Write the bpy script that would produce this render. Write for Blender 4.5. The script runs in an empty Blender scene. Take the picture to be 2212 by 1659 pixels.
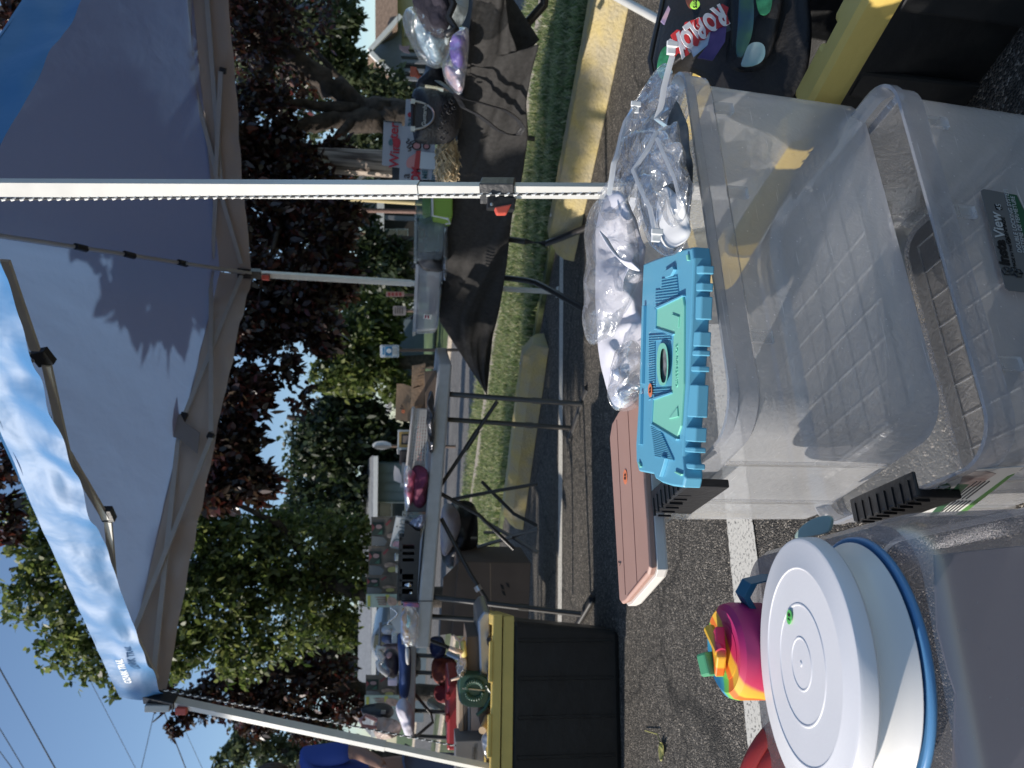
import bpy, math, random
import numpy as np
from mathutils import Vector, Matrix, noise
random.seed(7); RNG = np.random.default_rng(7)
S = bpy.context.scene; C = S.collection

# ------------------------------------------------------------ camera
H = .94; F = 1600.; CX, CY = 1106., 829.5
PITCH = math.atan(216/1600); ROLL = .05
fw = Vector((0, math.cos(PITCH), -math.sin(PITCH))); up0 = Vector((0, math.sin(PITCH), math.cos(PITCH))); rt0 = Vector((1, 0, 0))
rt = rt0*math.cos(ROLL) + up0*math.sin(ROLL); upv = up0*math.cos(ROLL) - rt0*math.sin(ROLL)
cam_d = bpy.data.cameras.new('camera'); cam = bpy.data.objects.new('camera', cam_d); C.objects.link(cam); S.camera = cam
cam_d.sensor_width = 36; cam_d.lens = F/2212*36; cam_d.clip_start = .02; cam_d.clip_end = 600
ax, ay, az = -upv, rt, -fw      # a phone held sideways: picture right is world down
cam.matrix_world = Matrix(((ax.x, ay.x, az.x, 0), (ax.y, ay.y, az.y, 0), (ax.z, ay.z, az.z, H), (0, 0, 0, 1)))
cam_d.dof.use_dof = True; cam_d.dof.focus_distance = 1.1; cam_d.dof.aperture_fstop = 9
# ------------------------------------------------------------ light
SUN_AZ = Vector((-.98, -.20, 0)).normalized(); EL = math.radians(28)
tosun = SUN_AZ*math.cos(EL) + Vector((0, 0, math.sin(EL)))
w = bpy.data.worlds.new("World"); S.world = w; w.use_nodes = True; nt = w.node_tree
sky = nt.nodes.new('ShaderNodeTexSky'); sky.sky_type = 'NISHITA'; sky.sun_disc = False
sky.sun_elevation = EL; sky.sun_rotation = math.atan2(tosun.x, tosun.y); sky.air_density = 1.0; sky.dust_density = .5; sky.ozone_density = 3.0
bg = nt.nodes['Background']; bg.inputs[1].default_value = .13; nt.links.new(sky.outputs[0], bg.inputs[0])
sd = bpy.data.lights.new('sun', 'SUN'); sd.energy = 4.6; sd.angle = math.radians(.6); sd.color = (1, .93, .84)
so = bpy.data.objects.new('sun', sd); C.objects.link(so); so.rotation_euler = tosun.to_track_quat('Z', 'Y').to_euler()
S.view_settings.view_transform = 'Standard'; S.view_settings.look = 'None'; S.view_settings.gamma = 1; S.view_settings.exposure = 0.2
S.cycles.max_bounces = 10; S.cycles.transparent_max_bounces = 24; S.cycles.caustics_reflective = False; S.cycles.caustics_refractive = False

# ------------------------------------------------------------ pixel helpers (photo seen 2212 wide)
O = Vector((0, 0, H))
def ray(X, Y): return fw*F + rt*(CY-Y) + upv*(CX-X)
def G(X, Y, z=0.): r = ray(X, Y); return O + r*((z-H)/r.z)
def W(X, Y, d): r = ray(X, Y); return O + r*(d/r.y)
def VPl(X, Y, a, b):
    n = Vector((b[1]-a[1], a[0]-b[0], 0)); r = ray(X, Y); t = n.dot(Vector((a[0], a[1], 0))-O)/n.dot(r); return O + r*t

def onface(X, Y, pt, nrm): r = ray(X, Y); t_ = nrm.dot(Vector(pt)-O)/nrm.dot(r); return O+r*t_
# ------------------------------------------------------------ materials
MATS = {}
def mat(name, col, rough=.6, metal=0, var=0, vs=8, bump=0, bs=40, spec=.5, trans=0, coat=0, emis=None, col2=None):
    if name in MATS: return MATS[name]
    m = bpy.data.materials.new(name); m.use_nodes = True; n = m.node_tree; b = n.nodes['Principled BSDF']
    b.inputs['Base Color'].default_value = (*col, 1); b.inputs['Roughness'].default_value = rough; b.inputs['Metallic'].default_value = metal
    b.inputs['Specular IOR Level'].default_value = spec; b.inputs['Coat Weight'].default_value = coat
    tc = n.nodes.new('ShaderNodeTexCoord')
    if var or col2:
        t = n.nodes.new('ShaderNodeTexNoise'); t.inputs['Scale'].default_value = vs; t.inputs['Detail'].default_value = 6; n.links.new(tc.outputs['Object'], t.inputs['Vector'])
        r = n.nodes.new('ShaderNodeValToRGB'); r.color_ramp.elements[0].position = .35; r.color_ramp.elements[1].position = .65
        c1 = [c*(1-var) for c in col]; c2 = col2 if col2 else [min(1, c*(1+var)) for c in col]
        r.color_ramp.elements[0].color = (*c1, 1); r.color_ramp.elements[1].color = (*c2, 1)
        n.links.new(t.outputs['Fac'], r.inputs[0]); n.links.new(r.outputs[0], b.inputs['Base Color'])
    if bump:
        t = n.nodes.new('ShaderNodeTexNoise'); t.inputs['Scale'].default_value = bs; t.inputs['Detail'].default_value = 5; n.links.new(tc.outputs['Object'], t.inputs['Vector'])
        bm = n.nodes.new('ShaderNodeBump'); bm.inputs['Strength'].default_value = bump; bm.inputs['Distance'].default_value = .02
        n.links.new(t.outputs['Fac'], bm.inputs['Height']); n.links.new(bm.outputs[0], b.inputs['Normal'])
    if trans:
        tr = n.nodes.new('ShaderNodeBsdfTranslucent'); tr.inputs[0].default_value = (*[min(1, c*1.3) for c in col], 1)
        mx = n.nodes.new('ShaderNodeMixShader'); mx.inputs[0].default_value = trans
        n.links.new(b.outputs[0], mx.inputs[1]); n.links.new(tr.outputs[0], mx.inputs[2]); n.links.new(mx.outputs[0], n.nodes['Material Output'].inputs[0])
    MATS[name] = m; return m
def clear(name, tint=(.95, .96, 1), body=(.8, .82, .86), fac=.3, rough=.25, var=.1, vs=6, bump=0, bs=30, gl=.12, fs=.55):
    """thin see-through plastic: transparent + white scatter + gloss by fresnel"""
    if name in MATS: return MATS[name]
    m = bpy.data.materials.new(name); m.use_nodes = True; n = m.node_tree; n.nodes.remove(n.nodes['Principled BSDF']); L = n.links.new
    tp = n.nodes.new('ShaderNodeBsdfTransparent'); tp.inputs[0].default_value = (*tint, 1)
    df = n.nodes.new('ShaderNodeBsdfDiffuse'); df.inputs[0].default_value = (*body, 1)
    tl = n.nodes.new('ShaderNodeBsdfTranslucent'); tl.inputs[0].default_value = (*body, 1)
    g = n.nodes.new('ShaderNodeBsdfGlossy'); g.inputs['Roughness'].default_value = rough; g.inputs[0].default_value = (1, 1, 1, 1)
    m1 = n.nodes.new('ShaderNodeMixShader'); m1.inputs[0].default_value = .5; L(df.outputs[0], m1.inputs[1]); L(tl.outputs[0], m1.inputs[2])
    m2 = n.nodes.new('ShaderNodeMixShader'); L(tp.outputs[0], m2.inputs[1]); L(m1.outputs[0], m2.inputs[2])
    tc = n.nodes.new('ShaderNodeTexCoord'); t = n.nodes.new('ShaderNodeTexNoise'); t.inputs['Scale'].default_value = vs; t.inputs['Detail'].default_value = 7; L(tc.outputs['Object'], t.inputs[0])
    mr = n.nodes.new('ShaderNodeMapRange'); mr.inputs[1].default_value = .3; mr.inputs[2].default_value = .7; mr.inputs[3].default_value = max(0, fac-var); mr.inputs[4].default_value = fac+var
    L(t.outputs['Fac'], mr.inputs[0])
    mp = n.nodes.new('ShaderNodeMapping'); mp.inputs['Scale'].default_value = (9, 9, 150); mp.inputs['Rotation'].default_value = (.5, .9, .2); L(tc.outputs['Object'], mp.inputs[0])
    ts = n.nodes.new('ShaderNodeTexNoise'); ts.inputs['Scale'].default_value = 1; ts.inputs['Detail'].default_value = 2; L(mp.outputs[0], ts.inputs[0])
    tv = n.nodes.new('ShaderNodeTexVoronoi'); tv.inputs['Scale'].default_value = 70; L(tc.outputs['Object'], tv.inputs['Vector'])
    r1 = n.nodes.new('ShaderNodeMapRange'); r1.inputs[1].default_value = .70; r1.inputs[2].default_value = .76; r1.inputs[4].default_value = .22; L(ts.outputs['Fac'], r1.inputs[0])
    r2 = n.nodes.new('ShaderNodeMapRange'); r2.inputs[1].default_value = .10; r2.inputs[2].default_value = .05; r2.inputs[4].default_value = .25; L(tv.outputs['Distance'], r2.inputs[0])
    a1 = n.nodes.new('ShaderNodeMath'); L(mr.outputs[0], a1.inputs[0]); L(r1.outputs[0], a1.inputs[1]); a2 = n.nodes.new('ShaderNodeMath'); a2.use_clamp = True; L(a1.outputs[0], a2.inputs[0]); L(r2.outputs[0], a2.inputs[1])
    L(a2.outputs[0], m2.inputs[0])
    m3 = n.nodes.new('ShaderNodeMixShader'); fr = n.nodes.new('ShaderNodeFresnel'); fr.inputs[0].default_value = 1.45
    mu = n.nodes.new('ShaderNodeMath'); mu.operation = 'MULTIPLY_ADD'; mu.inputs[1].default_value = fs; mu.inputs[2].default_value = gl*.3; L(fr.outputs[0], mu.inputs[0])
    L(mu.outputs[0], m3.inputs[0]); L(m2.outputs[0], m3.inputs[1]); L(g.outputs[0], m3.inputs[2]); L(m3.outputs[0], n.nodes['Material Output'].inputs[0])
    if bump:
        t2 = n.nodes.new('ShaderNodeTexNoise'); t2.inputs['Scale'].default_value = bs; t2.inputs['Detail'].default_value = 4; t2.inputs['Distortion'].default_value = 1.5; L(tc.outputs['Object'], t2.inputs[0])
        b = n.nodes.new('ShaderNodeBump'); b.inputs['Strength'].default_value = bump; b.inputs['Distance'].default_value = .02; L(t2.outputs['Fac'], b.inputs['Height'])
        for q in (df, tl, g): L(b.outputs[0], q.inputs['Normal'])
        L(b.outputs[0], fr.inputs['Normal'])
    MATS[name] = m; return m

# ------------------------------------------------------------ mesh building
class MB:
    def __init__(s): s.v = []; s.f = []
    def add(s, vs, fs):
        k = len(s.v); s.v += [tuple(v) for v in vs]; s.f += [tuple(k+i for i in f) for f in fs]; return s
    def box(s, c, size, R=None):
        hx, hy, hz = [q/2 for q in size]; c = Vector(c)
        p = [Vector((x, y, z)) for z in (-hz, hz) for y in (-hy, hy) for x in (-hx, hx)]
        if R is not None: p = [R @ q for q in p]
        return s.add([c+q for q in p], [(0, 2, 3, 1), (4, 5, 7, 6), (0, 1, 5, 4), (2, 6, 7, 3), (0, 4, 6, 2), (1, 3, 7, 5)])
    def loft(s, rings, cap0=True, cap1=True, closed=True):
        n = len(rings[0]); k = len(s.v)
        for r in rings: s.v += [tuple(p) for p in r]
        for i in range(len(rings)-1):
            for j in range(n if closed else n-1):
                a = k+i*n+j; b = k+i*n+(j+1) % n; s.f.append((a, b, b+n, a+n))
        if cap0: s.f.append(tuple(k+j for j in reversed(range(n))))
        if cap1: s.f.append(tuple(k+(len(rings)-1)*n+j for j in range(n)))
        return s
    def tube(s, pts, r, n=8, sq=False, cap=True, rot=0):
        pts = [Vector(p) for p in pts]; rs = r if isinstance(r, (list, tuple)) else [r]*len(pts); rings = []
        if sq: n = 4
        for i, p in enumerate(pts):
            t = (pts[min(i+1, len(pts)-1)]-pts[max(i-1, 0)]).normalized()
            u = t.cross(Vector((0, 0, 1)) if abs(t.z) < .9 else Vector((0, 1, 0))).normalized(); v = t.cross(u)
            o = math.pi/4+rot if sq else 0; q = rs[i]*(1.414 if sq else 1)
            rings.append([p+u*q*math.cos(2*math.pi*j/n+o)+v*q*math.sin(2*math.pi*j/n+o) for j in range(n)])
        return s.loft(rings, cap, cap)
    def prism(s, poly, vec):
        vec = Vector(vec); a = [Vector(p) for p in poly]; b = [p+vec for p in a]; n = len(a)
        return s.add(a+b, [tuple(reversed(range(n))), tuple(range(n, 2*n))]+[(i, (i+1) % n, (i+1) % n+n, i+n) for i in range(n)])
    def grid(s, fn, nu, nv):
        return s.add([fn(i/nu, j/nv) for j in range(nv+1) for i in range(nu+1)], [(j*(nu+1)+i, j*(nu+1)+i+1, (j+1)*(nu+1)+i+1, (j+1)*(nu+1)+i) for j in range(nv) for i in range(nu)])
    def lathe(s, c, prof, n=40, R=None):
        c = Vector(c); rings = []
        for r, z in prof:
            q = [Vector((r*math.cos(2*math.pi*j/n), r*math.sin(2*math.pi*j/n), z)) for j in range(n)]
            rings.append([c+(R @ p if R is not None else p) for p in q])
        return s.loft(rings, prof[0][0] > 1e-4, prof[-1][0] > 1e-4)
LOC = {}
def tag(o, label=None, cat=None, group=None, kind=None):
    if label: o['label'] = label
    if cat: o['category'] = cat
    if group: o['group'] = group
    if kind: o['kind'] = kind
    return o
def thing(name, label, cat, loc=(0, 0, 0), group=None):
    o = bpy.data.objects.new(name, None); C.objects.link(o); o.location = loc; o.empty_display_size = .05; LOC[o.name] = Vector(loc)
    return tag(o, label, cat, group)
def obj(name, mb, m, parent=None, smooth=False, bevel=0, auto=True, solid=0):
    v = np.array(mb.v, float)
    org = LOC[parent.name] if parent else Vector((v[:, 0].mean(), v[:, 1].mean(), v[:, 2].min()))
    v -= np.array(org)
    me = bpy.data.meshes.new(name); me.from_pydata(v.tolist(), [], mb.f); me.materials.append(m); me.update()
    o = bpy.data.objects.new(name, me); C.objects.link(o)
    if parent: o.parent = parent
    else: o.location = org
    LOC[o.name] = org
    if smooth: me.shade_smooth()
    if smooth == 'auto': me.set_sharp_from_angle(angle=math.radians(35))
    if solid: q = o.modifiers.new('s', 'SOLIDIFY'); q.thickness = solid; q.offset = 0
    if bevel: q = o.modifiers.new('b', 'BEVEL'); q.width = bevel; q.segments = 2; q.limit_method = 'ANGLE'
    return o
def text(name, s, m, parent, org, right, up, size, depth=.0006, sx=1, bold=0, center=True):
    cu = bpy.data.curves.new('t', 'FONT'); cu.body = s; cu.size = size; cu.extrude = depth; cu.offset = bold
    if center: cu.align_x = 'CENTER'; cu.align_y = 'CENTER'
    t = bpy.data.objects.new('t', cu); C.objects.link(t); dg = bpy.context.evaluated_depsgraph_get(); dg.update()
    me = bpy.data.meshes.new_from_object(t.evaluated_get(dg)); bpy.data.objects.remove(t); bpy.data.curves.remove(cu)
    r = Vector(right).normalized(); u = Vector(up); u = (u-r*u.dot(r)).normalized(); nn = r.cross(u)
    base = LOC[parent.name] if parent else Vector((0, 0, 0))
    for v in me.vertices: v.co = Vector(org)+r*v.co.x*sx+u*v.co.y+nn*v.co.z - base
    me.materials.clear(); me.materials.append(m); me.update()
    o = bpy.data.objects.new(name, me); C.objects.link(o); o.parent = parent; LOC[o.name] = base; return o
def smoothpoly(px, n=48, k=2):
    p = [tuple(map(float, q)) for q in px]
    for _ in range(k):     # chaikin
        q = []
        for i in range(len(p)):
            a = p[i]; b = p[(i+1) % len(p)]
            q.append(tuple(.75*a[j]+.25*b[j] for j in range(len(a)))); q.append(tuple(.25*a[j]+.75*b[j] for j in range(len(a))))
        p = q
    L = [0]
    for i in range(len(p)): L.append(L[-1]+math.dist(p[i][:2], p[(i+1) % len(p)][:2]))
    out = []; i = 0
    for j in range(n):
        t = L[-1]*j/n
        while L[i+1] < t: i += 1
        u = (t-L[i])/max(1e-9, L[i+1]-L[i]); a = p[i]; b = p[(i+1) % len(p)]; out.append(tuple(a[q]*(1-u)+b[q]*u for q in range(len(a))))
    return out
def pillow(px, d, th, fold=.0, fs=12, n=56, k=2, rings=12, seed=0, flat=.5):
    """soft body with a silhouette through px (points may carry their own depth as third value)"""
    if len(px[0]) == 2: px = [(*q, d) for q in px]
    p = smoothpoly(px, n, k); c = [sum(q[i] for q in p)/len(p) for i in range(3)]; mb = MB(); fr = []; bk = []
    for i in range(rings+1):
        s = 1-i/(rings+.0); s = max(s, .02); pr = (1-s**2)**flat; rf = []; rb = []
        for q in p:
            X, Y, dd = [c[j]+s*(q[j]-c[j]) for j in range(3)]
            w0 = W(X, Y, dd); nz = noise.noise(Vector((w0.x*fs+seed, w0.y*fs*.3, w0.z*fs)))+.5*noise.noise(Vector((w0.x*fs*2.3+seed, 3, w0.z*fs*2.1)))
            ed = min(1, (1-s)*4+.15); e = w0+Vector((nz*.4, 0, noise.noise(Vector((seed+9, w0.x*fs, w0.z*fs)))*.4))*fold*ed
            rf.append(e-Vector((0, th*pr+nz*fold*ed, 0))); rb.append(e+Vector((0, th*pr, 0)))
        fr.append(rf); bk.append(rb)
    return mb.loft(list(reversed(bk))+fr, True, True)
def pex(px, d, t, lean=0):
    """solid with a flat front through px at depth d, t metres deep"""
    return MB().prism([W(q[0], q[1], q[2] if len(q) > 2 else d) for q in px], (lean, t, 0))
def slab(px, z, th):
    return MB().prism([G(X, Y, z) for X, Y in px], (0, 0, -th))
def rrect(w_, d_, r, n=6):
    out = []
    for cx, cy, a0 in ((w_/2-r, d_/2-r, 0), (-w_/2+r, d_/2-r, 90), (-w_/2+r, -d_/2+r, 180), (w_/2-r, -d_/2+r, 270)):
        for i in range(n+1):
            a = math.radians(a0+90*i/n); out.append((cx+r*math.cos(a), cy+r*math.sin(a)))
    return out
def rloft(mb, c, ang, levels, cap0=True, cap1=False, n=6, sk=0):
    """levels: (w, d, r, z)"""
    ca, sa = math.cos(ang), math.sin(ang); cb, sb = math.cos(ang+math.pi/2+sk), math.sin(ang+math.pi/2+sk); rings = []
    for w_, d_, r, z in levels: rings.append([Vector((c[0]+x*ca+y*cb, c[1]+x*sa+y*sb, z)) for x, y in rrect(w_, d_, r, n)])
    return mb.loft(rings, cap0, cap1)

# ============================================================ SETTING
sdir = Vector((-.75, .66, 0)).normalized(); ndir = Vector((.66, .75, 0)).normalized()
def strip(name, a, b, z, m, lo=-60, hi=70):
    mb = MB().prism([sdir*lo+ndir*a+Vector((0, 0, z)), sdir*hi+ndir*a+Vector((0, 0, z)), sdir*hi+ndir*b+Vector((0, 0, z)), sdir*lo+ndir*b+Vector((0, 0, z))], (0, 0, -.3))
    o = obj(name, mb, m); return tag(o, kind='structure')
def asphalt(name, dark, light, sc, spk):
    m = bpy.data.materials.new(name); m.use_nodes = True; n = m.node_tree; L = n.links.new; b = n.nodes['Principled BSDF']; b.inputs['Roughness'].default_value = .85
    tc = n.nodes.new('ShaderNodeTexCoord'); v = n.nodes.new('ShaderNodeTexVoronoi'); v.inputs['Scale'].default_value = sc; L(tc.outputs['Object'], v.inputs['Vector'])
    r = n.nodes.new('ShaderNodeValToRGB'); e = r.color_ramp.elements; e[0].color = (*dark, 1); e[1].color = (*light, 1); e[0].position = .15; e[1].position = .85
    x = e.new(.93); x.color = (*spk, 1)
    sp = n.nodes.new('ShaderNodeSeparateColor'); L(v.outputs['Color'], sp.inputs[0]); L(sp.outputs[0], r.inputs[0])
    t = n.nodes.new('ShaderNodeTexNoise'); t.inputs['Scale'].default_value = 1.3; t.inputs['Detail'].default_value = 6; L(tc.outputs['Object'], t.inputs[0])
    mr = n.nodes.new('ShaderNodeMapRange'); mr.inputs[3].default_value = .7; mr.inputs[4].default_value = 1.3; L(t.outputs['Fac'], mr.inputs[0])
    vc = n.nodes.new('ShaderNodeTexVoronoi'); vc.feature = 'DISTANCE_TO_EDGE'; vc.inputs['Scale'].default_value = .8; nz = n.nodes.new('ShaderNodeTexNoise'); nz.inputs['Scale'].default_value = 3; nz.inputs['Detail'].default_value = 6; L(tc.outputs['Object'], nz.inputs[0])
    va_ = n.nodes.new('ShaderNodeVectorMath'); va_.operation = 'MULTIPLY_ADD'; L(nz.outputs['Color'], va_.inputs[0]); va_.inputs[1].default_value = (.5, .5, 0); L(tc.outputs['Object'], va_.inputs[2]); L(va_.outputs[0], vc.inputs['Vector'])
    cr = n.nodes.new('ShaderNodeMapRange'); cr.inputs[1].default_value = 0; cr.inputs[2].default_value = .012; cr.inputs[3].default_value = .35; cr.inputs[4].default_value = 1; L(vc.outputs[0], cr.inputs[0])
    t3 = n.nodes.new('ShaderNodeTexNoise'); t3.inputs['Scale'].default_value = 45; t3.inputs['Detail'].default_value = 3; L(tc.outputs['Object'], t3.inputs[0]); m5 = n.nodes.new('ShaderNodeMapRange'); m5.inputs[1].default_value = .3; m5.inputs[2].default_value = .7; m5.inputs[3].default_value = .6; m5.inputs[4].default_value = 1.35; L(t3.outputs['Fac'], m5.inputs[0])
    q1 = n.nodes.new('ShaderNodeMath'); q1.operation = 'MULTIPLY'; L(mr.outputs[0], q1.inputs[0]); L(cr.outputs[0], q1.inputs[1]); q2 = n.nodes.new('ShaderNodeMath'); q2.operation = 'MULTIPLY'; L(q1.outputs[0], q2.inputs[0]); L(m5.outputs[0], q2.inputs[1])
    mx = n.nodes.new('ShaderNodeVectorMath'); mx.operation = 'SCALE'; L(r.outputs[0], mx.inputs[0]); L(q2.outputs[0], mx.inputs['Scale']); L(mx.outputs[0], b.inputs['Base Color'])
    bm = n.nodes.new('ShaderNodeBump'); bm.inputs['Strength'].default_value = 1; bm.inputs['Distance'].default_value = .006; bm.invert = True; L(v.outputs['Distance'], bm.inputs['Height']); L(bm.outputs[0], b.inputs['Normal'])
    return m
m_asph = asphalt('asphalt', (.038, .034, .029), (.125, .11, .092), 230, (.34, .30, .25))
m_road = asphalt('road_asphalt', (.10, .095, .09), (.18, .17, .16), 60, (.25, .24, .22))
m_soil = mat('soil', (.09, .11, .045), .9, var=.5, vs=6, bump=.6, bs=30)
m_lawn = mat('lawn', (.07, .11, .03), .9, var=.45, vs=3, bump=.5, bs=25)
m_conc = mat('concrete', (.42, .36, .29), .85, var=.2, vs=12, bump=.3, bs=60)
g = MB().add([(-150, -150, -.02), (150, -150, -.02), (150, 300, -.02), (-150, 300, -.02)], [(0, 1, 2, 3)])
tag(obj('ground', g, m_lawn), kind='structure')
strip('parking_lot', -60, 4.42, 0, m_asph, -60, 70)
strip('grass_verge', 4.42, 6.2, .035, m_soil)
strip('kerb', 6.22, 6.58, .07, m_conc)
strip('gutter_grass', 6.6, 7.9, .01, m_soil)
strip('road', 7.92, 14.6, .0, m_road)
strip('far_kerb', 14.62, 14.95, .09, m_conc)
strip('far_lawn', 14.97, 60, .03, m_lawn)
# worn white parking lines
def paint_mat():
    m = bpy.data.materials.new('road_paint'); m.use_nodes = True; n = m.node_tree; L = n.links.new; b = n.nodes['Principled BSDF']; b.inputs['Roughness'].default_value = .8
    tc = n.nodes.new('ShaderNodeTexCoord'); t = n.nodes.new('ShaderNodeTexNoise'); t.inputs['Scale'].default_value = 95; t.inputs['Detail'].default_value = 8; t.inputs['Roughness'].default_value = .7; L(tc.outputs['Object'], t.inputs[0])
    r = n.nodes.new('ShaderNodeValToRGB'); r.color_ramp.elements[0].position = .38; r.color_ramp.elements[1].position = .47; r.color_ramp.elements[0].color = (.07, .065, .06, 1); r.color_ramp.elements[1].color = (.66, .63, .56, 1)
    L(t.outputs['Fac'], r.inputs[0]); L(r.outputs[0], b.inputs['Base Color']); return m
m_paint = paint_mat()
def pline(px):
    P = [G(X, Y, .004) for X, Y in px]
    def f(u, v):
        a = P[0].lerp(P[1], u); b = P[3].lerp(P[2], u); k = .006*noise.noise(Vector((u*60, v*9, 1)))
        return a.lerp(b, v)+Vector((0, k, 0))
    return tag(obj('painted_line', MB().grid(f, 90, 1), m_paint, ), kind='structure')
pline([(1209, 520), (1203, 1700), (1212, 1700), (1217, 520)])
pline([(1530, 700), (1625, 1720), (1702, 1720), (1571, 700)])

# wheel stops
m_yel = mat('yellow_paint', (.54, .42, .16), .8, col2=(.42, .36, .24), vs=7, bump=.5, bs=60)
def stop(a, b, label):
    a = Vector((a.x, a.y, 0)); b = Vector((b.x, b.y, 0)); e = (b-a).normalized(); n = Vector((-e.y, e.x, 0)); n = n if n.dot(ndir) > 0 else -n
    prof = [(0, 0), (.02, .10), (.07, .165), (.19, .165), (.24, .10), (.26, 0)]
    rings = [[a+n*x+Vector((0, 0, z*.6)) for x, z in prof]]
    L = (b-a).length; N = 24
    for i in range(N+1):
        t = .10+(L-.2)*i/N; rings.append([a+e*t+n*(x+.004*noise.noise(Vector((i*.7, x*9, z))))+Vector((0, 0, z+(.004*noise.noise(Vector((i*.9, x*7, 5))) if z else 0))) for x, z in prof])
    rings.append([b+n*x+Vector((0, 0, z*.6)) for x, z in prof])
    t = thing('wheel_stop', label, 'wheel stop', a.lerp(b, .5), 'yellow concrete wheel stops along the grass')
    obj('concrete_block', MB().loft(rings), m_yel, t, bevel=.006)
    for s in (.12, .88): obj('anchor_pin', MB().tube([a.lerp(b, s)+n*.13+Vector((0, 0, .13)), a.lerp(b, s)+n*.13+Vector((0, 0, .172))], .012), MAT_steel, t)
MAT_steel = mat('steel', (.5, .5, .5), .35, 1)
s1a = G(1358, 20); s1b = G(1240, 566); stop(s1a+(s1a-s1b)*.35, s1b, 'long yellow wheel stop running off the picture beside the black-clothed table')
s2a = G(1186, 752); s2b = G(1140, 1075); stop(s2a, s2b+(s2b-s2a)*.25, 'yellow wheel stop in shade between the two tables')

# grass
def blades(name, rects, n, h, m, label=None):
    """rects: list (s0,s1,a,b,z)"""
    tot = sum((r[1]-r[0])*(r[3]-r[2]) for r in rects); V = []; Fc = []; k = 0
    for s0, s1, a, b, z in rects:
        q = int(n*(s1-s0)*(b-a)/tot); s = RNG.uniform(s0, s1, q); t = RNG.uniform(a, b, q)
        base = np.outer(s, np.array(sdir))+np.outer(t, np.array(ndir)); base[:, 2] = z
        an = RNG.uniform(0, 2*np.pi, q); hh = h*RNG.uniform(.5, 1.3, q)*(.75+.5*np.sin(s*3+t*5)**2); wd = .004+RNG.uniform(0, .004, q)
        dx = np.stack([np.cos(an)*wd, np.sin(an)*wd, 0*an], 1); ln = np.stack([RNG.normal(0, .45, q)*hh, RNG.normal(0, .45, q)*hh, hh], 1)
        mid = base+ln*np.array([.3, .3, .6])
        pts = np.stack([base-dx, base+dx, mid+dx*.8, mid-dx*.8, base+ln], 1).reshape(-1, 3); V.append(pts)
        i = np.arange(q)*5+k; Fc += [(x, x+1, x+2, x+3) for x in i]+[(x+3, x+2, x+4) for x in i]; k += q*5
    me = bpy.data.meshes.new(name); me.from_pydata(np.concatenate(V).tolist(), [], Fc); me.materials.append(m); o = bpy.data.objects.new(name, me); C.objects.link(o)
    return tag(o, label, 'grass', kind='stuff')
def leafmat(name, cols, trans=.45, rough=.45):
    m = bpy.data.materials.new(name); m.use_nodes = True; n = m.node_tree; L = n.links.new; b = n.nodes['Principled BSDF']; b.inputs['Roughness'].default_value = rough; b.inputs['Specular IOR Level'].default_value = .6
    g = n.nodes.new('ShaderNodeNewGeometry'); r = n.nodes.new('ShaderNodeValToRGB'); e = r.color_ramp.elements
    e[0].color = (*cols[0], 1); e[1].color = (*cols[-1], 1)
    for i, c in enumerate(cols[1:-1]): x = e.new((i+1)/(len(cols)-1)); x.color = (*c, 1)
    L(g.outputs['Random Per Island'], r.inputs[0]); L(r.outputs[0], b.inputs['Base Color'])
    tr = n.nodes.new('ShaderNodeBsdfTranslucent'); hs = n.nodes.new('ShaderNodeHueSaturation'); hs.inputs['Value'].default_value = 1.7; L(r.outputs[0], hs.inputs['Color']); L(hs.outputs[0], tr.inputs[0])
    mx = n.nodes.new('ShaderNodeMixShader'); mx.inputs[0].default_value = trans; L(b.outputs[0], mx.inputs[1]); L(tr.outputs[0], mx.inputs[2]); L(mx.outputs[0], n.nodes['Material Output'].inputs[0]); return m
m_grass = leafmat('grass_blades', [(.08, .13, .04), (.16, .21, .08), (.27, .29, .14), (.40, .37, .24)], .5)
blades('verge_grass', [(-2.5, 8, 4.5, 6.2, .03)], 62000, .075, m_grass, 'short green grass growing between wheel stops and kerb')
blades('gutter_weeds', [(-2, 11, 6.62, 7.85, 0)], 16000, .08, m_grass, 'scrubby grass between the kerb and the road')

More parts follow.
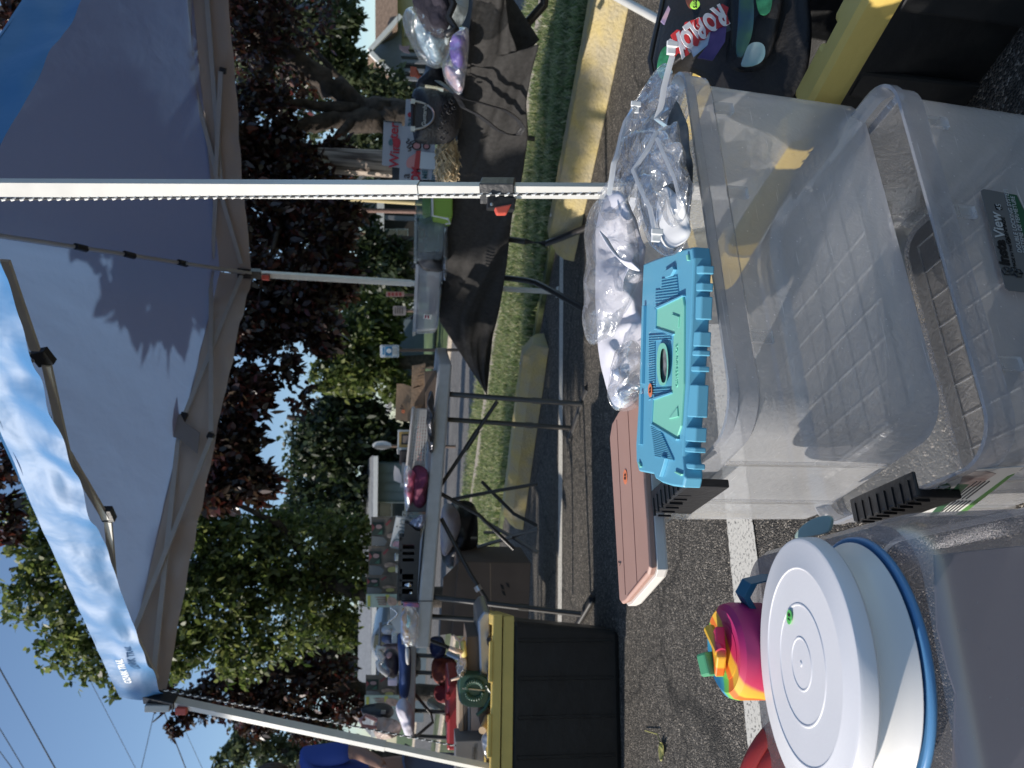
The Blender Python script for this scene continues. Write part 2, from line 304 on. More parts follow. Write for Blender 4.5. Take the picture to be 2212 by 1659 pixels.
# ------------------------------------------------------------ trees
m_gr = leafmat('green_leaves', [(.02, .035, .01), (.06, .09, .02), (.12, .15, .04), (.2, .22, .07)])
m_gr2 = leafmat('dark_green_leaves', [(.008, .018, .006), (.02, .035, .012), (.04, .06, .02), (.07, .09, .035)], .35)
m_gr3 = leafmat('grey_green_leaves', [(.03, .045, .02), (.07, .09, .04), (.12, .14, .07)], .4)
m_pu = leafmat('purple_leaves', [(.010, .006, .005), (.020, .010, .008), (.036, .013, .011), (.04, .03, .015), (.10, .018, .014)], .3, .34)
m_bark = mat('bark', (.045, .035, .028), .9, var=.5, vs=10, bump=1, bs=18)
def leaves(name, blobs, size, m, parent, seed=1, clump=14):
    """blobs: (X, Y, depth, radius_px, count, [depth radius m])"""
    R = np.random.default_rng(seed); V = []
    for bl in blobs:
        X, Y, d, r, n = bl[:5]
        if len(bl) > 6: c = np.array((X, Y, d), float); rr = r
        else: c = np.array(W(X, Y, d)); rr = r*d/F
        n = int(n*1.45) if n > 100 else n; nc = max(3, n//clump)
        u = R.normal(size=(nc, 3)); u /= np.linalg.norm(u, axis=1)[:, None]; cc = c+u*(rr*R.uniform(.25, 1, nc)**.5)[:, None]*np.array([1, bl[5]/rr if len(bl) == 6 else 1, 1])
        idx = R.integers(0, nc, n); p = cc[idx]+R.normal(size=(n, 3))*rr*.13*np.array([1, 1, .8])
        a = R.normal(size=(n, 3)); a /= np.linalg.norm(a, axis=1)[:, None]; a[:, 2] -= .35
        b = np.cross(a, R.normal(size=(n, 3))); b /= np.linalg.norm(b, axis=1)[:, None]
        cr = np.cross(a, b); s = (size*R.uniform(.6, 1.35, n))[:, None]
        V.append(np.stack([p, p+a*s*.35+b*s*.3+cr*s*.06, p+a*s*.75+b*s*.22+cr*s*.04, p+a*s*1.1, p+a*s*.75-b*s*.22+cr*s*.04, p+a*s*.35-b*s*.3+cr*s*.06], 1).reshape(-1, 3))
    V = np.concatenate(V)-np.array(LOC[parent.name]); q = len(V)//6
    me = bpy.data.meshes.new(name); me.vertices.add(len(V)); me.vertices.foreach_set('co', V.ravel().astype(np.float32))
    li = np.arange(q*6, dtype=np.int32).reshape(-1, 6)
    me.loops.add(q*6); me.loops.foreach_set('vertex_index', li.ravel()); me.polygons.add(q); me.polygons.foreach_set('loop_start', np.arange(q, dtype=np.int32)*6); me.update(calc_edges=True)
    me.materials.append(m); o = bpy.data.objects.new(name, me); C.objects.link(o); o.parent = parent; return o
def tree(name, label, group, base, branches, blobs, size, lm, seed=1, clump=14, bm=None):
    t = thing(name, label, 'tree', base, group)
    mb = MB()
    for pts, rs in branches:
        P = [Vector(base) if p is None else W(*p) for p in pts]; Q = []; RR = []
        for i in range(len(P)-1):
            for k in range(5):
                u = k/5; Q.append(P[i].lerp(P[i+1], u)+Vector([noise.noise(P[i]*3+Vector((k*.7+i, j, seed)))*rs[i]*.5 if 0 < i+k else 0 for j in range(3)])); RR.append(rs[i]*(1-u)+rs[i+1]*u)
        Q.append(P[-1]); RR.append(rs[-1]); mb.tube(Q, RR, 9)
    obj('trunk', mb, bm or m_bark, t, smooth=True)
    leaves('crown', blobs, size, lm, t, seed, clump); return t
def gnd(X, Y, d): p = W(X, Y, d); return (p.x, p.y, 0)
TG = 'trees around the street'
# big purple tree, right
B1 = gnd(900, 262, 9.5)
tree('purple_tree', 'large dark purple-leaved tree with a forked trunk beyond the black table', TG, B1,
     [([None, (862, 256, 9.5), (778, 228, 9.5), (700, 172, 9.3), (600, 105, 9), (540, 60, 8.8), (400, 0, 8.6)], [.22, .2, .16, .14, .11, .08, .04]),
      ([(850, 256, 9.5), (790, 262, 9.4), (720, 256, 9.3), (650, 276, 9.1), (553, 300, 8.8), (430, 330, 8.4)], [.18, .16, .11, .09, .075, .03]),
      ([(810, 240, 9.5), (753, 190, 9.6), (690, 120, 9.6), (620, 40, 9.6)], [.06, .045, .035, .02]),
      ([(770, 238, 9.4), (690, 228, 9.2), (628, 222, 9), (540, 232, 8.6)], [.09, .06, .05, .03]),
      ([(760, 262, 9.3), (700, 330, 8.8), (640, 400, 8.2), (600, 500, 7.6), (560, 640, 7.2)], [.06, .045, .035, .025, .01]),
      ([(640, 400, 8.2), (690, 500, 7.8), (720, 600, 7.4), (660, 760, 7)], [.03, .022, .015, .008]),
      ([(600, 105, 9), (560, 180, 8.8), (520, 350, 8.2), (500, 560, 7.6), (540, 800, 7.1), (540, 1000, 7)], [.06, .05, .04, .03, .018, .008])],
     [(540, 40, 8.6, 90, 1500), (600, 150, 9.4, 90, 700), (560, 250, 8.6, 75, 900), (520, 360, 8.2, 60, 1000), (600, 340, 8.6, 70, 1300), (660, 400, 8.3, 70, 1200), (720, 350, 8.8, 50, 500),
      (570, 470, 7.8, 70, 1100), (680, 520, 7.9, 80, 1300), (740, 470, 8.2, 45, 450), (560, 600, 7.4, 60, 900), (650, 640, 7.4, 80, 1300), (730, 600, 7.6, 50, 520), (540, 720, 7.1, 55, 800), (600, 700, 7.2, 55, 550),
      (690, 720, 7.1, 50, 420), (610, 800, 7, 40, 150), (640, 860, 7, 34, 100), (520, 850, 6.9, 60, 900), (500, 960, 6.9, 60, 900), (540, 1040, 6.9, 50, 600), (470, 1060, 6.8, 45, 500), (650, 20, 9.8, 90, 300),
      (440, 300, 8, 90, 1500), (400, 700, 7.4, 120, 2200), (410, 950, 7.2, 100, 1500), (300, 500, 7.8, 150, 1800), (20, 1000, 7.4, 50, 350), (0, 1120, 7.4, 45, 260), (20, 30, 7.6, 40, 200)], .074, m_pu, 11, 10)
B2 = gnd(905, 1290, 11)
tree('green_tree', 'tall bright green leafy tree standing behind the stall at the left', TG, B2,
     [([None, (800, 1285, 11), (650, 1250, 11), (450, 1230, 10.8), (200, 1200, 10.5), (20, 1230, 10.3)], [.16, .14, .12, .09, .06, .02]),
      ([(650, 1250, 11), (500, 1350, 10.6), (300, 1420, 10.2), (150, 1460, 10)], [.07, .05, .035, .01]), ([(700, 1255, 11), (600, 1130, 10.6), (450, 1060, 10.2)], [.07, .05, .02])],
     [(420, 1130, 10.4, 75, 1300), (520, 1200, 10.6, 90, 1900), (640, 1180, 11, 90, 1700), (620, 1330, 10.8, 90, 1700), (740, 1250, 11.2, 70, 1000), (450, 1300, 10.4, 90, 1900), (380, 1400, 10.3, 60, 1000), (520, 1410, 10.5, 60, 800),
      (730, 1360, 11, 45, 500), (330, 1260, 10.4, 80, 1200), (60, 1130, 10.3, 60, 550), (120, 1230, 10.3, 70, 800), (60, 1290, 10.2, 55, 380), (170, 1340, 10.1, 60, 520), (120, 1400, 10.1, 45, 220), (210, 1430, 10, 45, 260), (240, 1490, 10, 24, 60), (150, 1450, 10, 22, 40),
      (20, 1330, 10.2, 24, 40), (250, 1180, 10.3, 80, 900), (760, 1160, 11.2, 50, 500)], .083, m_gr, 12, 10)
B3 = gnd(900, 1500, 13)
tree('purple_tree', 'smaller dark purple-leaved tree behind the left canopy pole', TG, B3,
     [([None, (800, 1490, 13), (700, 1470, 13), (560, 1450, 12.6), (400, 1500, 12.2), (330, 1560, 12)], [.15, .13, .11, .07, .04, .01]), ([(700, 1470, 13), (600, 1540, 12.6), (520, 1590, 12.4)], [.06, .04, .02])],
     [(700, 1440, 13, 60, 1100), (620, 1480, 12.8, 65, 1300), (560, 1530, 12.6, 55, 1000), (480, 1500, 12.4, 55, 900), (410, 1530, 12.2, 38, 350), (370, 1570, 12, 22, 90), (350, 1500, 12, 30, 200), (740, 1520, 13, 50, 800), (660, 1570, 12.8, 40, 500), (520, 1430, 12.4, 40, 400)], .092, m_pu, 13, 10)
B4 = gnd(900, 1640, 17)
tree('pale_green_tree', 'pale grey-green tree at the left edge behind the person', TG, B4,
     [([None, (700, 1630, 17), (560, 1620, 17)], [.15, .1, .03])], [(540, 1600, 17, 45, 500), (600, 1640, 17, 50, 700), (690, 1620, 17, 60, 800), (760, 1650, 17, 50, 600), (490, 1650, 17, 35, 260)], .13, m_gr3, 14)
B5 = gnd(900, 950, 26)
tree('dark_tree', 'broad dark evergreen tree towering behind the cardboard boxes', TG, B5,
     [([None, (760, 930, 26), (620, 900, 26)], [.35, .25, .08])], [(700, 960, 26, 80, 1700), (760, 900, 26, 75, 1500), (700, 930, 26, 45, 600), (680, 1020, 26, 70, 1100), (760, 1020, 26, 60, 1000), (830, 950, 26, 55, 900), (730, 870, 26, 50, 600), (830, 1010, 26, 40, 500), (740, 1090, 26, 60, 800), (660, 1110, 26, 60, 800)], .20, m_gr2, 15)
B6 = gnd(900, 780, 24)
tree('green_tree', 'rounded mid green tree above the blue street sign', TG, B6,
     [([None, (790, 780, 24), (700, 770, 24)], [.25, .2, .06])], [(760, 800, 24, 55, 1100), (720, 740, 24, 50, 800), (790, 720, 24, 55, 1000), (820, 790, 24, 45, 700), (700, 810, 24, 35, 400), (840, 660, 24, 40, 500), (840, 720, 24, 30, 300), (850, 830, 24, 40, 400), (780, 650, 24, 34, 300)], .18, m_gr, 16)
B7 = gnd(905, 520, 18)
tree('green_tree', 'small dark green tree hiding the porch of the dark house', TG, B7,
     [([None, (830, 520, 18), (760, 540, 18)], [.15, .12, .04])], [(800, 530, 18, 40, 600), (840, 590, 18, 45, 700), (770, 590, 18, 40, 500), (790, 470, 18, 25, 200), (860, 540, 18, 28, 250), (870, 620, 18, 35, 400), (690, 480, 18, 60, 500), (700, 560, 18, 55, 450)], .14, m_gr2, 17)
B8 = gnd(930, 190, 22)
tree('green_tree', 'feathery pale green tree behind the dark forked trunk', TG, B8,
     [([None, (830, 190, 22), (700, 180, 22)], [.25, .2, .06])], [(540, 60, 20, 70, 1300), (560, 180, 20, 60, 900), (600, 120, 20, 60, 900), (640, 40, 22, 60, 900), (700, 70, 22, 70, 1300), (740, 30, 22, 45, 700), (700, 170, 22, 60, 900), (745, 130, 22, 40, 600), (830, 200, 22, 55, 900), (860, 220, 22, 40, 500), (800, 280, 22, 45, 500), (740, 330, 22, 40, 350), (800, 340, 22, 40, 400), (650, 250, 22, 50, 400), (780, 195, 22, 40, 500), (600, 330, 22, 40, 200)], .16, m_gr3, 18)
for k, (X, Y, d) in enumerate([(900, 1130, 34), (900, 640, 38), (915, 380, 34), (885, 1400, 36)]):
    b = gnd(X, Y, d)
    tree('distant_tree', ['distant dark tree above the blue-grey house', 'distant tree between the dark house and the grey van', 'distant tree behind the utility pole', 'distant tree behind the hanging banners'][k], TG, b, [([None, (840, Y, d), (760, Y, d)], [.3, .25, .1])],
         [(800-40*(k == 3), Y, d, 70, 900), (740, Y+30, d, 60, 700), (850, Y-40, d, 50, 500), (850, Y+50, d, 45, 450), (700, Y-30, d, 60, 600)], .26, m_gr2, 20+k)

# power lines
m_wire = mat('wire', (.05, .05, .055), .6)
for lab, a, b, d, r in (('power line highest at the sky corner', (0, 1625), (25, 1659), 22, .011), ('power line, second from the sky corner', (0, 1576), (50, 1659), 21, .011), ('thick power line, third from the sky corner', (0, 1447), (118, 1659), 19, .015),
                   ('faint power line disappearing behind the green tree', (195, 1472), (292, 1659), 24, .008), ('power line leaning the other way beside the pole top', (330, 1550), (305, 1659), 24, .011), ('pale thick line meeting the purple branch tips', (360, 1555), (400, 1659), 20, .013), ('thin line nearest the purple tree', (400, 1580), (436, 1659), 24, .007)):
    P, Q = W(*a, d), W(*b, d); e = (Q-P).normalized()
    tag(obj('power_line', MB().tube([P-e*4, P.lerp(Q, .5)-Vector((0, 0, .01)), Q+e*6], r, 6), m_wire), lab, 'power line', 'power lines in the sky')

# ------------------------------------------------------------ houses, vehicles, signs, poles
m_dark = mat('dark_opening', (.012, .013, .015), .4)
m_white = mat('white_trim', (.75, .74, .71), .6, var=.05)
m_sid = mat('blue_grey_siding', (.17, .22, .25), .7, var=.08, vs=3)
m_brownroof = mat('brown_shingles', (.20, .14, .10), .9, var=.25, vs=9, bump=.4, bs=20)
m_greyroof = mat('grey_shingles', (.20, .21, .22), .9, var=.2, vs=9, bump=.4, bs=20)
m_cream = mat('cream_wall', (.62, .55, .42), .7, var=.06)
m_gable = mat('grey_gable', (.20, .21, .235), .7, var=.06)
m_dwall = mat('dark_shingle_wall', (.05, .047, .045), .9, var=.3, vs=20, bump=.4, bs=15)
m_glass = mat('window_glass', (.03, .04, .04), .08, spec=.8)
def P(X, Y, d): return W(X, Y, d)
def quadpx(px, d, t): return pex(px, d, t)
def window(par, x0, x1, y0, y1, d, frame=m_white, bars=1, name='window'):
    f = MB(); a = 2.2
    f.prism([W(x0, y0, d), W(x1, y0, d), W(x1, y1, d), W(x0, y1, d)], (0, .05, 0))
    fo = obj(name, f, frame, par)
    g = MB(); n = bars+1
    for i in range(n):
        xa = x0+a+(x1-x0-2*a)*i/n+(a*.4 if i else 0); xb = x0+a+(x1-x0-2*a)*(i+1)/n-(a*.4 if i < n-1 else 0)
        g.prism([W(xa, y0+a, d-.02), W(xb, y0+a, d-.02), W(xb, y1-a, d-.02), W(xa, y1-a, d-.02)], (0, .03, 0))
    obj('pane', g, m_glass, fo); return fo
# house at the right edge
t = thing('house', 'house with brown roof, grey gable and cream porch wall at the right edge', 'house', gnd(913, 90, 32), 'houses across the road')
obj('wall', pex([(858, -120), (858, 106), (935, 106), (935, -120)], 31.6, 6), m_cream, t)
obj('gable', pex([(806, 110), (868, 40), (868, 176)], 31, 1.2), m_gable, t)
obj('roof', MB().prism([W(812, 104, 31.2), W(811, -120, 31.2), W(858, -120, 30.2), W(859, 62, 30.2)], (0, .6, .05)).prism([W(797, 112, 30.4), W(865, 182, 30.4), W(858, 182, 31), W(797, 172, 33)], (0, .3, .08)), m_brownroof, t)
obj('gable_trim', MB().tube([W(798, 111, 30.3), W(866, 35, 30.3)], .09, sq=True).tube([W(798, 111, 30.3), W(867, 182, 30.3)], .09, sq=True), m_white, t)
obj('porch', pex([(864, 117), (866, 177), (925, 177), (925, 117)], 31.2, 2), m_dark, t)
for y in (118, 133, 152, 170): obj('porch_post', MB().tube([W(866, y, 30.7), W(930, y+3, 30.7)], .07, sq=True), m_gable, t)
window(t, 873, 890, 66, 80, 31.5, m_white, 0)
tag(obj('flag', pex([(862, 96), (872, 100), (886, 98), (882, 108), (886, 116), (872, 112), (863, 104)], 29, .03), mat('flag_cloth', (.12, .10, .13), .8)), 'small dark pennant flag hanging by the cream porch wall', 'flag')
# dark house, middle
t = thing('house', 'dark shingled house with white porch beam behind the middle canopy pole', 'house', gnd(925, 480, 26), 'houses across the road')
obj('wall', pex([(822, 380), (822, 552), (925, 560), (925, 380)], 26, 6), m_dwall, t)
obj('gable', pex([(735, 440), (822, 380), (822, 530)], 25.9, 1), m_gable, t)
obj('roof', MB().prism([W(728, 440, 25.2), W(824, 560, 25.2), W(817, 566, 25.2), W(722, 446, 25.2)], (0, 4, 0)).prism([W(728, 440, 25.2), W(820, 345, 25.2), W(813, 342, 25.2), W(722, 438, 25.2)], (0, 4, 0)), m_greyroof, t)
obj('porch_beam', MB().tube([W(823, 395, 25.3), W(821, 545, 25.3)], .12, sq=True), m_white, t)
obj('porch_post', MB().tube([W(823, 470, 25.3), W(930, 474, 25.3)], .07, sq=True), m_gable, t)
window(t, 832, 882, 494, 513, 25.8, m_white, 1); window(t, 760, 790, 470, 486, 25.7, m_white, 1)
# blue-grey house
t = thing('house', 'blue-grey house with white window behind the items on the long table', 'house', gnd(912, 1060, 25), 'houses across the road')
obj('wall', pex([(812, 1000), (808, 1560), (925, 1560), (925, 1000)], 25, 7), m_sid, t)
sd_ = MB()
for i in range(14): sd_.tube([W(816+0*i, 1003+i*40*.5, 24.98), W(920, 1006+i*20, 24.98)], .012, sq=True)
obj('siding_battens', sd_, m_sid, t)
obj('roof', MB().prism([W(812, 985, 24.2), W(806, 1590, 24.2), W(778, 1560, 28), W(786, 1010, 28)], (0, .1, .12)), m_greyroof, t)
obj('gutter', MB().tube([W(812, 985, 24.1), W(806, 1590, 24.1)], .07, sq=True), m_white, t)
window(t, 816, 876, 1085, 1118, 24.9, m_white, 1); window(t, 800, 850, 1440, 1462, 24.9, m_white, 1)
# blue shed with dark openings
t = thing('shed', 'grey-blue shed with two dark openings behind the cardboard box', 'shed', gnd(915, 815, 30), None)
obj('wall', pex([(852, 772), (850, 884), (916, 884), (916, 690), (862, 690)], 30, 4), m_sid, t)
obj('opening', pex([(867, 810), (867, 842), (900, 842), (900, 810)], 29.9, .2), m_dark, t)
obj('opening', pex([(868, 770), (868, 782), (886, 782), (886, 770)], 29.9, .2), m_dark, t)
obj('vent', pex([(858, 790), (858, 804), (874, 804), (874, 790)], 29.9, .1), mat('vent_grey', (.08, .1, .11), .6), t)
obj('roof', MB().prism([W(849, 768, 29.2), W(846, 890, 29.2), W(840, 886, 32), W(843, 772, 32)], (0, 0, .15)), m_white, t)
# vans
m_van = mat('van_paint', (.22, .24, .26), .35, .3, coat=.5)
def van(px, d, label, win):
    t = thing('parked_car', label, 'car', gnd(920, px[0][1], d), 'vehicles parked across the road')
    sp = [(q[0], q[1]) for q in smoothpoly(px, 40, 2)]; obj('body', pex(sp, d, 1.8), m_van, t, bevel=.05)
    obj('side_window', pex(win, d-.03, .05), m_glass, t)
    ys = [q[1] for q in px]; xb = max(q[0] for q in px)
    for y in (min(ys)+14, max(ys)-14):
        c = W(xb-3, y, d-.05); r = .32
        wl = obj('wheel', MB().lathe(c, [(0, -.02), (.2, -.02), (.22, 0), (r, 0), (r, .22), (0, .22)], 20, Matrix.Rotation(math.radians(-90), 3, 'X')), mat('tyre', (.02, .02, .02), .8), t)
        obj('rim', MB().lathe(c-Vector((0, .03, 0)), [(0, -.01), (.19, 0), (.19, .03), (0, .03)], 16, Matrix.Rotation(math.radians(-90), 3, 'X')), MAT_steel, wl)
van([(868, 690), (870, 745), (890, 752), (904, 752), (904, 680), (880, 680)], 34, 'grey van seen past the right end of the clear tubs', [(873, 700), (876, 738), (886, 742), (886, 700)])
van([(806, 1370), (798, 1402), (826, 1450), (874, 1455), (880, 1350), (832, 1340)], 16, 'rounded grey-blue car behind the white-handled bag', [(810, 1372), (806, 1398), (830, 1412), (832, 1372)])
# tree-gap pale house
t = thing('house', 'far pale house glimpsed through the leaves above the middle of the picture', 'house', gnd(905, 655, 48), 'houses across the road')
obj('wall', pex([(800, 640), (800, 720), (905, 720), (905, 640)], 48, 6), m_white, t); obj('roof', pex([(784, 680), (802, 632), (802, 728)], 47.5, 7), m_greyroof, t)
window(t, 815, 826, 700, 708, 47.9, m_gable, 0)
# signs
m_post = mat('sign_post', (.12, .08, .06), .6)
def roundsign(par, name, x0, x1, y0, y1, d, m, t=.012, r=3):
    px = []
    for cx, cy, a0 in ((x1-r, y1-r, 0), (x0+r, y1-r, 90), (x0+r, y0+r, 180), (x1-r, y0+r, 270)):
        for i in range(5): a = math.radians(a0+22.5*i); px.append((cx+r*math.cos(a), cy+r*math.sin(a)))
    return obj(name, pex(px, d, t), m, par)
UPV = Vector((0, 0, 1)); RV = Vector((1, 0, 0))
m_blue = mat('sign_blue', (.04, .22, .45), .5); m_swhite = mat('sign_white', (.8, .82, .84), .5)
t = thing('street_sign', 'white and blue hospital-style street sign with a drop symbol on a thin post', 'sign', gnd(955, 752, 12))
obj('post', MB().tube([gnd(955, 752, 12.05), W(822, 757, 12.05)], .025), m_post, t)
pl = roundsign(t, 'panel', 821, 862, 745, 772, 12, m_swhite)
roundsign(pl, 'blue_border', 823, 860, 747, 770, 11.995, m_blue, .002, 2); roundsign(pl, 'white_field', 824, 859, 748, 769, 11.99, m_swhite, .002, 2)
roundsign(pl, 'title_band', 826, 830, 750, 767, 11.985, m_blue, .002, 1); roundsign(pl, 'symbol_field', 832, 847, 749, 768, 11.985, m_blue, .002, .5)
obj('symbol', pex(smoothpoly([(833.5, 758), (838, 763), (843, 763), (846, 758), (843, 753), (838, 753)], 20, 2), 11.98, .002), m_swhite, pl)
for i, X in enumerate((849, 851.5, 854, 856.5)): obj('text_line', pex([(X, 751), (X, 766), (X+1, 766), (X+1, 751)], 11.985, .001), mat('grey_print', (.3, .33, .36), .6), pl)
t = thing('street_sign', 'small pink and white notice sign on a dark post', 'sign', gnd(940, 634, 11))
obj('post', MB().tube([gnd(940, 634, 11.02), W(835, 636, 11.02)], .018), m_post, t)
pl = roundsign(t, 'panel', 834, 873, 630, 641, 11, mat('pink_sign', (.62, .36, .32), .6), .01, 1.5)
for i in range(4): obj('text_line', pex([(838+8*i, 632), (838+8*i, 639), (843+8*i, 639), (843+8*i, 632)], 10.99, .001), mat('red_print', (.5, .08, .08), .6), pl)
t = thing('street_sign', 'square grey information board in tree shade left of the pink notice', 'sign', gnd(940, 670, 16))
obj('post', MB().tube([gnd(940, 670, 16.05), W(852, 671, 16.05)], .03), m_post, t)
pl = roundsign(t, 'panel', 849, 877, 661, 681, 16, mat('grey_sign', (.22, .2, .2), .7), .02, 2)
for i in range(4): obj('text_line', pex([(853+5*i, 664), (853+5*i, 678), (855+5*i, 678), (855+5*i, 664)], 15.98, .001), m_dark, pl)
t = thing('traffic_sign', 'round white sign seen almost edge-on above the picture frame', 'sign', gnd(940, 962, 15))
obj('post', MB().tube([gnd(940, 963, 15.05), W(810, 963, 15.05)], .03), m_post, t)
obj('disc', pex([(825+21*math.cos(a*.2618), 962+9*math.sin(a*.2618)) for a in range(24)], 15, .02), m_swhite, t)
obj('disc_shadow_side', pex([(826+19*math.cos(a*.2618), 966+4*math.sin(a*.2618)) for a in range(24)], 14.985, .01), mat('sign_shade_grey', (.2, .2, .2), .6), t)  # grey ellipse paints the shaded side onto the white disc
# poles
m_wood = mat('weathered_wood', (.34, .27, .22), .9, var=.35, vs=7, bump=.8, bs=16)
def wood_stripe():
    m = bpy.data.materials.new('split_wood'); m.use_nodes = True; n = m.node_tree; L = n.links.new; b = n.nodes['Principled BSDF']; b.inputs['Roughness'].default_value = .9
    tc = n.nodes.new('ShaderNodeTexCoord'); mp = n.nodes.new('ShaderNodeMapping'); mp.inputs['Scale'].default_value = (30, 30, 1.6); L(tc.outputs['Object'], mp.inputs[0])
    t = n.nodes.new('ShaderNodeTexNoise'); t.inputs['Scale'].default_value = 1; t.inputs['Detail'].default_value = 6; L(mp.outputs[0], t.inputs[0])
    r = n.nodes.new('ShaderNodeValToRGB'); r.color_ramp.elements[0].position = .38; r.color_ramp.elements[1].position = .6; r.color_ramp.elements[0].color = (.08, .06, .05, 1); r.color_ramp.elements[1].color = (.40, .33, .28, 1)
    L(t.outputs['Fac'], r.inputs[0]); L(r.outputs[0], b.inputs['Base Color']); bm = n.nodes.new('ShaderNodeBump'); bm.inputs['Strength'].default_value = .8; L(t.outputs['Fac'], bm.inputs['Height']); L(bm.outputs[0], b.inputs['Normal']); return m
m_split = wood_stripe()
o = obj('utility_pole', MB().tube([gnd(940, 352, 8.6), W(800, 352, 8.6), W(560, 340, 8.6)], [.16, .15, .13], 20), m_split, smooth=True); tag(o, 'thick weathered wooden utility pole behind the paper signs', 'pole')
o = obj('yellow_pole', MB().tube([gnd(930, 440, 9), W(895, 438, 9), W(703, 426, 9), W(600, 420, 9)], .028, 12), mat('yellow_guard', (.48, .40, .22), .6)); tag(o, 'thin yellow guy-wire guard pole beside the near canopy leg', 'pole')
o = obj('rustic_post', MB().tube([gnd(930, 458, 10), W(898, 457, 10), W(723, 453, 10), W(712, 448, 10)], .03, 12), mat('brown_post', (.20, .13, .11), .8, bump=.6)); tag(o, 'thin brown wooden post next to the yellow pole', 'pole')

# ============================================================ CANOPY
A, B, Cc, D = Vector((.372, 1.79, 1.95)), Vector((.57, 4.51, 1.95)), Vector((-1.385, 3.267, 1.95)), Vector((2.45, 3.36, 1.95))
apex = Vector((.5, 3.15, 2.92)); UPE = Vector((0, 0, .13))
m_in = None
def canopy_mat(nm, tf):
    m = bpy.data.materials.new(nm); m.use_nodes = True; n = m.node_tree; L = n.links.new; n.nodes.remove(n.nodes['Principled BSDF'])
    ge = n.nodes.new('ShaderNodeNewGeometry'); tc = n.nodes.new('ShaderNodeTexCoord')
    no = n.nodes.new('ShaderNodeTexNoise'); no.inputs['Scale'].default_value = 7; no.inputs['Detail'].default_value = 3; no.inputs['Distortion'].default_value = .2; L(tc.outputs['Object'], no.inputs[0])
    bm = n.nodes.new('ShaderNodeBump'); bm.inputs['Strength'].default_value = .22; bm.inputs['Distance'].default_value = .03; L(no.outputs['Fac'], bm.inputs['Height'])
    mc = n.nodes.new('ShaderNodeMixRGB'); mc.inputs[1].default_value = (.04, .17, .38, 1); mc.inputs[2].default_value = (.66, .54, .42, 1); L(ge.outputs['Backfacing'], mc.inputs[0])
    d = n.nodes.new('ShaderNodeBsdfPrincipled'); d.inputs['Roughness'].default_value = .5; L(mc.outputs[0], d.inputs['Base Color']); L(bm.outputs[0], d.inputs['Normal'])
    t = n.nodes.new('ShaderNodeBsdfTranslucent'); t.inputs[0].default_value = (.17, .29, .50, 1); L(bm.outputs[0], t.inputs['Normal'])
    mx = n.nodes.new('ShaderNodeMixShader'); mx.inputs[0].default_value = tf; L(d.outputs[0], mx.inputs[1]); L(t.outputs[0], mx.inputs[2]); L(mx.outputs[0], n.nodes['Material Output'].inputs[0]); return m
m_can = canopy_mat('canopy_fabric', .36); m_val = canopy_mat('valance_fabric', .04)
m_frame = mat('white_steel', (.60, .59, .55), .35, var=.04, vs=20)
m_blk = mat('black_plastic', (.018, .018, .02), .4, bump=.1, bs=80)
m_red = mat('red_lever', (.55, .09, .06), .4)
cn = thing('canopy', 'blue pop-up canopy with white folding frame and slanted legs filling the upper left', 'canopy', (.5, 3.1, 0))
def panel(a, b, seed, flip):
    mb = MB(); N = 26
    def f(u, v):
        p = a.lerp(b, u).lerp(apex, v); s = math.sin(math.pi*u)*math.sin(math.pi*min(1, v*1.0))
        fo = .014*noise.noise(Vector((u*9+seed, v*2.2, 0)))*(1-v)+.006*noise.noise(Vector((u*25+seed, v*4, 2)))
        return p+Vector((0, 0, -.07*s*(1-v*.5)+fo*min(1, v*8)*(1 if 0 < u < 1 else 0)))
    g = MB().grid(f, N, 22)
    if flip: g.f = [tuple(reversed(q)) for q in g.f]
    return g
def valance(a, b, seed, drop=.23):
    out = ((a+b)/2-Vector((.5, 3.1, 1.95))); out.z = 0; out.normalize()
    def f(u, v):
        p = a.lerp(b, u); wv = .018*noise.noise(Vector((u*7+seed, v*1.5, 0)))+.012*noise.noise(Vector((u*22+seed, v*3, 4)))
        return p+Vector((0, 0, -drop*v+.012*math.sin(u*math.pi)))+out*(wv*(.3+v)+.02*v+.010*v*math.sin(u*46+seed+3*math.sin(u*9)))
    return MB().grid(f, 140, 9), out
for k, (a, b) in enumerate(((B, Cc), (Cc, A), (A, D), (D, B))):
    a, b = a+UPE, b+UPE; g_ = panel(a, b, k*7, False); p0, p1, p2 = [Vector(g_.v[i]) for i in (0, 1, 27)]
    if (p1-p0).cross(p2-p0).z < 0: g_.f = [tuple(reversed(q)) for q in g_.f]
    obj('roof_panel', g_, m_can, cn, smooth=True)
    vg, out = valance(a, b, k*11, .175)
    # outward-facing normals
    p0, p1, p2 = [Vector(vg.v[i]) for i in (0, 1, 141)]
    if (p1-p0).cross(p2-p0).dot(out) < 0: vg.f = [tuple(reversed(q)) for q in vg.f]
    obj('valance', vg, m_val, cn, smooth=True)
# legs
feetA, feetB, feetC, feetD = G(1964, 416), G(1206, 631), Vector((-1.72, 3.05, 0)), Vector((3.0, 3.2, 0))
m_edge = MAT_steel
def leg(top, foot, r=.0155, inner=.5, lk=True, name='leg'):
    mid = top.lerp(foot, inner); l = obj('leg', MB().tube([top, mid], r, sq=True, rot=.58).tube([mid, foot], r*.82, sq=True, rot=.58), m_frame, cn)
    obj('foot_plate', MB().box((foot.x, foot.y, .006), (.07, .07, .008)), m_frame, l); return l
# roll the square tube so that a corner edge faces the camera (lit and shaded face both show)
la = leg(A+Vector((0, 0, .02)), feetA, inner=.52); leg(B, feetB, .016); leg(Cc, feetC, .016); leg(D, feetD)
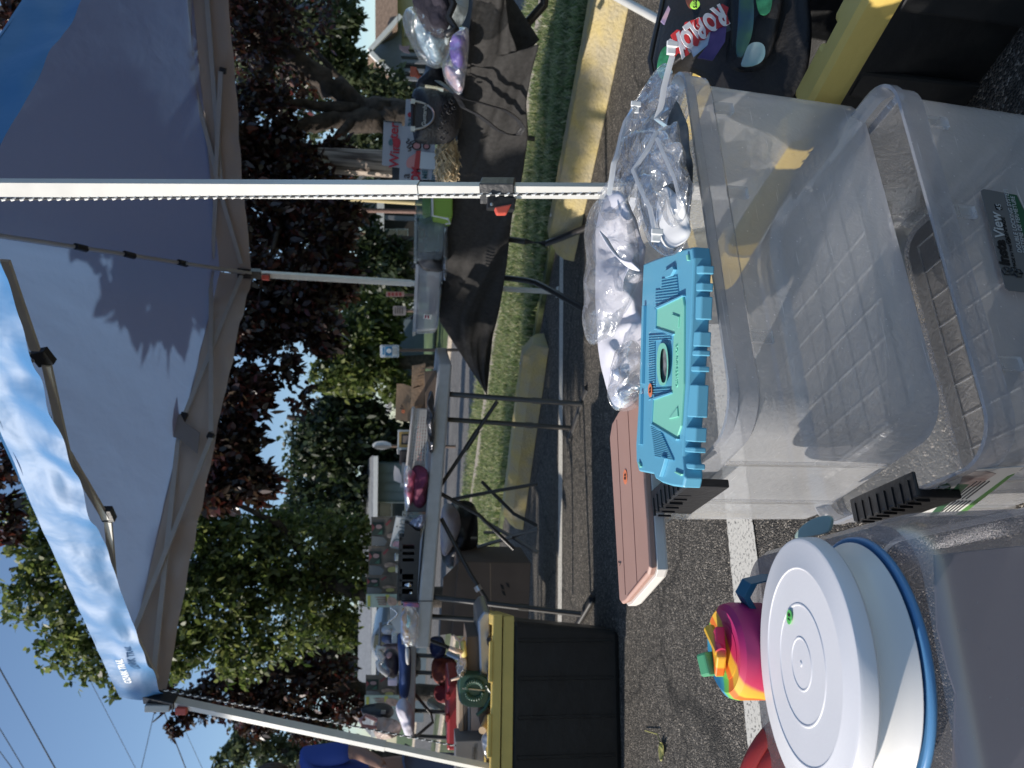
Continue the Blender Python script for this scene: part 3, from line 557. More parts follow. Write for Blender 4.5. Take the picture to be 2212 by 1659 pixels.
# slider/lock on near leg
lk = A.lerp(feetA, .0)
pA = VPl(1077, 413, (A.x, A.y), (feetA.x+.001, feetA.y)) if False else None
tA = [t_/200 for t_ in range(200)]
def onleg(top, foot, X):
    best = None
    for t_ in tA:
        p = top.lerp(foot, t_); v = p-O; x, y, z = v.dot(rt), v.dot(upv), v.dot(fw); px = CX-y/z*F
        if best is None or abs(px-X) < best[0]: best = (abs(px-X), p)
    return best[1]
p1 = onleg(A, feetA, 1044); p2 = onleg(A, feetA, 1110); ctr = (p1+p2)/2; lh = (p2-p1).length
ra = (feetA-A).normalized()
lo = obj('leg_lock', MB().tube([p1, p2], .0215, sq=True, rot=.58), m_blk, cn, bevel=.002)
obj('lock_bracket', MB().box(ctr+Vector((-.03, -.012, -.006)), (.026, .024, lh*.8)), m_blk, lo, bevel=.002)
obj('release_lever', MB().prism([ctr+Vector((-.03, -.026, -.028)), ctr+Vector((-.052, -.026, -.018)), ctr+Vector((-.054, -.026, .002)), ctr+Vector((-.040, -.026, .008))], (0, .02, 0)), m_red, lo, bevel=.003)
obj('rivet', MB().lathe(ctr+Vector((-.036, -.026, .014)), [(0, 0), (.003, 0), (.0035, .002), (0, .003)], 10, Matrix.Rotation(math.radians(90), 3, 'X')), MAT_steel, lo)
# corner brackets
def bracket(p, foot, red=True):
    d = (foot-p).normalized(); b = obj('corner_bracket', MB().tube([p-d*.03, p+d*.10], .024, sq=True, rot=.58), m_blk, cn, bevel=.003)
    if red: obj('release_button', MB().box(p+d*.13+Vector((-.022, -.016, 0)), (.03, .03, .045)), m_red, b, bevel=.004)
bracket(B, feetB); bracket(Cc, feetC)
obj('corner_cap', MB().box(Cc+Vector((-.035, -.01, -.03)), (.03, .05, .1)), m_frame, cn, bevel=.004)
# trusses (flat bars) in the eave planes
def bar(a, b, wd=.011, th=.006):
    a, b = Vector(a), Vector(b); e = (b-a).normalized(); s = Vector((0, 0, 1)).cross(e).normalized(); u = e.cross(s)
    return MB().loft([[p+s*th*i+u*wd*j for i, j in ((-1, -1), (1, -1), (1, 1), (-1, 1))] for p in (a, b)])
def bcpt(X, Y, off=0): return VPl(X, Y, B.xy, Cc.xy)+Vector((0, -off, 0))
def acpt(X, Y, off=0): return VPl(X, Y, A.xy, Cc.xy)+Vector((0, off, 0))
def bdpt(X, Y, off=0): return VPl(X, Y, B.xy, D.xy)+Vector((0, -off, 0))
for fn, p, q, o_ in ((bcpt, (523, 597), (401, 898), .02), (bcpt, (459, 575), (460, 932), .035), (bcpt, (391, 916), (335, 1462), .02), (bcpt, (460, 945), (292, 1369), .035),
                     (bdpt, (462, 560), (472, 380), .03), (bdpt, (472, 380), (412, 150), .03), (bdpt, (523, 570), (482, 430), .02), (bdpt, (482, 430), (445, -60), .02), (bdpt, (471, 385), (482, 162), .045), (bdpt, (412, 112), (413, -70), .03),
                     (acpt, (0, 560), (68, 755), .02), (acpt, (93, 788), (175, 1152), .02), (acpt, (60, 860), (220, 1125), .035), (acpt, (175, 1160), (333, 1470), .02), (acpt, (224, 1130), (243, 1330), .035), (acpt, (205, 1240), (322, 1484), .03)):
    obj('truss_bar', bar(fn(*p, o_), fn(*q, o_)), m_frame, cn)
def knuckle(fn, p, q, off=.03, w_=.016): return obj('truss_joint', bar(fn(*p, off), fn(*q, off), w_, .012), m_blk, cn, bevel=.002)
knuckle(bcpt, (404, 892), (396, 908)); knuckle(bcpt, (461, 936), (456, 946)); knuckle(bdpt, (412, 114), (412, 126)); knuckle(bdpt, (412, 147), (414, 160), .04); knuckle(bdpt, (485, 152), (484, 164))
kb = knuckle(acpt, (67, 756), (90, 785), .035, .022); knuckle(acpt, (214, 1104), (225, 1128), .045, .02); knuckle(acpt, (172, 1150), (178, 1154), .04, .02)
for p in ((72, 764), (80, 780)):
    c = acpt(*p, -.0); obj('rivet', MB().lathe(c-Vector((0, .02, 0)), [(0, 0), (.004, 0), (.005, .003), (0, .004)], 10, Matrix.Rotation(math.radians(90), 3, 'X')), MAT_steel, kb)
# rafter from far corner to apex
rB = B+Vector((0, 0, -.02)); rp = [rB.lerp(apex-Vector((0, 0, .12)), u)+Vector((0, 0, -.03*math.sin(u*3.14))) for u in (0, .25, .5, .75, 1)]
obj('rafter', MB().tube(rp, .0095), m_frame, cn); obj('rafter', MB().tube([rB+Vector((0, -.03, -.03)), rp[1].lerp(rp[2], .2)+Vector((0, 0, -.02))], .008), m_frame, cn)
for q in (rp[1].lerp(rp[2], .2), rp[2], rp[2].lerp(rp[3], .6)): obj('rafter_joint', MB().tube([q+Vector((.0, .03, -.012)), q+Vector((0, -.03, .01))], .016), m_blk, cn)
for q in (A, Cc, D): obj('rafter', MB().tube([q+Vector((0, 0, .0)), q.lerp(apex, .5)-Vector((0, 0, .03)), apex-Vector((0, 0, .05))], .0095), m_frame, cn)
obj('apex_hub', MB().lathe(apex-Vector((0, 0, .1)), [(0, 0), (.05, 0), (.06, .02), (.05, .06), (0, .08)]), m_blk, cn)
obj('fabric_tab', MB().prism([bcpt(*q, .05) for q in ((364, 893), (358, 916), (360, 937), (391, 945), (405, 955), (432, 978), (438, 935), (405, 912), (395, 895))], (.004, .006, 0)), mat('pale_fabric', (.34, .32, .31), .8), cn)
# dotted cords hanging by the legs
m_cord = mat('grey_cord', (.5, .48, .45), .8); m_cordw = mat('cord_white', (.85, .84, .8), .7)
def cord(name, label, pts, r, seg):
    t = thing(name, label, 'cord', pts[-1]); a, b = pts[0], pts[-1]; n = int((b-a).length/seg); mb = MB(); wb = MB()
    mb.tube(pts, r*.7, 8)
    for i in range(n):
        c = a.lerp(b, (i+.5)/n); e = (b-a).normalized(); s = Vector((1, 0, 0)); wb.tube([c-e*seg*.3-s*r*.5, c+e*seg*.3+s*r*.3], r*.75, 6)
    obj('core', mb, mat('cord_dark', (.05, .05, .05), .8), t); o = obj('strands', wb, m_cordw, t); return t
cord('cord', 'twisted black and white cord hanging down the near canopy leg', [W(-60, 431, 1.52), W(560, 425, 1.50), W(1300, 418, 1.38)][::2], .0035, .017)
cord('cord', 'twisted cord slanting beside the left canopy leg', [W(352, 1490, 3.15), W(985, 1611, 3.05)], .0045, .03)
# brand lettering on the valance
va = Cc.lerp(A, .06)+Vector((0, 0, -.12)); ed = (A-Cc).normalized(); outv = Vector((ed.y, -ed.x, 0)); outv = outv if outv.dot(Vector((-1, -1, 0))) > 0 else -outv
text('lettering', 'OZARK TRAIL', mat('print_white', (.85, .88, .9), .6), cn, VPl(268, 1450, (A+outv*.05).xy, (Cc+outv*.05).xy), ed, UPV, .036, .001, .8, .001)

# ============================================================ LONG GREY TABLE AND WHAT IS ON IT
m_table = mat('table_plastic', (.50, .48, .46), .5, var=.05, vs=30, bump=.08, bs=120)
m_leg = mat('table_leg_paint', (.045, .042, .04), .35, .3)
m_legl = mat('table_leg_grey', (.22, .21, .20), .35, .4)  # lighter copy of the leg paint, standing in for sunlit legs
def rod(parent, name, pts, r, m=None, sleeve=None):
    o = obj(name, MB().tube([W(*p) for p in pts], r, 12), m or m_leg, parent, smooth='auto')
    if sleeve: a, b = W(*sleeve[0]), W(*sleeve[1]); obj('sleeve', MB().tube([a, b], r*1.22, 12), m_leg, o)
    return o
def tdep(Y): return 4.1+(3.75-4.1)*(Y-785)/617
t = thing('folding_table', 'long grey-topped folding table with black legs carrying boxes and baskets', 'table', gnd(1250, 1090, 4.2), 'folding tables')
top = MB(); R0 = [W(947, 785, 4.1), W(930, 999, 3.98), W(911, 1209, 3.86), W(896, 1402, 3.75)]; dz = .075
top.prism([R0[0], R0[3], W(974, 785, 4.1)*0+R0[3]-Vector((0, 0, dz)), R0[0]-Vector((0, 0, dz))], Vector((.12, .72, 0)))
obj('table_top', top, m_table, t, bevel=.012)
seam = R0[0].lerp(R0[3], .845); obj('hinge_seam', MB().prism([seam+Vector((0, -.003, .001)), seam+Vector((.003, -.003, .001)), seam+Vector((.003, -.003, -dz)), seam+Vector((0, -.003, -dz))], (0, .004, 0)), m_dark, t)
rod(t, 'leg', [(950, 850, 4.14), (1256, 873, 3.98)], .0145, sleeve=((1150, 865, 4.03), (1172, 867, 4.02)))
rod(t, 'leg', [(950, 905, 4.36), (1236, 925, 4.26)], .0145, sleeve=((1135, 918, 4.3), (1152, 919, 4.29)))
rod(t, 'foot_bar', [(1268, 842, 3.92), (1231, 951, 4.3)], .0175)
for q in ((1268, 842, 3.92), (1231, 951, 4.3)): p = W(*q); e = (W(1268, 842, 3.92)-W(1231, 951, 4.3)).normalized(); obj('end_cap', MB().tube([p-e*.015, p+e*.015], .02, 12), m_blk, t)
rod(t, 'brace', [(1074, 867, 4.1), (1030, 932, 4.14), (950, 1052, 4.2)], .011); rod(t, 'brace', [(1032, 930, 4.13), (1006, 970, 4.15)], .015)
rod(t, 'brace', [(950, 1065, 4.1), (1034, 1112, 4.1), (1110, 1186, 4.1)], .011)
rod(t, 'brace', [(953, 1120, 4.0), (1015, 1238, 3.9), (1056, 1302, 3.85)], .011)
obj('brace_collar', MB().tube([W(1030, 1266, 3.87), W(1036, 1276, 3.86)], .019, 12), MAT_steel, t)
rod(t, 'leg', [(920, 1288, 3.86), (1106, 1310, 3.72), (1256, 1327, 3.6)], .0145, sleeve=((1120, 1311, 3.70), (1142, 1313, 3.69)))
rod(t, 'leg', [(920, 1331, 4.1), (1110, 1345, 4.0), (1200, 1352, 3.98)], .0145)
rod(t, 'foot_bar', [(1281, 1293, 3.55), (1240, 1362, 3.75)], .0175)
p = W(1281, 1293, 3.55); obj('end_cap', MB().tube([p-Vector((.012, 0, 0)), p+Vector((.012, 0, 0))], .021, 12), m_blk, t)
# folding chair under / behind the table
t = thing('folding_stool', 'small folding stool with crossed metal legs under the middle of the long table', 'stool', gnd(1200, 1140, 4.9))
rod(t, 'leg', [(979, 1078, 4.9), (1080, 1059, 4.85), (1161, 1045, 4.8)], .012); rod(t, 'leg', [(1031, 1182, 4.8), (1106, 1160, 4.75), (1161, 1142, 4.7)], .012, m_legl)
rod(t, 'leg', [(1050, 1128, 4.9), (1106, 1160, 4.8), (1161, 1193, 4.7)], .012, m_legl); rod(t, 'leg', [(1040, 1040, 5), (1110, 1110, 4.95), (1160, 1136, 4.9)], .012)
obj('crossbar', MB().tube([W(955, 1160, 4.95), W(1030, 1163, 4.95)], .014), m_legl, t); obj('crossbar', MB().tube([W(1045, 1150, 4.85), W(1080, 1150, 4.85)], .01), m_legl, t)
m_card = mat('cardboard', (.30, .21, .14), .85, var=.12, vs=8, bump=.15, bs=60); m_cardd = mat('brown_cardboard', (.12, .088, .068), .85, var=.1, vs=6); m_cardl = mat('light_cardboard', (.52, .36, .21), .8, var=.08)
t = thing('cardboard_box', 'big brown cardboard box standing on the asphalt under the left half of the long table', 'box', gnd(1150, 1290, 4.6))
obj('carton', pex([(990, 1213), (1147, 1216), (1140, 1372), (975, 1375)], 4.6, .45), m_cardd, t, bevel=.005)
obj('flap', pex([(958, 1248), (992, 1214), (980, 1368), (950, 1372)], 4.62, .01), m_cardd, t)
for i, (X, Y) in enumerate(((1080, 1262), (1092, 1258), (1083, 1275))): obj('printed_mark', pex([(X, Y), (X+4, Y+10), (X+10, Y+12), (X+7, Y+2)], 4.597, .001), m_dark, t)
obj('tape_seam', pex([(1058, 1216), (1060, 1372), (1062, 1372), (1060, 1216)], 4.597, .001), m_card, t)
o = obj('garbage_bag', pillow([(962, 1090), (1000, 1078), (1030, 1088), (1034, 1150), (1030, 1215), (1000, 1235), (955, 1225), (950, 1160)], 5.1, .22, .05, 5), mat('bag_black', (.008, .008, .009), .35, bump=.5, bs=14), smooth=True); tag(o, 'black plastic bag slumped under the middle of the long table', 'bag')
o = obj('folded_fabric', pillow([(953, 1082), (985, 1092), (1000, 1130), (985, 1170), (960, 1210), (950, 1180)], 4.95, .08, .02, 8), mat('map_print', (.42, .38, .35), .8, col2=(.3, .26, .3), vs=9), smooth=True); tag(o, 'pale crumpled printed fabric hanging over the black plastic bag', 'fabric')
o = obj('paper_bag', pillow([(985, 1238), (1010, 1232), (1030, 1250), (1012, 1275), (984, 1270)], 4.8, .05, .02, 9), mat('white_paper', (.6, .58, .56), .7), smooth=True); tag(o, 'small white bundle between black bag and cardboard box', 'bundle')

# carton with folded wings
t = thing('cardboard_box', 'open cardboard box with a fan of corrugated dividers on the right end of the table', 'box', W(945, 840, 4.2))
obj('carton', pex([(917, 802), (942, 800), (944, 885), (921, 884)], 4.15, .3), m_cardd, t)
dv = MB()
for i in range(14):
    Y = 792+i*6.3; X = 889-(Y-792)*.0; a = 4.16+.02*i
    dv.prism([W(893-.07*i, Y, a), W(918, Y-8, a), W(918, Y-4.4, a), W(893-.07*i, Y+3.2, a)], (0, .012, 0))
obj('corrugated_dividers', dv, m_card, t)
obj('divider_sheet', pex([(890, 790), (919, 786), (917, 872), (887, 880)], 4.3, .12), m_card, t)
t = thing('cardboard_box', 'upright brown cardboard panel box with an orange price dot behind the dividers', 'box', W(945, 880, 4.5))
obj('panel', pex([(857, 829), (871, 829), (888, 835), (887, 880), (888, 912), (854, 907), (855, 870)], 4.45, .02), m_card, t)
obj('side_flap', pex([(887, 879), (902, 877), (899, 910), (887, 918)], 4.44, .02), m_cardl, t); obj('carton', pex([(888, 836), (944, 836), (944, 915), (890, 915)], 4.5, .25), m_card, t)
m_orange = mat('orange_sticker', (.75, .22, .10), .6)
m_ink = mat('ink', (.03, .02, .02), .6)
def dot(par, X, Y, d, r, m, s, up=UPV, size=None):
    st = obj('price_sticker', pex([(X+r*math.cos(a*.5236), Y+r*math.sin(a*.5236)) for a in range(12)], d, .002), m, par)
    text('price', s, m_ink, st, W(X, Y, d-.003), RV, up, (size or r*1.3)*d/F); return st
dot(t, 871, 889, 4.435, 4, m_orange, '2')
obj('scribble', MB().tube([W(866, 875, 4.44), W(870, 879, 4.44), W(864, 882, 4.44), W(872, 884, 4.44), W(868, 888, 4.44)], .004, 5), m_ink, t)
# basket
def lattice_mat(): pass
t = thing('plastic_basket', 'white lattice plastic basket full of small things on the long table', 'basket', W(930, 950, 4.05))
m_bask = mat('basket_plastic', (.62, .58, .55), .5, trans=.25)
bk = MB()
for i in range(20):
    f = i/19; Y0 = 884+(1018-884)*f; bk.tube([W(895-14*f, Y0, 4.02), W(926-9*f, Y0+0, 4.03)], .0045, 4, sq=True)
for j in range(6):
    f = j/5; bk.tube([W(899+26*f, 884, 4.018), W(886+30*f, 1018, 4.018)], .005, 4, sq=True)
obj('lattice_side', bk, m_bask, t)
b2 = MB()
for i in range(20):
    f = i/19; Y0 = 884+(1018-884)*f; b2.tube([W(895-14*f, Y0, 4.28), W(924-9*f, Y0, 4.28)], .0045, 4, sq=True)
for j in range(6): f = j/5; b2.tube([W(899+24*f, 884, 4.279), W(886+28*f, 1018, 4.279)], .005, 4, sq=True)
obj('lattice_side', b2, m_bask, t)
obj('rim', MB().tube([W(893, 882, 4.01), W(879, 1018, 4.01), W(879, 1018, 4.29), W(893, 882, 4.29), W(893, 882, 4.01)], .011, 6), m_bask, t)
o = obj('folded_cloth', pillow([(905, 900), (898, 950), (900, 1000), (920, 1000), (924, 900)], 4.15, .07, .02, 12), mat('mixed_toys', (.30, .2, .16), .6, col2=(.45, .12, .1), vs=22), smooth=True); tag(o, 'reddish-brown cloth items lying inside the white basket', 'cloth')
m_foil = mat('dark_foil', (.12, .12, .13), .22, .6, bump=1, bs=9)
o = obj('plastic_bag', pillow([(926, 841), (939, 850), (938, 930), (937, 985), (925, 975), (922, 920), (922, 880)], 3.98, .05, .05, 16), m_foil, smooth=True); tag(o, 'crumpled shiny dark grey plastic lying in front of the white basket', 'bag')
# frames
m_gold = mat('gold_frame', (.42, .27, .10), .4, .4); m_silver = mat('silver_frame', (.55, .55, .56), .35, .6)
t = thing('picture_frame', 'silver and gold picture frame with brown picture standing behind the basket', 'picture frame', W(900, 950, 4.4))
obj('outer_frame', pex([(859, 929), (896, 929), (896, 971), (858, 969)], 4.4, .03), m_silver, t); obj('inner_frame', pex([(862, 933), (896, 932), (896, 967), (862, 966)], 4.395, .01), m_gold, t)
obj('border', pex([(867, 938), (896, 938), (896, 961), (867, 960)], 4.39, .01), m_dark, t); obj('picture', pex([(870, 941), (896, 941), (896, 958), (870, 957)], 4.385, .01), mat('brown_print', (.2, .16, .14), .7), t)
t = thing('gift_box', 'small white box printed with nested black squares between frame and dark box', 'box', W(890, 974, 4.4))
obj('box', pex([(857, 970), (873, 968), (896, 972), (896, 981), (858, 981)], 4.38, .08), m_white, t)
for k, s in enumerate((0, 3)): obj('printed_square', pex([(860+s, 970.5+s), (861+s, 970.5+s), (861+s, 979), (872, 979), (872, 980), (860+s, 980)], 4.378, .002), m_ink, t)
o = obj('shoe_box', pex([(864, 972), (893, 972), (891, 1008), (862, 1005)], 4.36, .2), mat('dark_brown_box', (.045, .035, .033), .6), bevel=.01); tag(o, 'dark brown box behind the left end of the white basket', 'box')
t = thing('tissue_box', 'grey open box with white tissue paper sticking out behind the pink clothes', 'box', W(905, 1030, 4.3))
obj('box', pex([(868, 1002), (893, 1004), (894, 1045), (866, 1044)], 4.28, .2), mat('grey_board', (.45, .44, .43), .7), t); obj('lid_flap', pex([(852, 1005), (862, 1014), (868, 1030), (868, 1045), (851, 1038), (850, 1022)], 4.27, .01), mat('pale_board', (.6, .57, .57), .7), t)
obj('front_label', pex([(866, 1044), (888, 1045), (886, 1056), (864, 1052)], 4.26, .02), mat('print_board', (.66, .64, .62), .7, col2=(.35, .35, .35), vs=60), t)
m_plum = mat('plum_cloth', (.16, .03, .07), .8, var=.4, vs=14, bump=.4, bs=30); m_pinkc = mat('magenta_cloth', (.5, .09, .16), .7, var=.3, vs=20)
o = obj('clothes_pile', pillow([(888, 1010), (905, 1002), (926, 1015), (925, 1050), (921, 1095), (895, 1100), (884, 1060)], 4.0, .1, .04, 14), m_plum, smooth=True); tag(o, 'pile of dark plum and maroon clothes on the long table', 'clothes')
o = obj('clothes_bag', pillow([(880, 1012), (900, 1018), (897, 1045), (893, 1075), (884, 1100), (875, 1060), (882, 1040)], 3.97, .05, .03, 20), m_pinkc, smooth=True); tag(o, 'bright magenta clothes in a clear bag on top of the plum pile', 'clothes')
o = obj('clear_bag', pillow([(872, 1008), (884, 1004), (892, 1020), (886, 1060), (886, 1098), (877, 1110), (872, 1065)], 3.93, .04, .03, 22), clear('film', (.98, .98, 1), (.85, .85, .88), .12, .08, .1, 20, .6, 30, .5), smooth=True); tag(o, 'clear wrinkled film around the magenta clothes', 'bag')
t = thing('game_box', 'grey box with a colourful picture edge between clothes and the script sign', 'box', W(912, 1098, 4.0))
obj('box', pex([(881, 1085), (922, 1087), (920, 1106), (880, 1106)], 3.98, .2), mat('grey_board2', (.2, .19, .19), .6), t, bevel=.004)
obj('picture_edge', pex([(880, 1106), (920, 1106), (920, 1113), (880, 1112)], 3.98, .2), mat('colour_print', (.35, .62, .6), .5, col2=(.8, .35, .2), vs=14), t)
# script sign
t = thing('framed_sign', 'tilted white sign with grey handwriting and a pink strip on the long table', 'sign', W(915, 1140, 4.0))
q = [(857.5, 1117), (919, 1127), (900, 1192), (844, 1178)]
obj('frame', pex([(q[0][0]-2, q[0][1]-2), (q[1][0]+1, q[1][1]-2), (q[2][0]+1, q[2][1]+2), (q[3][0]-2, q[3][1]+2)], 3.93, .02), m_silver, t)
obj('board', pex(q, 3.925, .02), m_white, t)
obj('coloured_strip', pex([(846.5, 1169), (906, 1174), (900, 1192), (844, 1178)], 3.922, .004), mat('pink_strip', (.7, .4, .45), .7), t)
sr = (W(855, 1125, 3.9)-W(846, 1165, 3.9)).normalized()
text('handwriting', 'Doing', mat('grey_ink', (.22, .25, .26), .6), t, W(866, 1146, 3.918), sr, UPV+Vector((-.2, 0, 0)), .085, .001, 1, 0)
obj('shadow_bag', pillow([(880, 1128), (917, 1108), (921, 1120), (916, 1138), (905, 1146), (890, 1140)], 3.88, .03, .015, 18), mat('iridescent_film', (.35, .36, .45), .15, .6, bump=.6, bs=20), t, smooth=True) if False else None
o = obj('foil_bag', pillow([(880, 1128), (917, 1108), (921, 1120), (916, 1138), (905, 1146), (890, 1140)], 3.88, .03, .015, 18), mat('iridescent_film', (.35, .36, .45), .15, .6, bump=.6, bs=20), smooth=True); tag(o, 'small shiny bluish foil bag leaning on the script sign', 'bag')
# black rack
m_rack = mat('rack_black', (.014, .015, .018), .45)
t = thing('wine_rack', 'black slotted plastic rack lying on the long table beside the script sign', 'rack', W(910, 1200, 3.85))
obj('face', MB().prism([W(*p, 3.84) for p in ((874, 1130), (882, 1132), (898, 1146), (909, 1148), (909, 1160), (873, 1160))], (0, .25, 0)), m_rack, t)
for Y0, Y1 in ((1160, 1176), (1186, 1192), (1199, 1206), (1213, 1240), (1252, 1256), (1268, 1272), (1283, 1297)): obj('slat', pex([(864+(Y0 > 1200)*-2, Y0), (908-(Y0-1160)*.06, Y0), (907-(Y0-1160)*.06, Y1), (864, Y1)], 3.84, .22), m_rack, t)
obj('back_plate', pex([(862, 1160), (870, 1160), (868, 1298), (858, 1298)], 3.84, .22), m_rack, t); obj('front_plate', pex([(896, 1160), (908, 1160), (901, 1298), (891, 1298)], 3.842, .22), m_rack, t)
obj('inner_panel', pex([(862, 1160), (908, 1160), (900, 1298), (857, 1298)], 3.98, .02), m_dark, t)
o = obj('glass_jars', MB().lathe(W(882, 1263, 3.86), [(0, -.02), (.018, -.02), (.02, .0), (.012, .02), (.004, .03), (0, .03)], 16).lathe(W(889, 1283, 3.86), [(0, -.02), (.012, -.015), (.02, .0), (.01, .02), (0, .02)], 16), mat('shiny_metal', (.8, .8, .8), .12, 1), smooth=True); tag(o, 'two small shiny metal cones standing in the black rack', 'ornament')
# hanging printed bags behind
m_pan = mat('poster_back', (.075, .065, .05), .8, col2=(.22, .18, .14), vs=7); m_pd = mat('poster_dark', (.03, .045, .035), .7); m_pg = mat('poster_grey', (.15, .16, .16), .7); m_pr = mat('poster_red', (.25, .06, .06), .7); m_pp = mat('poster_pink', (.33, .22, .21), .7); m_py = mat('poster_yellow', (.42, .38, .14), .7); m_tan = mat('poster_tan', (.36, .26, .2), .8, var=.4, vs=20)
def banner(y0, s, label, X0=802, d=5.3, lit=False):
    t = thing('printed_banner', label, 'banner', W(X0+60, y0+s/2, d), 'printed banners hanging behind the tables')
    f = lambda px: [(X0+a*66/100, y0+b*s/100) for a, b in px]
    obj('sheet', pex(f([(0, 0), (100, 0), (100, 100), (0, 100)]), d, .012), m_pan, t)
    obj('dark_square', pex(f([(3, 18), (42, 18), (42, 62), (3, 62)]), d-.004, .003), m_pd, t)
    obj('red_triangle', pex(f([(2, 22), (12, 36), (2, 50)]), d-.008, .003), m_pr, t)
    obj('pale_patch', pex(f(smoothpoly([(14, 26), (34, 26), (36, 40), (16, 42)], 16, 2)), d-.008, .003), m_pp, t)
    obj('green_triangle', pex(f([(20, 60), (36, 44), (36, 60)]), d-.008, .003), mat('poster_green', (.05, .13, .09), .7), t)
    obj('red_stroke', pex(f([(46, 24), (62, 8), (66, 12), (50, 32)]), d-.004, .003), m_pr, t)
    obj('grey_patch', pex(f([(2, 66), (40, 70), (52, 84), (44, 100), (2, 100)]), d-.004, .003), m_pg, t)
    obj('brown_stroke', pex(f(smoothpoly([(50, 60), (70, 55), (94, 62), (96, 74), (72, 70), (54, 76)], 24, 2)), d-.004, .003), m_tan, t)
    obj('yellow_band', pex(f(smoothpoly([(62, 74), (88, 70), (92, 88), (64, 92)], 20, 2)), d-.004, .003), m_py, t)
    return t
banner(1117, 62, 'dim banner with dark square and red triangle right behind the script sign', 802, 5.3)
banner(1180, 62, 'dim banner with dark square and red triangle behind the black rack', 796, 5.3)
banner(1242, 40, 'narrow piece of dim banner beside the bright castle poster', 792, 5.3)
banner(1459, 50, 'dim banner with dark square hanging left of the white-handled bag', 790, 5.6)
def castle(Y0, Y1, X0, X1, d, label):
    t = thing('poster', label, 'poster', W(X1, (Y0+Y1)/2, d), 'bright yellow-topped posters')
    obj('sheet', pex([(X0, Y0), (X1, Y0), (X1+2, Y1), (X0, Y1)], d, .012), mat('poster_mint', (.52, .60, .48), .7), t)
    obj('yellow_title', pex([(X0+3, Y0+3), (X0+9, Y0+3), (X0+9, Y1-2), (X0+3, Y1-2)], d-.004, .003), mat('poster_lemon', (.62, .58, .12), .7), t)
    obj('yellow_edge', pex([(X0+42, Y0+1), (X0+50, Y0+1), (X0+50, (Y0+Y1)/2), (X0+42, (Y0+Y1)/2)], d-.004, .003), mat('poster_lemon', (.62, .58, .12), .7), t)
    tw = MB()
    for i in range(4):
        y = Y0+5+i*5; tw.prism([W(X0+18+i*3, y+1.5, d-.004), W(X0+26, y, d-.004), W(X0+44, y-.5, d-.004), W(X0+44, y+4, d-.004), W(X0+26, y+3, d-.004)], (0, .003, 0))
    obj('brown_shapes', tw, m_tan, t)
    obj('lower_shapes', pex(smoothpoly([(X0+44, Y0+4), (X1-2, Y0+8), (X1+1, Y1-4), (X0+46, Y1-3)], 20, 2), d-.006, .003), mat('poster_peach', (.55, .36, .27), .7, var=.3, vs=30), t)
castle(1284, 1312, 791, 858, 5.2, 'bright mint and yellow poster above the orange toy package'); castle(1503, 1529, 788, 862, 5.5, 'bright mint and yellow poster above the left end of the blue cloth')
# toy package etc.
t = thing('toy_package', 'clear package with orange and teal toy inside on the left end of the long table', 'toy', W(905, 1350, 3.8))
obj('backing', pex([(866, 1307), (904, 1310), (903, 1392), (868, 1392)], 3.84, .03), mat('pack_grey', (.5, .47, .44), .6), t)
obj('orange_shape', pillow([(868, 1312), (880, 1312), (884, 1350), (888, 1390), (876, 1398), (869, 1370), (868, 1340)], 3.80, .03, .008, 20), mat('toy_orange', (.72, .33, .06), .5), t, smooth=True)
obj('teal_shape', pillow([(878, 1326), (886, 1332), (888, 1350), (882, 1358), (876, 1352), (881, 1340)], 3.77, .012, 0), mat('toy_teal', (.12, .42, .42), .5), t, smooth=True)
obj('card', pex([(871, 1302), (904, 1305), (905, 1312), (872, 1311)], 3.79, .02), mat('toy_card', (.25, .2, .5), .5, col2=(.8, .2, .15), vs=25), t)
obj('blister', pillow([(864, 1308), (906, 1312), (906, 1394), (866, 1400)], 3.76, .03, .006, 20, k=1), clear('film2', (.98, .98, 1), (.85, .85, .88), .10, .06, .08, 20, .3, 30, .5), t, smooth=True)
t = thing('necklace_display', 'grey card with a beaded chain necklace behind the orange package', 'necklace', W(870, 1330, 4.1))
obj('card', pex([(842, 1312), (866, 1310), (867, 1368), (858, 1366), (843, 1342)], 4.1, .02), mat('card_grey', (.52, .53, .53), .6), t)
ch = MB()
for i in range(14): ch.lathe(W(845+11*math.sin(i*.35)+i*.3, 1313+2.6*i, 4.08), [(0, -.007), (.006, -.003), (.006, .003), (0, .007)], 8)
obj('chain', ch, mat('shiny_metal', (.8, .8, .8), .12, 1), t, smooth=True)
m_bluec = mat('blue_cloth', (.045, .085, .22), .9, var=.2, vs=8, bump=.4, bs=14)
t = thing('folding_table', 'white folding table behind the left end of the long one with a blue cloth', 'table', gnd(1080, 1450, 5.2), 'folding tables')
obj('table_top', MB().prism([W(884, 1375, 4.9), W(880, 1597, 4.8), W(895, 1597, 4.8), W(900, 1375, 4.9)], (.1, .6, 0)), m_table, t, bevel=.01)
for Y in (1415, 1452, 1535, 1590): rod(t, 'leg', [(895, Y, 4.95), (1000, Y+6, 4.9), (1180, Y+14, 4.8)], .014)
for Y in (1462, 1500): rod(t, 'leg', [(930, Y, 5.1), (990, Y+3, 5.1)], .012, m_legl)
rod(t, 'brace', [(897, 1500, 4.9), (930, 1540, 4.9), (935, 1560, 4.9), (900, 1590, 4.9)], .01); rod(t, 'brace', [(905, 1375, 4.8), (960, 1395, 4.8), (975, 1402, 4.8)], .012)
o = obj('tablecloth', pillow([(857, 1366), (862, 1430), (861, 1490), (866, 1510), (884, 1508), (890, 1450), (886, 1380), (876, 1364)], 4.9, .12, .02, 6), m_bluec, smooth=True); tag(o, 'dark blue cloth heaped along the back of the white folding table', 'cloth')
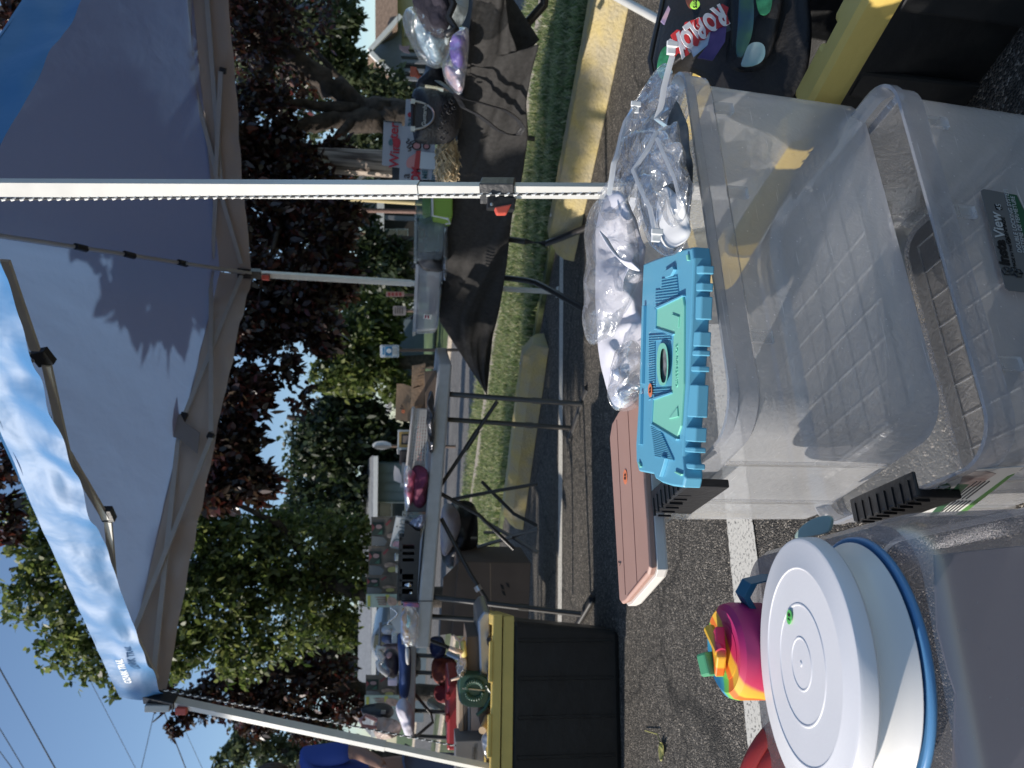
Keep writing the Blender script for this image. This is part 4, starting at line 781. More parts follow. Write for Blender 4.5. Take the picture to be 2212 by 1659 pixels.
o = obj('sandals', pillow([(876, 1394), (885, 1400), (886, 1420), (884, 1438), (877, 1434), (875, 1412)], 4.72, .03, .01, 14), m_white, smooth=True); tag(o, 'pair of white rubber sandals on the white table edge', 'sandals')
t = thing('handbag', 'dark leather handbag with thick white loop handles on the blue cloth', 'handbag', W(862, 1425, 4.95), 'handbags')
obj('bag_body', pillow([(832, 1402), (828, 1425), (836, 1440), (832, 1462), (862, 1464), (864, 1405)], 4.98, .1, .02, 9), mat('dark_leather', (.045, .03, .035), .4), t, smooth=True)
for pts in ([(832, 1403), (816, 1398), (815, 1412), (828, 1426)], [(813, 1404), (828, 1420), (816, 1432), (820, 1444), (838, 1458)]): obj('handle', MB().tube([W(*p, 4.86) for p in pts], .017, 10), m_white, t, smooth=True)
obj('pink_trim', pillow([(832, 1414), (842, 1408), (850, 1414), (838, 1424)], 4.85, .03, .01), mat('dusty_pink', (.45, .27, .27), .7), t, smooth=True)
t = thing('handbag', 'beige pleated handbag with pink straps beside the left canopy pole', 'handbag', W(865, 1572, 4.8), 'handbags')
obj('bag_body', pillow([(806, 1555), (806, 1580), (815, 1597), (866, 1588), (868, 1560), (830, 1552)], 4.8, .08, .03, 22), mat('beige_leather', (.42, .33, .28), .5, var=.2, vs=18, bump=.6, bs=30), t, smooth=True)
obj('strap', MB().tube([W(x, y, 4.75) for x, y in ((815, 1556), (790, 1545), (778, 1556), (782, 1568), (812, 1572))], .012, 8), mat('pink_strap', (.45, .25, .25), .5), t, smooth=True)
t = thing('handbag', 'black handbag with small metal fittings right of the beige pleated one', 'handbag', W(862, 1537, 4.9), 'handbags')
obj('bag_body', pillow([(782, 1524), (778, 1540), (800, 1550), (850, 1550), (852, 1528), (820, 1522)], 4.95, .08, .02, 9), m_rack, t, smooth=True); obj('clasp', MB().box(W(828, 1538, 4.86), (.02, .01, .03)), MAT_steel, t)
o = obj('shirts', pillow([(853, 1530), (860, 1515), (872, 1506), (884, 1520), (895, 1545), (897, 1580), (880, 1594), (868, 1570)], 4.72, .08, .03, 10), mat('lilac_shirt', (.66, .64, .74), .8), smooth=True); tag(o, 'white and lilac shirts spilling over the left end of the white table', 'clothes')

# small goods on and behind the long table
for nm, lab, x0, x1, y0, y1, d, m_ in (
    ('small_box', 'small grey boxed gadget at the left end of the black rack', 866, 903, 1299, 1304, 3.9, mat('gadget_grey', (.4, .4, .4), .5)),
    ('candle', 'short white candle in front of the dim banner next to the script sign', 862, 872, 1180, 1190, 4.3, m_white),
    ('tin', 'brushed metal tin sticking up above the black rack', 852, 866, 1199, 1212, 4.2, mat('foil_tray', (.42, .42, .43), .3, .8)),
    ('small_box', 'little cream box standing above the left half of the black rack', 854, 864, 1226, 1238, 4.2, m_cream),
    ('small_box', 'small blue box leaning by the bright mint poster', 862, 872, 1288, 1298, 4.1, m_blue),
    ('jar', 'small amber jar between the grey tissue box and the dark brown box', 874, 886, 1060, 1068, 4.4, m_orange),
    ('book', 'thin green book lying behind the magenta clothes bag', 878, 883, 1070, 1084, 4.4, m_dg0 if False else mat('book_green', (.05, .16, .09), .6)),
    ('small_box', 'white card box at the right end of the blue cloth', 846, 858, 1372, 1390, 5.0, m_white),
    ('small_box', 'pale lilac box behind the white-handled handbag', 838, 858, 1468, 1482, 5.3, mat('pale_lilac', (.5, .45, .55), .7))):
    o = obj(nm, pex(rnd0 if False else [(x0, y0), (x0, y1), (x1, y1), (x1, y0)], d, .06), m_, bevel=.006); tag(o, lab, nm.replace('_', ' '))
hg = thing('hanging_clothes', 'row of pale shirts and dark trousers hanging on a rail behind the white folding table', 'clothes', W(900, 1420, 6.2))
obj('rail', MB().tube([W(822, 1345, 6.2), W(818, 1460, 6.2)], .012), m_legl, hg)
for k, c_ in enumerate(((.5, .5, .52), (.1, .12, .2), (.45, .3, .28), (.06, .06, .07), (.4, .45, .42))):
    Y = 1352+k*20; obj('garment', pillow([(823, Y+3), (830, Y), (868, Y+1), (870, Y+17), (832, Y+18), (823, Y+13)], 6.2, .05, .03, 14, 40, 1, 10, k), mat('hung_cloth%d' % k, c_, .85), hg, smooth=True)

# ============================================================ BLACK-CLOTHED TABLE
m_bcloth = mat('black_cloth', (.030, .0285, .028), .92, var=.2, vs=50, bump=.6, bs=11)
dT = lambda Y: float(np.interp(Y, (-20, 330, 690, 850), (2.75, 3.6, 4.9, 5.2)))
t = thing('folding_table', 'folding table on bent black legs hidden under the black tablecloth', 'table', gnd(1250, 560, 4.3), 'folding tables')
tp = [W(1026, -60, 2.7), W(1004, 170, 3.2), W(984, 330, 3.65), W(958, 600, 4.6), W(949, 680, 4.9)]
back = [p+Vector((.62, .32, 0)) for p in reversed(tp)]
obj('table_top', MB().prism([p-Vector((-.09, -.06, .02)) for p in tp+back], (0, 0, -.04)), m_table, t)
for pts in ([(1090, 515, 4.5), (1135, 522, 4.45), (1180, 526, 4.4), (1210, 515, 4.3), (1275, 488, 4.1)], [(1090, 600, 4.7), (1140, 606, 4.6), (1160, 611, 4.5), (1185, 624, 4.4), (1262, 668, 4.1)]): rod(t, 'leg', pts, .019)
rod(t, 'leg', [(1140, 298, 4.1), (1155, 300, 4.1)], .014); rod(t, 'brace', [(1178, -30, 3.5), (1175, 10, 3.5), (1128, 62, 3.6)], .022)
def sheet(T, Bt, nu, nv, fold, fs, seed=0, bulge=0):
    def samp(L, u):
        L = [p if len(p) == 3 else (*p, dT(p[1])) for p in L]; x = u*(len(L)-1); i = min(int(x), len(L)-2); f = x-i
        return W(*[L[i][k]*(1-f)+L[i+1][k]*f for k in range(3)])
    def f(u, v):
        a, b = samp(T, u), samp(Bt, u); p = a.lerp(b, v)
        n = noise.noise(Vector((u*fs+v*fs*.35+seed, v*1.3, seed)))+.4*noise.noise(Vector((u*fs*3+v*fs+seed, v*2, 4)))
        return p+Vector((-.3, -1, 0))*(fold*n*min(1, v*3)+bulge*math.sin(v*3.14))
    return MB().grid(f, nu, nv)
topl = [(1027, -30), (1010, 90), (1000, 190), (990, 270), (985, 330), (975, 420), (966, 500), (957, 600), (947, 690), (1000, 772, 5.05), (1049, 848, 5.2)]
hem = [(1091, -30), (1100, 62), (1123, 123), (1167, 90), (1150, 150), (1136, 220), (1141, 290), (1128, 385), (1106, 460), (1096, 570), (1080, 660), (1065, 727), (1052, 850, 5.2)]
def resam(L, n):
    L = [p if len(p) == 3 else (*p, dT(p[1])) for p in L]; D_ = [0]
    for i in range(len(L)-1): D_.append(D_[-1]+math.dist(L[i][:2], L[i+1][:2]))
    return [tuple(float(np.interp(D_[-1]*k/(n-1), D_, [q[j] for q in L])) for j in range(3)) for k in range(n)]
topl = resam(topl, 60)
# hem resampled so that threads hang nearly straight down (same picture height order)
hy = [p[1] for p in topl]; H2 = [p if len(p) == 3 else (*p, dT(p[1])) for p in hem]
hemr = resam(H2, 60)
cl = thing('tablecloth', 'long black crumpled cloth draped over the right-hand table with hanging corners', 'tablecloth', W(1090, 400, 3.9))
obj('front_drape', sheet(topl, hemr, 130, 34, .035, 9, 3, .02), m_bcloth, cl, smooth=True, solid=.003)
obj('top_sheet', MB().prism([p-Vector((0, 0, .018)) for p in tp+back], (0, 0, .012)), m_bcloth, cl)
obj('inner_drape', sheet([(1040, -30, 3.2), (1080, 60, 3.25), (1095, 130, 3.3)], [(1090, -30, 3.3), (1165, 86, 3.3), (1126, 126, 3.3)], 20, 12, .01, 5, 8), m_bcloth, cl, smooth=True, solid=.003)
obj('end_drape', sheet([(950, 690, 4.95), (1050, 845, 5.25)], [(985, 688, 5.3), (1052, 842, 5.5)], 30, 10, .03, 5, 9), m_bcloth, cl, smooth=True, solid=.003)

# things on the black cloth
m_jean = mat('dark_denim', (.035, .03, .045), .9, var=.25, vs=12, bump=.3, bs=60); m_ljean = mat('light_denim', (.22, .32, .40), .85, var=.2, vs=9, bump=.3, bs=40)
o = obj('jeans', pillow([(890, -30), (888, 0), (905, 40), (920, 70), (945, 80), (965, 82), (978, 60), (985, 20), (985, -30)], 2.6, .09, .03, 12), m_jean, smooth=True); tag(o, 'dark indigo jeans folded at the right end of the black cloth', 'jeans')
st = thing('jeans_stitching', 'orange double stitching line of the dark jeans', 'stitching', W(940, 40, 2.5)) if False else None
o = obj('jeans', pillow([(905, 15), (925, 80), (960, 88), (975, 75), (968, 110), (955, 140), (930, 130), (905, 95), (893, 60)], 2.68, .07, .02, 14), m_ljean, smooth=True); tag(o, 'light blue jeans inside the clear printed bag', 'jeans')
m_film = clear('bag_film', (.97, .98, .98), (.8, .81, .82), .10, .12, .08, 14, .7, 24, .3, .35)
o = obj('clear_bag', pillow([(868, 55), (872, 25), (900, 20), (935, 60), (972, 90), (972, 115), (955, 148), (925, 140), (892, 100)], 2.6, .10, .03, 16), m_film, smooth=True); tag(o, 'clear plastic bag with faint print holding the light blue jeans', 'bag')
o = obj('shirt', pillow([(968, -30), (970, 30), (958, 80), (965, 105), (985, 60), (1010, 40), (1016, -30)], 2.62, .07, .03, 16), mat('pale_shirt', (.55, .62, .66), .85, var=.1, bump=.3), smooth=True); tag(o, 'pale blue-white shirt hanging down between dark jeans and purple bag', 'shirt')
o = obj('belt', MB().tube([W(x, y, 2.52) for x, y in ((965, -20), (980, 10), (968, 38), (985, 62), (962, 75))], .013, 6), m_rack, smooth=True); tag(o, 'black strap looped across the pale shirt', 'strap')
m_purp = mat('purple_fabric', (.14, .09, .42), .6, var=.3, vs=9, bump=.3, bs=20)
o = obj('costume', pillow([(965, 75), (985, 70), (1005, 66), (1012, 85), (1008, 115), (1002, 150), (985, 150), (970, 120)], 2.95, .07, .02, 14), m_purp, smooth=True); tag(o, 'violet costume folded inside a clear bag on the black cloth', 'clothes')
o = obj('costume', pillow([(958, 140), (985, 150), (1003, 150), (1004, 180), (997, 203), (980, 190), (962, 165)], 3.05, .05, .02, 14), mat('pink_orange_print', (.6, .38, .38), .7, col2=(.16, .25, .5), vs=18), smooth=True); tag(o, 'pink and blue printed clothing beside the violet costume', 'clothes')
o = obj('clear_bag', pillow([(958, 70), (990, 60), (1014, 66), (1013, 110), (1006, 160), (998, 208), (978, 198), (955, 160), (955, 120)], 2.86, .09, .035, 18), m_film, smooth=True); tag(o, 'shiny clear bag stretched over the violet and pink clothes', 'bag')
m_leather = mat('black_leather', (.022, .022, .025), .42, bump=.25, bs=90)
t = thing('handbag', 'black leather handbag with a half-round metal-edged flap on the black cloth', 'handbag', W(995, 250, 3.2), 'handbags')
obj('bag_body', pillow([(893, 190), (888, 215), (892, 300), (900, 312), (965, 312), (985, 300), (998, 268), (1000, 225), (992, 205), (950, 195), (915, 190)], 3.25, .09, .006, 10, k=2), m_leather, t, smooth=True)
def arcpx(r): return [(893+44*r*math.sin(a*math.pi/20), 249-30*r*math.cos(a*math.pi/20)) for a in range(21)]
fl = obj('flap', pex(arcpx(1), 3.13, .03), m_leather, t); obj('flap_edging', MB().tube([W(*p, 3.125) for p in arcpx(1)], .0045, 6), mat('pewter', (.45, .44, .42), .3, .9), fl)
obj('hinge_bar', MB().tube([W(891, 220, 3.12), W(891, 279, 3.12)], .007), m_dark, fl)
for Y in (220, 279): obj('stud', MB().box(W(892, Y, 3.115), (.02, .014, .018)), mat('pewter', (.45, .44, .42), .3, .9), fl)
text('monogram', 'Guntardy', mat('pewter', (.45, .44, .42), .3, .9), fl, W(917, 249, 3.122), RV, UPV, .024, .0008, 1, .0004)
rl = MB()
for i, (X, Y, s) in enumerate(((962, 228, 9), (955, 245, 7), (970, 240, 8), (958, 262, 7), (975, 218, 8), (950, 275, 6), (962, 285, 6), (955, 298, 5), (980, 232, 6))): rl.tube([W(X+s*math.cos(a)*(1-.1*k), Y+s*math.sin(a)*(1-.1*k), 3.158) for k, a in enumerate([j*.8 for j in range(9)])], .0035, 5)
obj('embossed_flowers', rl, m_leather, t, smooth=True)
obj('buckle', MB().tube([W(918, 187, 3.1), W(945, 191, 3.1), W(958, 194, 3.1)], .008), mat('pewter2', (.7, .62, .5), .2, .9), t)
def strap(par, pts, w_=.014): 
    P_ = [W(*p) for p in pts]; return obj('strap', MB().loft([[p+Vector((.003, 0, w_)), p+Vector((-.003, -.004, w_)), p+Vector((-.003, -.004, -w_)), p+Vector((.003, 0, -w_))] for p in P_]), m_leather, par, smooth='auto')
strap(t, [(945, 175, 3.2), (963, 187, 3.15), (985, 203, 3.1), (1003, 214, 3.1), (1030, 220, 3.12), (1059, 229, 3.18), (1085, 236, 3.22), (1103, 246, 3.26), (1120, 260, 3.3), (1129, 276, 3.34)], .012)
strap(t, [(985, 206, 3.15), (1000, 232, 3.16), (1030, 247, 3.2), (1052, 263, 3.25), (1070, 278, 3.3), (1088, 287, 3.34), (1104, 292, 3.37), (1120, 291, 3.37), (1129, 276, 3.34)], .012)
o = obj('handbag', pillow([(920, 132), (935, 128), (950, 140), (962, 165), (963, 192), (900, 196), (897, 180), (915, 165)], 3.35, .08, .02, 12), m_leather, smooth=True); tag(o, 'crumpled black leather bag behind the clear bag of purple clothes', 'handbag', 'handbags')
o = obj('toy', MB().tube([W(897, 152, 3.6), W(903, 165, 3.6), (W(915, 172, 3.6))], .012).box(W(893, 155, 3.6), (.04, .02, .03)), mat('red_toy', (.45, .1, .05), .5), smooth='auto'); tag(o, 'small red and black toy part poking up behind the handbag', 'toy')
# wig: many strands
t = thing('wig', 'blonde wig lying between the handbag and the near canopy leg', 'wig', W(988, 345, 3.5))
hw = MB(); 
for i in range(260):
    f = RNG.uniform(0, 1); g_ = RNG.uniform(-1, 1); Y0 = 303+f*86; xm = 966+g_*21*(1-.4*abs(2*f-1)**3); L = RNG.uniform(14, 30); dd = 3.46-.07*math.cos(g_*1.5)+RNG.uniform(-.01, .01)
    pts = [W(xm+6*math.sin(k*.9+i)+(-1)**i*k*1.2, Y0-L/2+L*k/4, dd) for k in range(5)]; hw.tube(pts, [.002, .004, .004, .003, .001], 4)
obj('hair_strands', hw, mat('blonde', (.66, .52, .32), .45, var=.35, vs=25), t, smooth=True)
obj('hair_cap', pillow([(944, 308), (955, 300), (980, 303), (990, 320), (988, 385), (975, 392), (945, 390), (940, 350)], 3.5, .06, .01, 14), mat('blonde_dark', (.26, .19, .10), .7, var=.3, vs=30), t, smooth=True)
# paper signs
m_paper = mat('sign_paper', (.36, .38, .44), .6, bump=.06, bs=9); m_pink2 = mat('print_pink', (.55, .25, .25), .6); m_redp = mat('print_red', (.42, .03, .05), .6); m_teal2 = mat('print_teal', (.06, .14, .17), .6)  # white sign paper dimmed and blued, tree shade put into its colour
t = thing('paper_sign', 'white sign with red lettering and a mitten, the highest one by the wooden pole', 'sign', W(865, 310, 3.95), 'white paper signs behind the handbag')
sh = obj('sheet', pex([(829, 262), (868, 266), (864, 362), (825, 356)], 3.9, .006), m_paper, t)
text('lettering', 'Win', m_redp, t, W(853, 337, 3.894), RV, UPV, .07, .001, 1, .001); text('lettering', 'ter', m_redp, t, W(851, 282, 3.894), RV, UPV, .07, .001, 1, .001)
obj('mitten', pex(smoothpoly([(845, 300), (862, 297), (866, 308), (860, 322), (848, 314)], 20, 2), 3.893, .003), m_redp, t); obj('mitten_cuff', pex(smoothpoly([(839, 304), (846, 298), (850, 308), (846, 316), (839, 312)], 16, 2), 3.891, .003), m_teal2, t)
obj('top_edge', MB().tube([W(828, 261, 3.89), W(868, 265, 3.89)], .004), m_dark, t)
t = thing('paper_sign', 'white sign with a gingerbread cup drawing and the word OM beside the canopy leg', 'sign', W(930, 340, 3.9), 'white paper signs behind the handbag')
obj('sheet', pex([(868, 272), (940, 275), (940, 388), (862, 388)], 3.85, .006), m_paper, t)
text('lettering', 'a', m_ink, t, W(877, 380, 3.844), RV, UPV, .06, .001); text('lettering', 'OM', m_redp, t, W(899, 377, 3.844), RV, UPV, .06, .001, .8, .003); text('lettering', 'ME', m_teal2, t, W(918, 377, 3.844), RV, UPV, .036, .001, 1, .001); text('lettering', 'me', m_teal2, t, W(936, 379, 3.844), RV, UPV, .045, .001)
obj('hat_shape', pex(smoothpoly([(877, 350), (882, 340), (895, 333), (902, 326), (910, 328), (908, 362), (886, 364), (878, 360)], 26, 2), 3.843, .003), m_pink2, t); obj('hat_band', pex([(899, 326), (909, 325), (906, 364), (894, 364)], 3.840, .003), mat('band_red', (.42, .05, .05), .6), t)
obj('cup_shape', pex([(909, 327), (940, 331), (940, 366), (906, 364)], 3.842, .003), mat('cup_white', (.58, .62, .66), .6), t)
for c, r in (((900, 315), 9), ((921, 316), 7)):
    obj('cookie', pex([(c[0]+r*math.cos(a*.4), c[1]+r*.9*math.sin(a*.4)) for a in range(16)], 3.841, .003), m_pink2, t); obj('cookie_outline', MB().tube([W(c[0]+r*math.cos(a*.4), c[1]+r*.9*math.sin(a*.4), 3.838) for a in range(17)], .003, 4), m_ink, t)
obj('swirls', MB().tube([W(880+4*math.sin(k*1.1)+k*.3, 300+k*1.8, 3.844) for k in range(16)], .0025, 4).tube([W(890+5*math.cos(k*.9), 303+k*1.6, 3.844) for k in range(12)], .0025, 4), m_ink, t)
t = thing('paper_sign', 'white sign with red shapes mostly hidden by the black handbag', 'sign', W(905, 240, 3.95), 'white paper signs behind the handbag')
obj('sheet', pex([(877, 214), (905, 214), (905, 275), (874, 275)], 3.92, .006), m_paper, t); obj('red_shape', pex(smoothpoly([(884, 214), (897, 214), (897, 228), (890, 224)], 14, 1), 3.915, .003), m_redp, t)
obj('red_shape', pex([(880, 246), (884, 242), (897, 245), (897, 254), (882, 252)], 3.915, .003), m_redp, t); text('lettering', 'TH', m_teal2, t, W(888, 268, 3.914), RV, UPV, .04, .001, 1, .001)
o = obj('dark_box', pex([(847, 361), (864, 362), (940, 366), (940, 392), (847, 388)], 4.0, .2), mat('slate_box', (.05, .055, .065), .6)); tag(o, 'slate grey box edge behind the lettered sign', 'box')
# green container
m_lime = mat('lime_plastic', (.42, .62, .12), .4, trans=.3)
t = thing('food_container', 'lime green and clear plastic container beside the near canopy leg', 'container', W(975, 450, 3.9))
obj('box', pex([(933, 418), (978, 418), (978, 468), (972, 472), (936, 466)], 3.85, .22), m_lime, t, bevel=.012); obj('clear_lid', pex([(896, 420), (932, 420), (934, 468), (918, 474), (902, 462)], 3.86, .2), clear('smoke_green', (.8, .9, .85), (.25, .4, .35), .35, .1), t, bevel=.012)
obj('inner_tray', pex([(912, 424), (930, 424), (930, 460), (914, 466)], 3.92, .1), m_lime, t); obj('wire_handle', MB().tube([W(934, 420, 3.83), W(935, 466, 3.83), W(968, 473, 3.83), W(972, 483, 3.83), (W(962, 484, 3.83))], .006), m_white, t)
m_tub = clear('tub_plastic', (.80, .86, .92), (.42, .50, .55), .42, .2, .1, 5)
t = thing('storage_tub', 'bluish clear tub packed with small boxes beside the green container', 'tub', W(960, 505, 4.1), 'clear tubs on the black cloth')
obj('tub_wall', pex([(900, 466), (962, 470), (957, 545), (899, 545)], 4.0, .3), m_tub, t, bevel=.01); obj('rim', pex([(895, 463), (901, 463), (900, 548), (894, 547)], 3.98, .34), m_tub, t)
m_tealp = mat('teal_pack', (.16, .27, .29), .5, var=.25, vs=30)
for i in range(4):
    for j in range(3):
        if (i, j) in ((0, 2), (3, 0)): continue
        o = obj('packet', pex([(906+12*i, 478+20*j), (916+12*i, 478+20*j), (915+12*i, 495+20*j), (905+12*i, 495+20*j)], 4.08+.02*((i*j) % 3), .12), m_tealp, bevel=.004)
        tag(o, 'teal packet in the bluish clear tub, row %s from the top, %s of its row' % (('one','two','three','four')[i], ('rightmost','middle','leftmost')[j]), 'packet', 'teal packets in the tub')
o = obj('black_bag', pillow([(898, 548), (905, 552), (930, 545), (955, 540), (962, 560), (960, 590), (925, 585), (905, 575)], 4.35, .12, .03, 10), m_leather, smooth=True); tag(o, 'black crumpled bag wedged between the two clear tubs', 'bag')
m_tub2 = clear('tub_milky', (.9, .92, .96), (.62, .66, .74), .5, .25, .12, 4)
t = thing('storage_tub', 'milky clear tub with small red-and-white label at the left end of the black cloth', 'tub', W(950, 640, 4.6), 'clear tubs on the black cloth')
obj('tub_wall', pex([(903, 572), (955, 582), (947, 705), (942, 712), (898, 714)], 4.5, .36), m_tub2, t, bevel=.012); obj('rim', pex([(898, 571), (904, 571), (898, 716), (891, 718)], 4.48, .4), m_tub2, t)
lb = obj('label', pex([(916, 678), (933, 680), (931, 690), (914, 688)], 4.49, .003), m_white, t); text('print', 'EXIT', mat('print_maroon', (.3, .05, .1), .6), lb, W(923, 684, 4.486), RV, UPV, .02, .0005) if False else obj('print', MB().tube([W(919, 681, 4.487), W(919, 687, 4.487)], .004, 4).tube([W(925, 681, 4.487), W(925, 688, 4.487)], .004, 4), mat('print_maroon', (.3, .05, .1), .6), lb)
o = obj('folded_cloth', pillow([(920, 590), (950, 600), (945, 650), (940, 690), (925, 670), (930, 620)], 4.65, .08, .03, 10), mat('grey_pink_cloth', (.22, .17, .18), .8, var=.4), smooth=True); tag(o, 'dark pinkish cloth inside the milky tub', 'cloth')
o = obj('plastic_film', pillow([(957, 488), (966, 490), (968, 540), (966, 600), (958, 612), (955, 560)], 4.25, .04, .03, 20), m_film, smooth=True); tag(o, 'strip of shiny clear film along the edge of the black cloth', 'film')

# unseen tree added at the left to dapple the long table and the wheel stops
t = thing('green_tree', 'unseen green tree added outside the left edge of the view for its shade', 'tree', (-9, 3.6, 0), TG)
obj('trunk', MB().tube([(-9, 3.6, 0), (-8.9, 3.5, 1.6), (-8.6, 3.4, 3), (-8.2, 3.2, 4.4), (-7.8, 3, 5.2)], [.2, .17, .13, .08, .03], 10).tube([(-8.6, 3.4, 3), (-8.4, 4, 3.9), (-8, 4.5, 4.6)], [.1, .07, .02], 8), m_bark, t, smooth=True)
leaves('crown', [(-7.4, 2.78, 4.36, .27, 460, 0, 1), (-8.3, 4.6, 3.95, .66, 1300, 0, 1), (-7.95, 2.16, 5.5, .36, 560, 0, 1), (-8.9, 3.3, 5.4, .7, 800, 0, 1)], .12, m_gr, t, 31)

oc = thing('overhanging_branch', 'unseen leafy branch over the canopy, shaped to cast leaf shadows on it', 'branch', (-8.2, 3.2, 4.4))  # unseen branch added sunward so its leaf shadows fall on the roof panel
pn = (Cc-B).cross(apex-B).normalized(); tips = []
for X, Y, r, n in ((285, 590, .17, 60), (345, 640, .13, 45), (385, 600, .16, 60), (262, 650, .09, 26), (300, 700, .08, 20), (330, 705, .07, 18), (400, 665, .10, 30), (250, 690, .06, 12), (360, 690, .07, 16), (420, 560, .2, 70), (270, 540, .2, 60), (330, 520, .25, 90), (230, 480, .3, 90), (330, 400, .35, 90)):
    p = onface(X, Y, B+UPE, pn)+tosun*2.3; tips.append((p.x, p.y, p.z, r*.8, n, 0, 1))
obm = MB().tube([(-8.2, 3.2, 4.4), (-6, 3.3, 4.7), (-3.6, 3.6, 4.5), (-2.3, 3.8, 4.1), (-1.6, 4.0, 3.75)], [.05, .045, .03, .018, .006], 8)
for q in tips[::2]: obm.tube([(-2.6, 3.75, 4.2), (q[0], q[1], q[2])], [.010, .003], 5)
obj('limb', obm, m_bark, oc, smooth=True); leaves('foliage', tips, .115, m_gr, oc, 41, 5)

# ============================================================ FOREGROUND
a24 = math.radians(24.5)
def frame(ang): return Vector((math.cos(ang), math.sin(ang), 0)), Vector((-math.sin(ang), math.cos(ang), 0))
m_bin = clear('bin_plastic', (.95, .96, .98), (.98, .97, .97), .46, .2, .10, 3.5, .10, 60, .3, .4)
m_rim = clear('rim_plastic', (.90, .91, .94), (.82, .83, .87), .52, .2, .08, 9, .1, 60, .5)
m_base = clear('base_plastic', (.93, .94, .95), (.93, .91, .90), .5, .25, .1, 7, .25, 50, .3)
m_ribw = clear('rib_plastic', (.97, .97, .97), (.9, .9, .9), .2, .3, .05)
def bin_(name, label, FL, ang, w_, d_, z0, z1, group, taper=.016, latch=True, sk=0):
    e1, e2 = frame(ang); e2 = frame(ang+sk)[1]; FL = Vector((*FL, 0)); c = FL+e1*(w_/2)+e2*(d_/2); t = thing(name, label, 'storage bin', (c.x, c.y, z0), group); r = .055
    b = MB(); W0, D0 = w_-2*taper, d_-2*taper
    rloft(b, c, ang, [(W0-.03, D0-.03, r-.01, z0+.004), (W0-.008, D0-.008, r, z0+.006), (W0, D0, r, z0+.02), (w_-.022, d_-.022, r, z1-.05), (w_-.02, d_-.02, r, z1-.045)], False, False, 8, sk)
    obj('walls', b, m_bin, t, smooth='auto')
    rm = MB(); rloft(rm, c, ang, [(w_-.021, d_-.021, r, z1-.047), (w_-.004, d_-.004, r+.006, z1-.040), (w_-.002, d_-.002, r+.006, z1-.014), (w_+.004, d_+.004, r+.008, z1-.012), (w_+.004, d_+.004, r+.008, z1), (w_-.004, d_-.004, r+.006, z1+.001), (w_-.014, d_-.014, r+.004, z1-.012), (w_-.022, d_-.022, r, z1-.02)], False, False, 8, sk)
    obj('rim', rm, m_rim, t, smooth='auto')
    fl = MB(); rloft(fl, c, ang, [(W0-.03, D0-.03, r-.01, z0+.004), (W0-.09, D0-.09, r-.02, z0+.006), (W0-.10, D0-.10, r-.02, z0+.012)], False, True, 8, sk); fo = obj('floor', fl, m_base, t)
    rb = MB(); n1, n2 = 6, 8
    for i in range(n2+1):
        u = -W0/2+.055+(W0-.11)*i/n2; rb.box(c+e1*u+Vector((0, 0, z0+.014)), (.0022, D0-.11, .003), Matrix.Rotation(ang+sk, 3, 'Z'))
    for i in range(n1+1):
        v = -D0/2+.055+(D0-.11)*i/n1; rb.box(c+e2*v+Vector((0, 0, z0+.0135)), (W0-.11, .0022, .003), Matrix.Rotation(ang, 3, 'Z'))
    obj('floor_ribs', rb, m_ribw, fo)
    R_ = Matrix.Rotation(ang, 3, 'Z'); tabs = []
    for u in (-.17, .05, .2):
        for sgn in (-1, 1): tabs.append(('rim_tab', MB().box(c+e1*u*(w_/.58)+e2*sgn*(d_/2-.006)+Vector((0, 0, z1-.058)), (.018, .006, .03), R_)))
    for v in (-.08, .07): tabs.append(('wall_rib', MB().loft([[c-e1*(w_/2-xo+k)+e2*(v+q)+Vector((0, 0, zz)) for k, q in ((.004, -.004), (.004, .004), (-.003, .004), (-.003, -.004))] for zz, xo in ((z0+.02, taper), (z1-.05, .011))])))
    for nm_, tb in tabs: obj(nm_, tb, m_ribw, t)
    if latch:
        for sgn in (-1, 1):
            lc = c+e1*sgn*(w_/2+.006)+e2*.012+Vector((0, 0, z1-.012))
            l = obj('latch', MB().box(lc+Vector((0, 0, -.014)), (.012, .15, .062), R_).box(lc-e1*sgn*.012+Vector((0, 0, .0165)), (.034, .15, .005), R_), m_blk, t, bevel=.002)
            rr = MB()
            for i in range(8): rr.box(lc-e1*sgn*.006+e2*(-.062+.0178*i)+Vector((0, 0, .0195)), (.028, .0035, .003), R_).box(lc+e1*sgn*.0075+e2*(-.062+.0178*i)+Vector((0, 0, .004)), (.003, .0035, .02), R_)
            obj('latch_ribs', rr, m_blk, l)
    return t, c, e1, e2
BG = 'clear latch bins stacked in the foreground'
b1, c1, e1, e2 = bin_('storage_bin', 'upper clear plastic bin with black latch holding bagged white clothes', (-.035, .855), a24, .615, .44, .24, .55, BG, sk=math.radians(5))
b2_, c2, f1, f2 = bin_('storage_bin', 'lower clear plastic bin with printed labels standing under the other one', (-.055, .765), math.radians(23.5), .595, .40, -.0, .272, BG)
# labels on the lower bin
m_lab = mat('label_grey', (.16, .155, .15), .3, coat=.3); m_labw = mat('label_white', (.62, .62, .60), .35); m_labg = mat('label_green', (.03, .10, .05), .35)
fn_ = -f2; tilt = Vector((0, 0, 1))
def fpt(u, z): return c2+f1*u-f2*(.40/2-.004-.0)-f2*(-.022+(z)/.272*.02)+Vector((0, 0, z))
pf = c2-f2*.199; lab = thing('bin_label', 'dark grey InstaView label on the front of the lower bin', 'label', pf) if False else None
def facepoly(px, pt, nrm, th=.001): q = [onface(X, Y, pt, nrm) for X, Y in px]; return MB().prism(q, nrm*-th)
P0 = pf; Nn = -f2
lb = obj('front_label', facepoly([(2119, 412), (2124, 408), (2196, 421), (2200, 426), (2300, 640), (2180, 628), (2172, 622)], P0, Nn), m_lab, b2_)
lg = obj('green_band', facepoly([(2174, 418), (2196, 421), (2300, 640), (2262, 637)], P0+Nn*.0006, Nn), m_labg, lb)
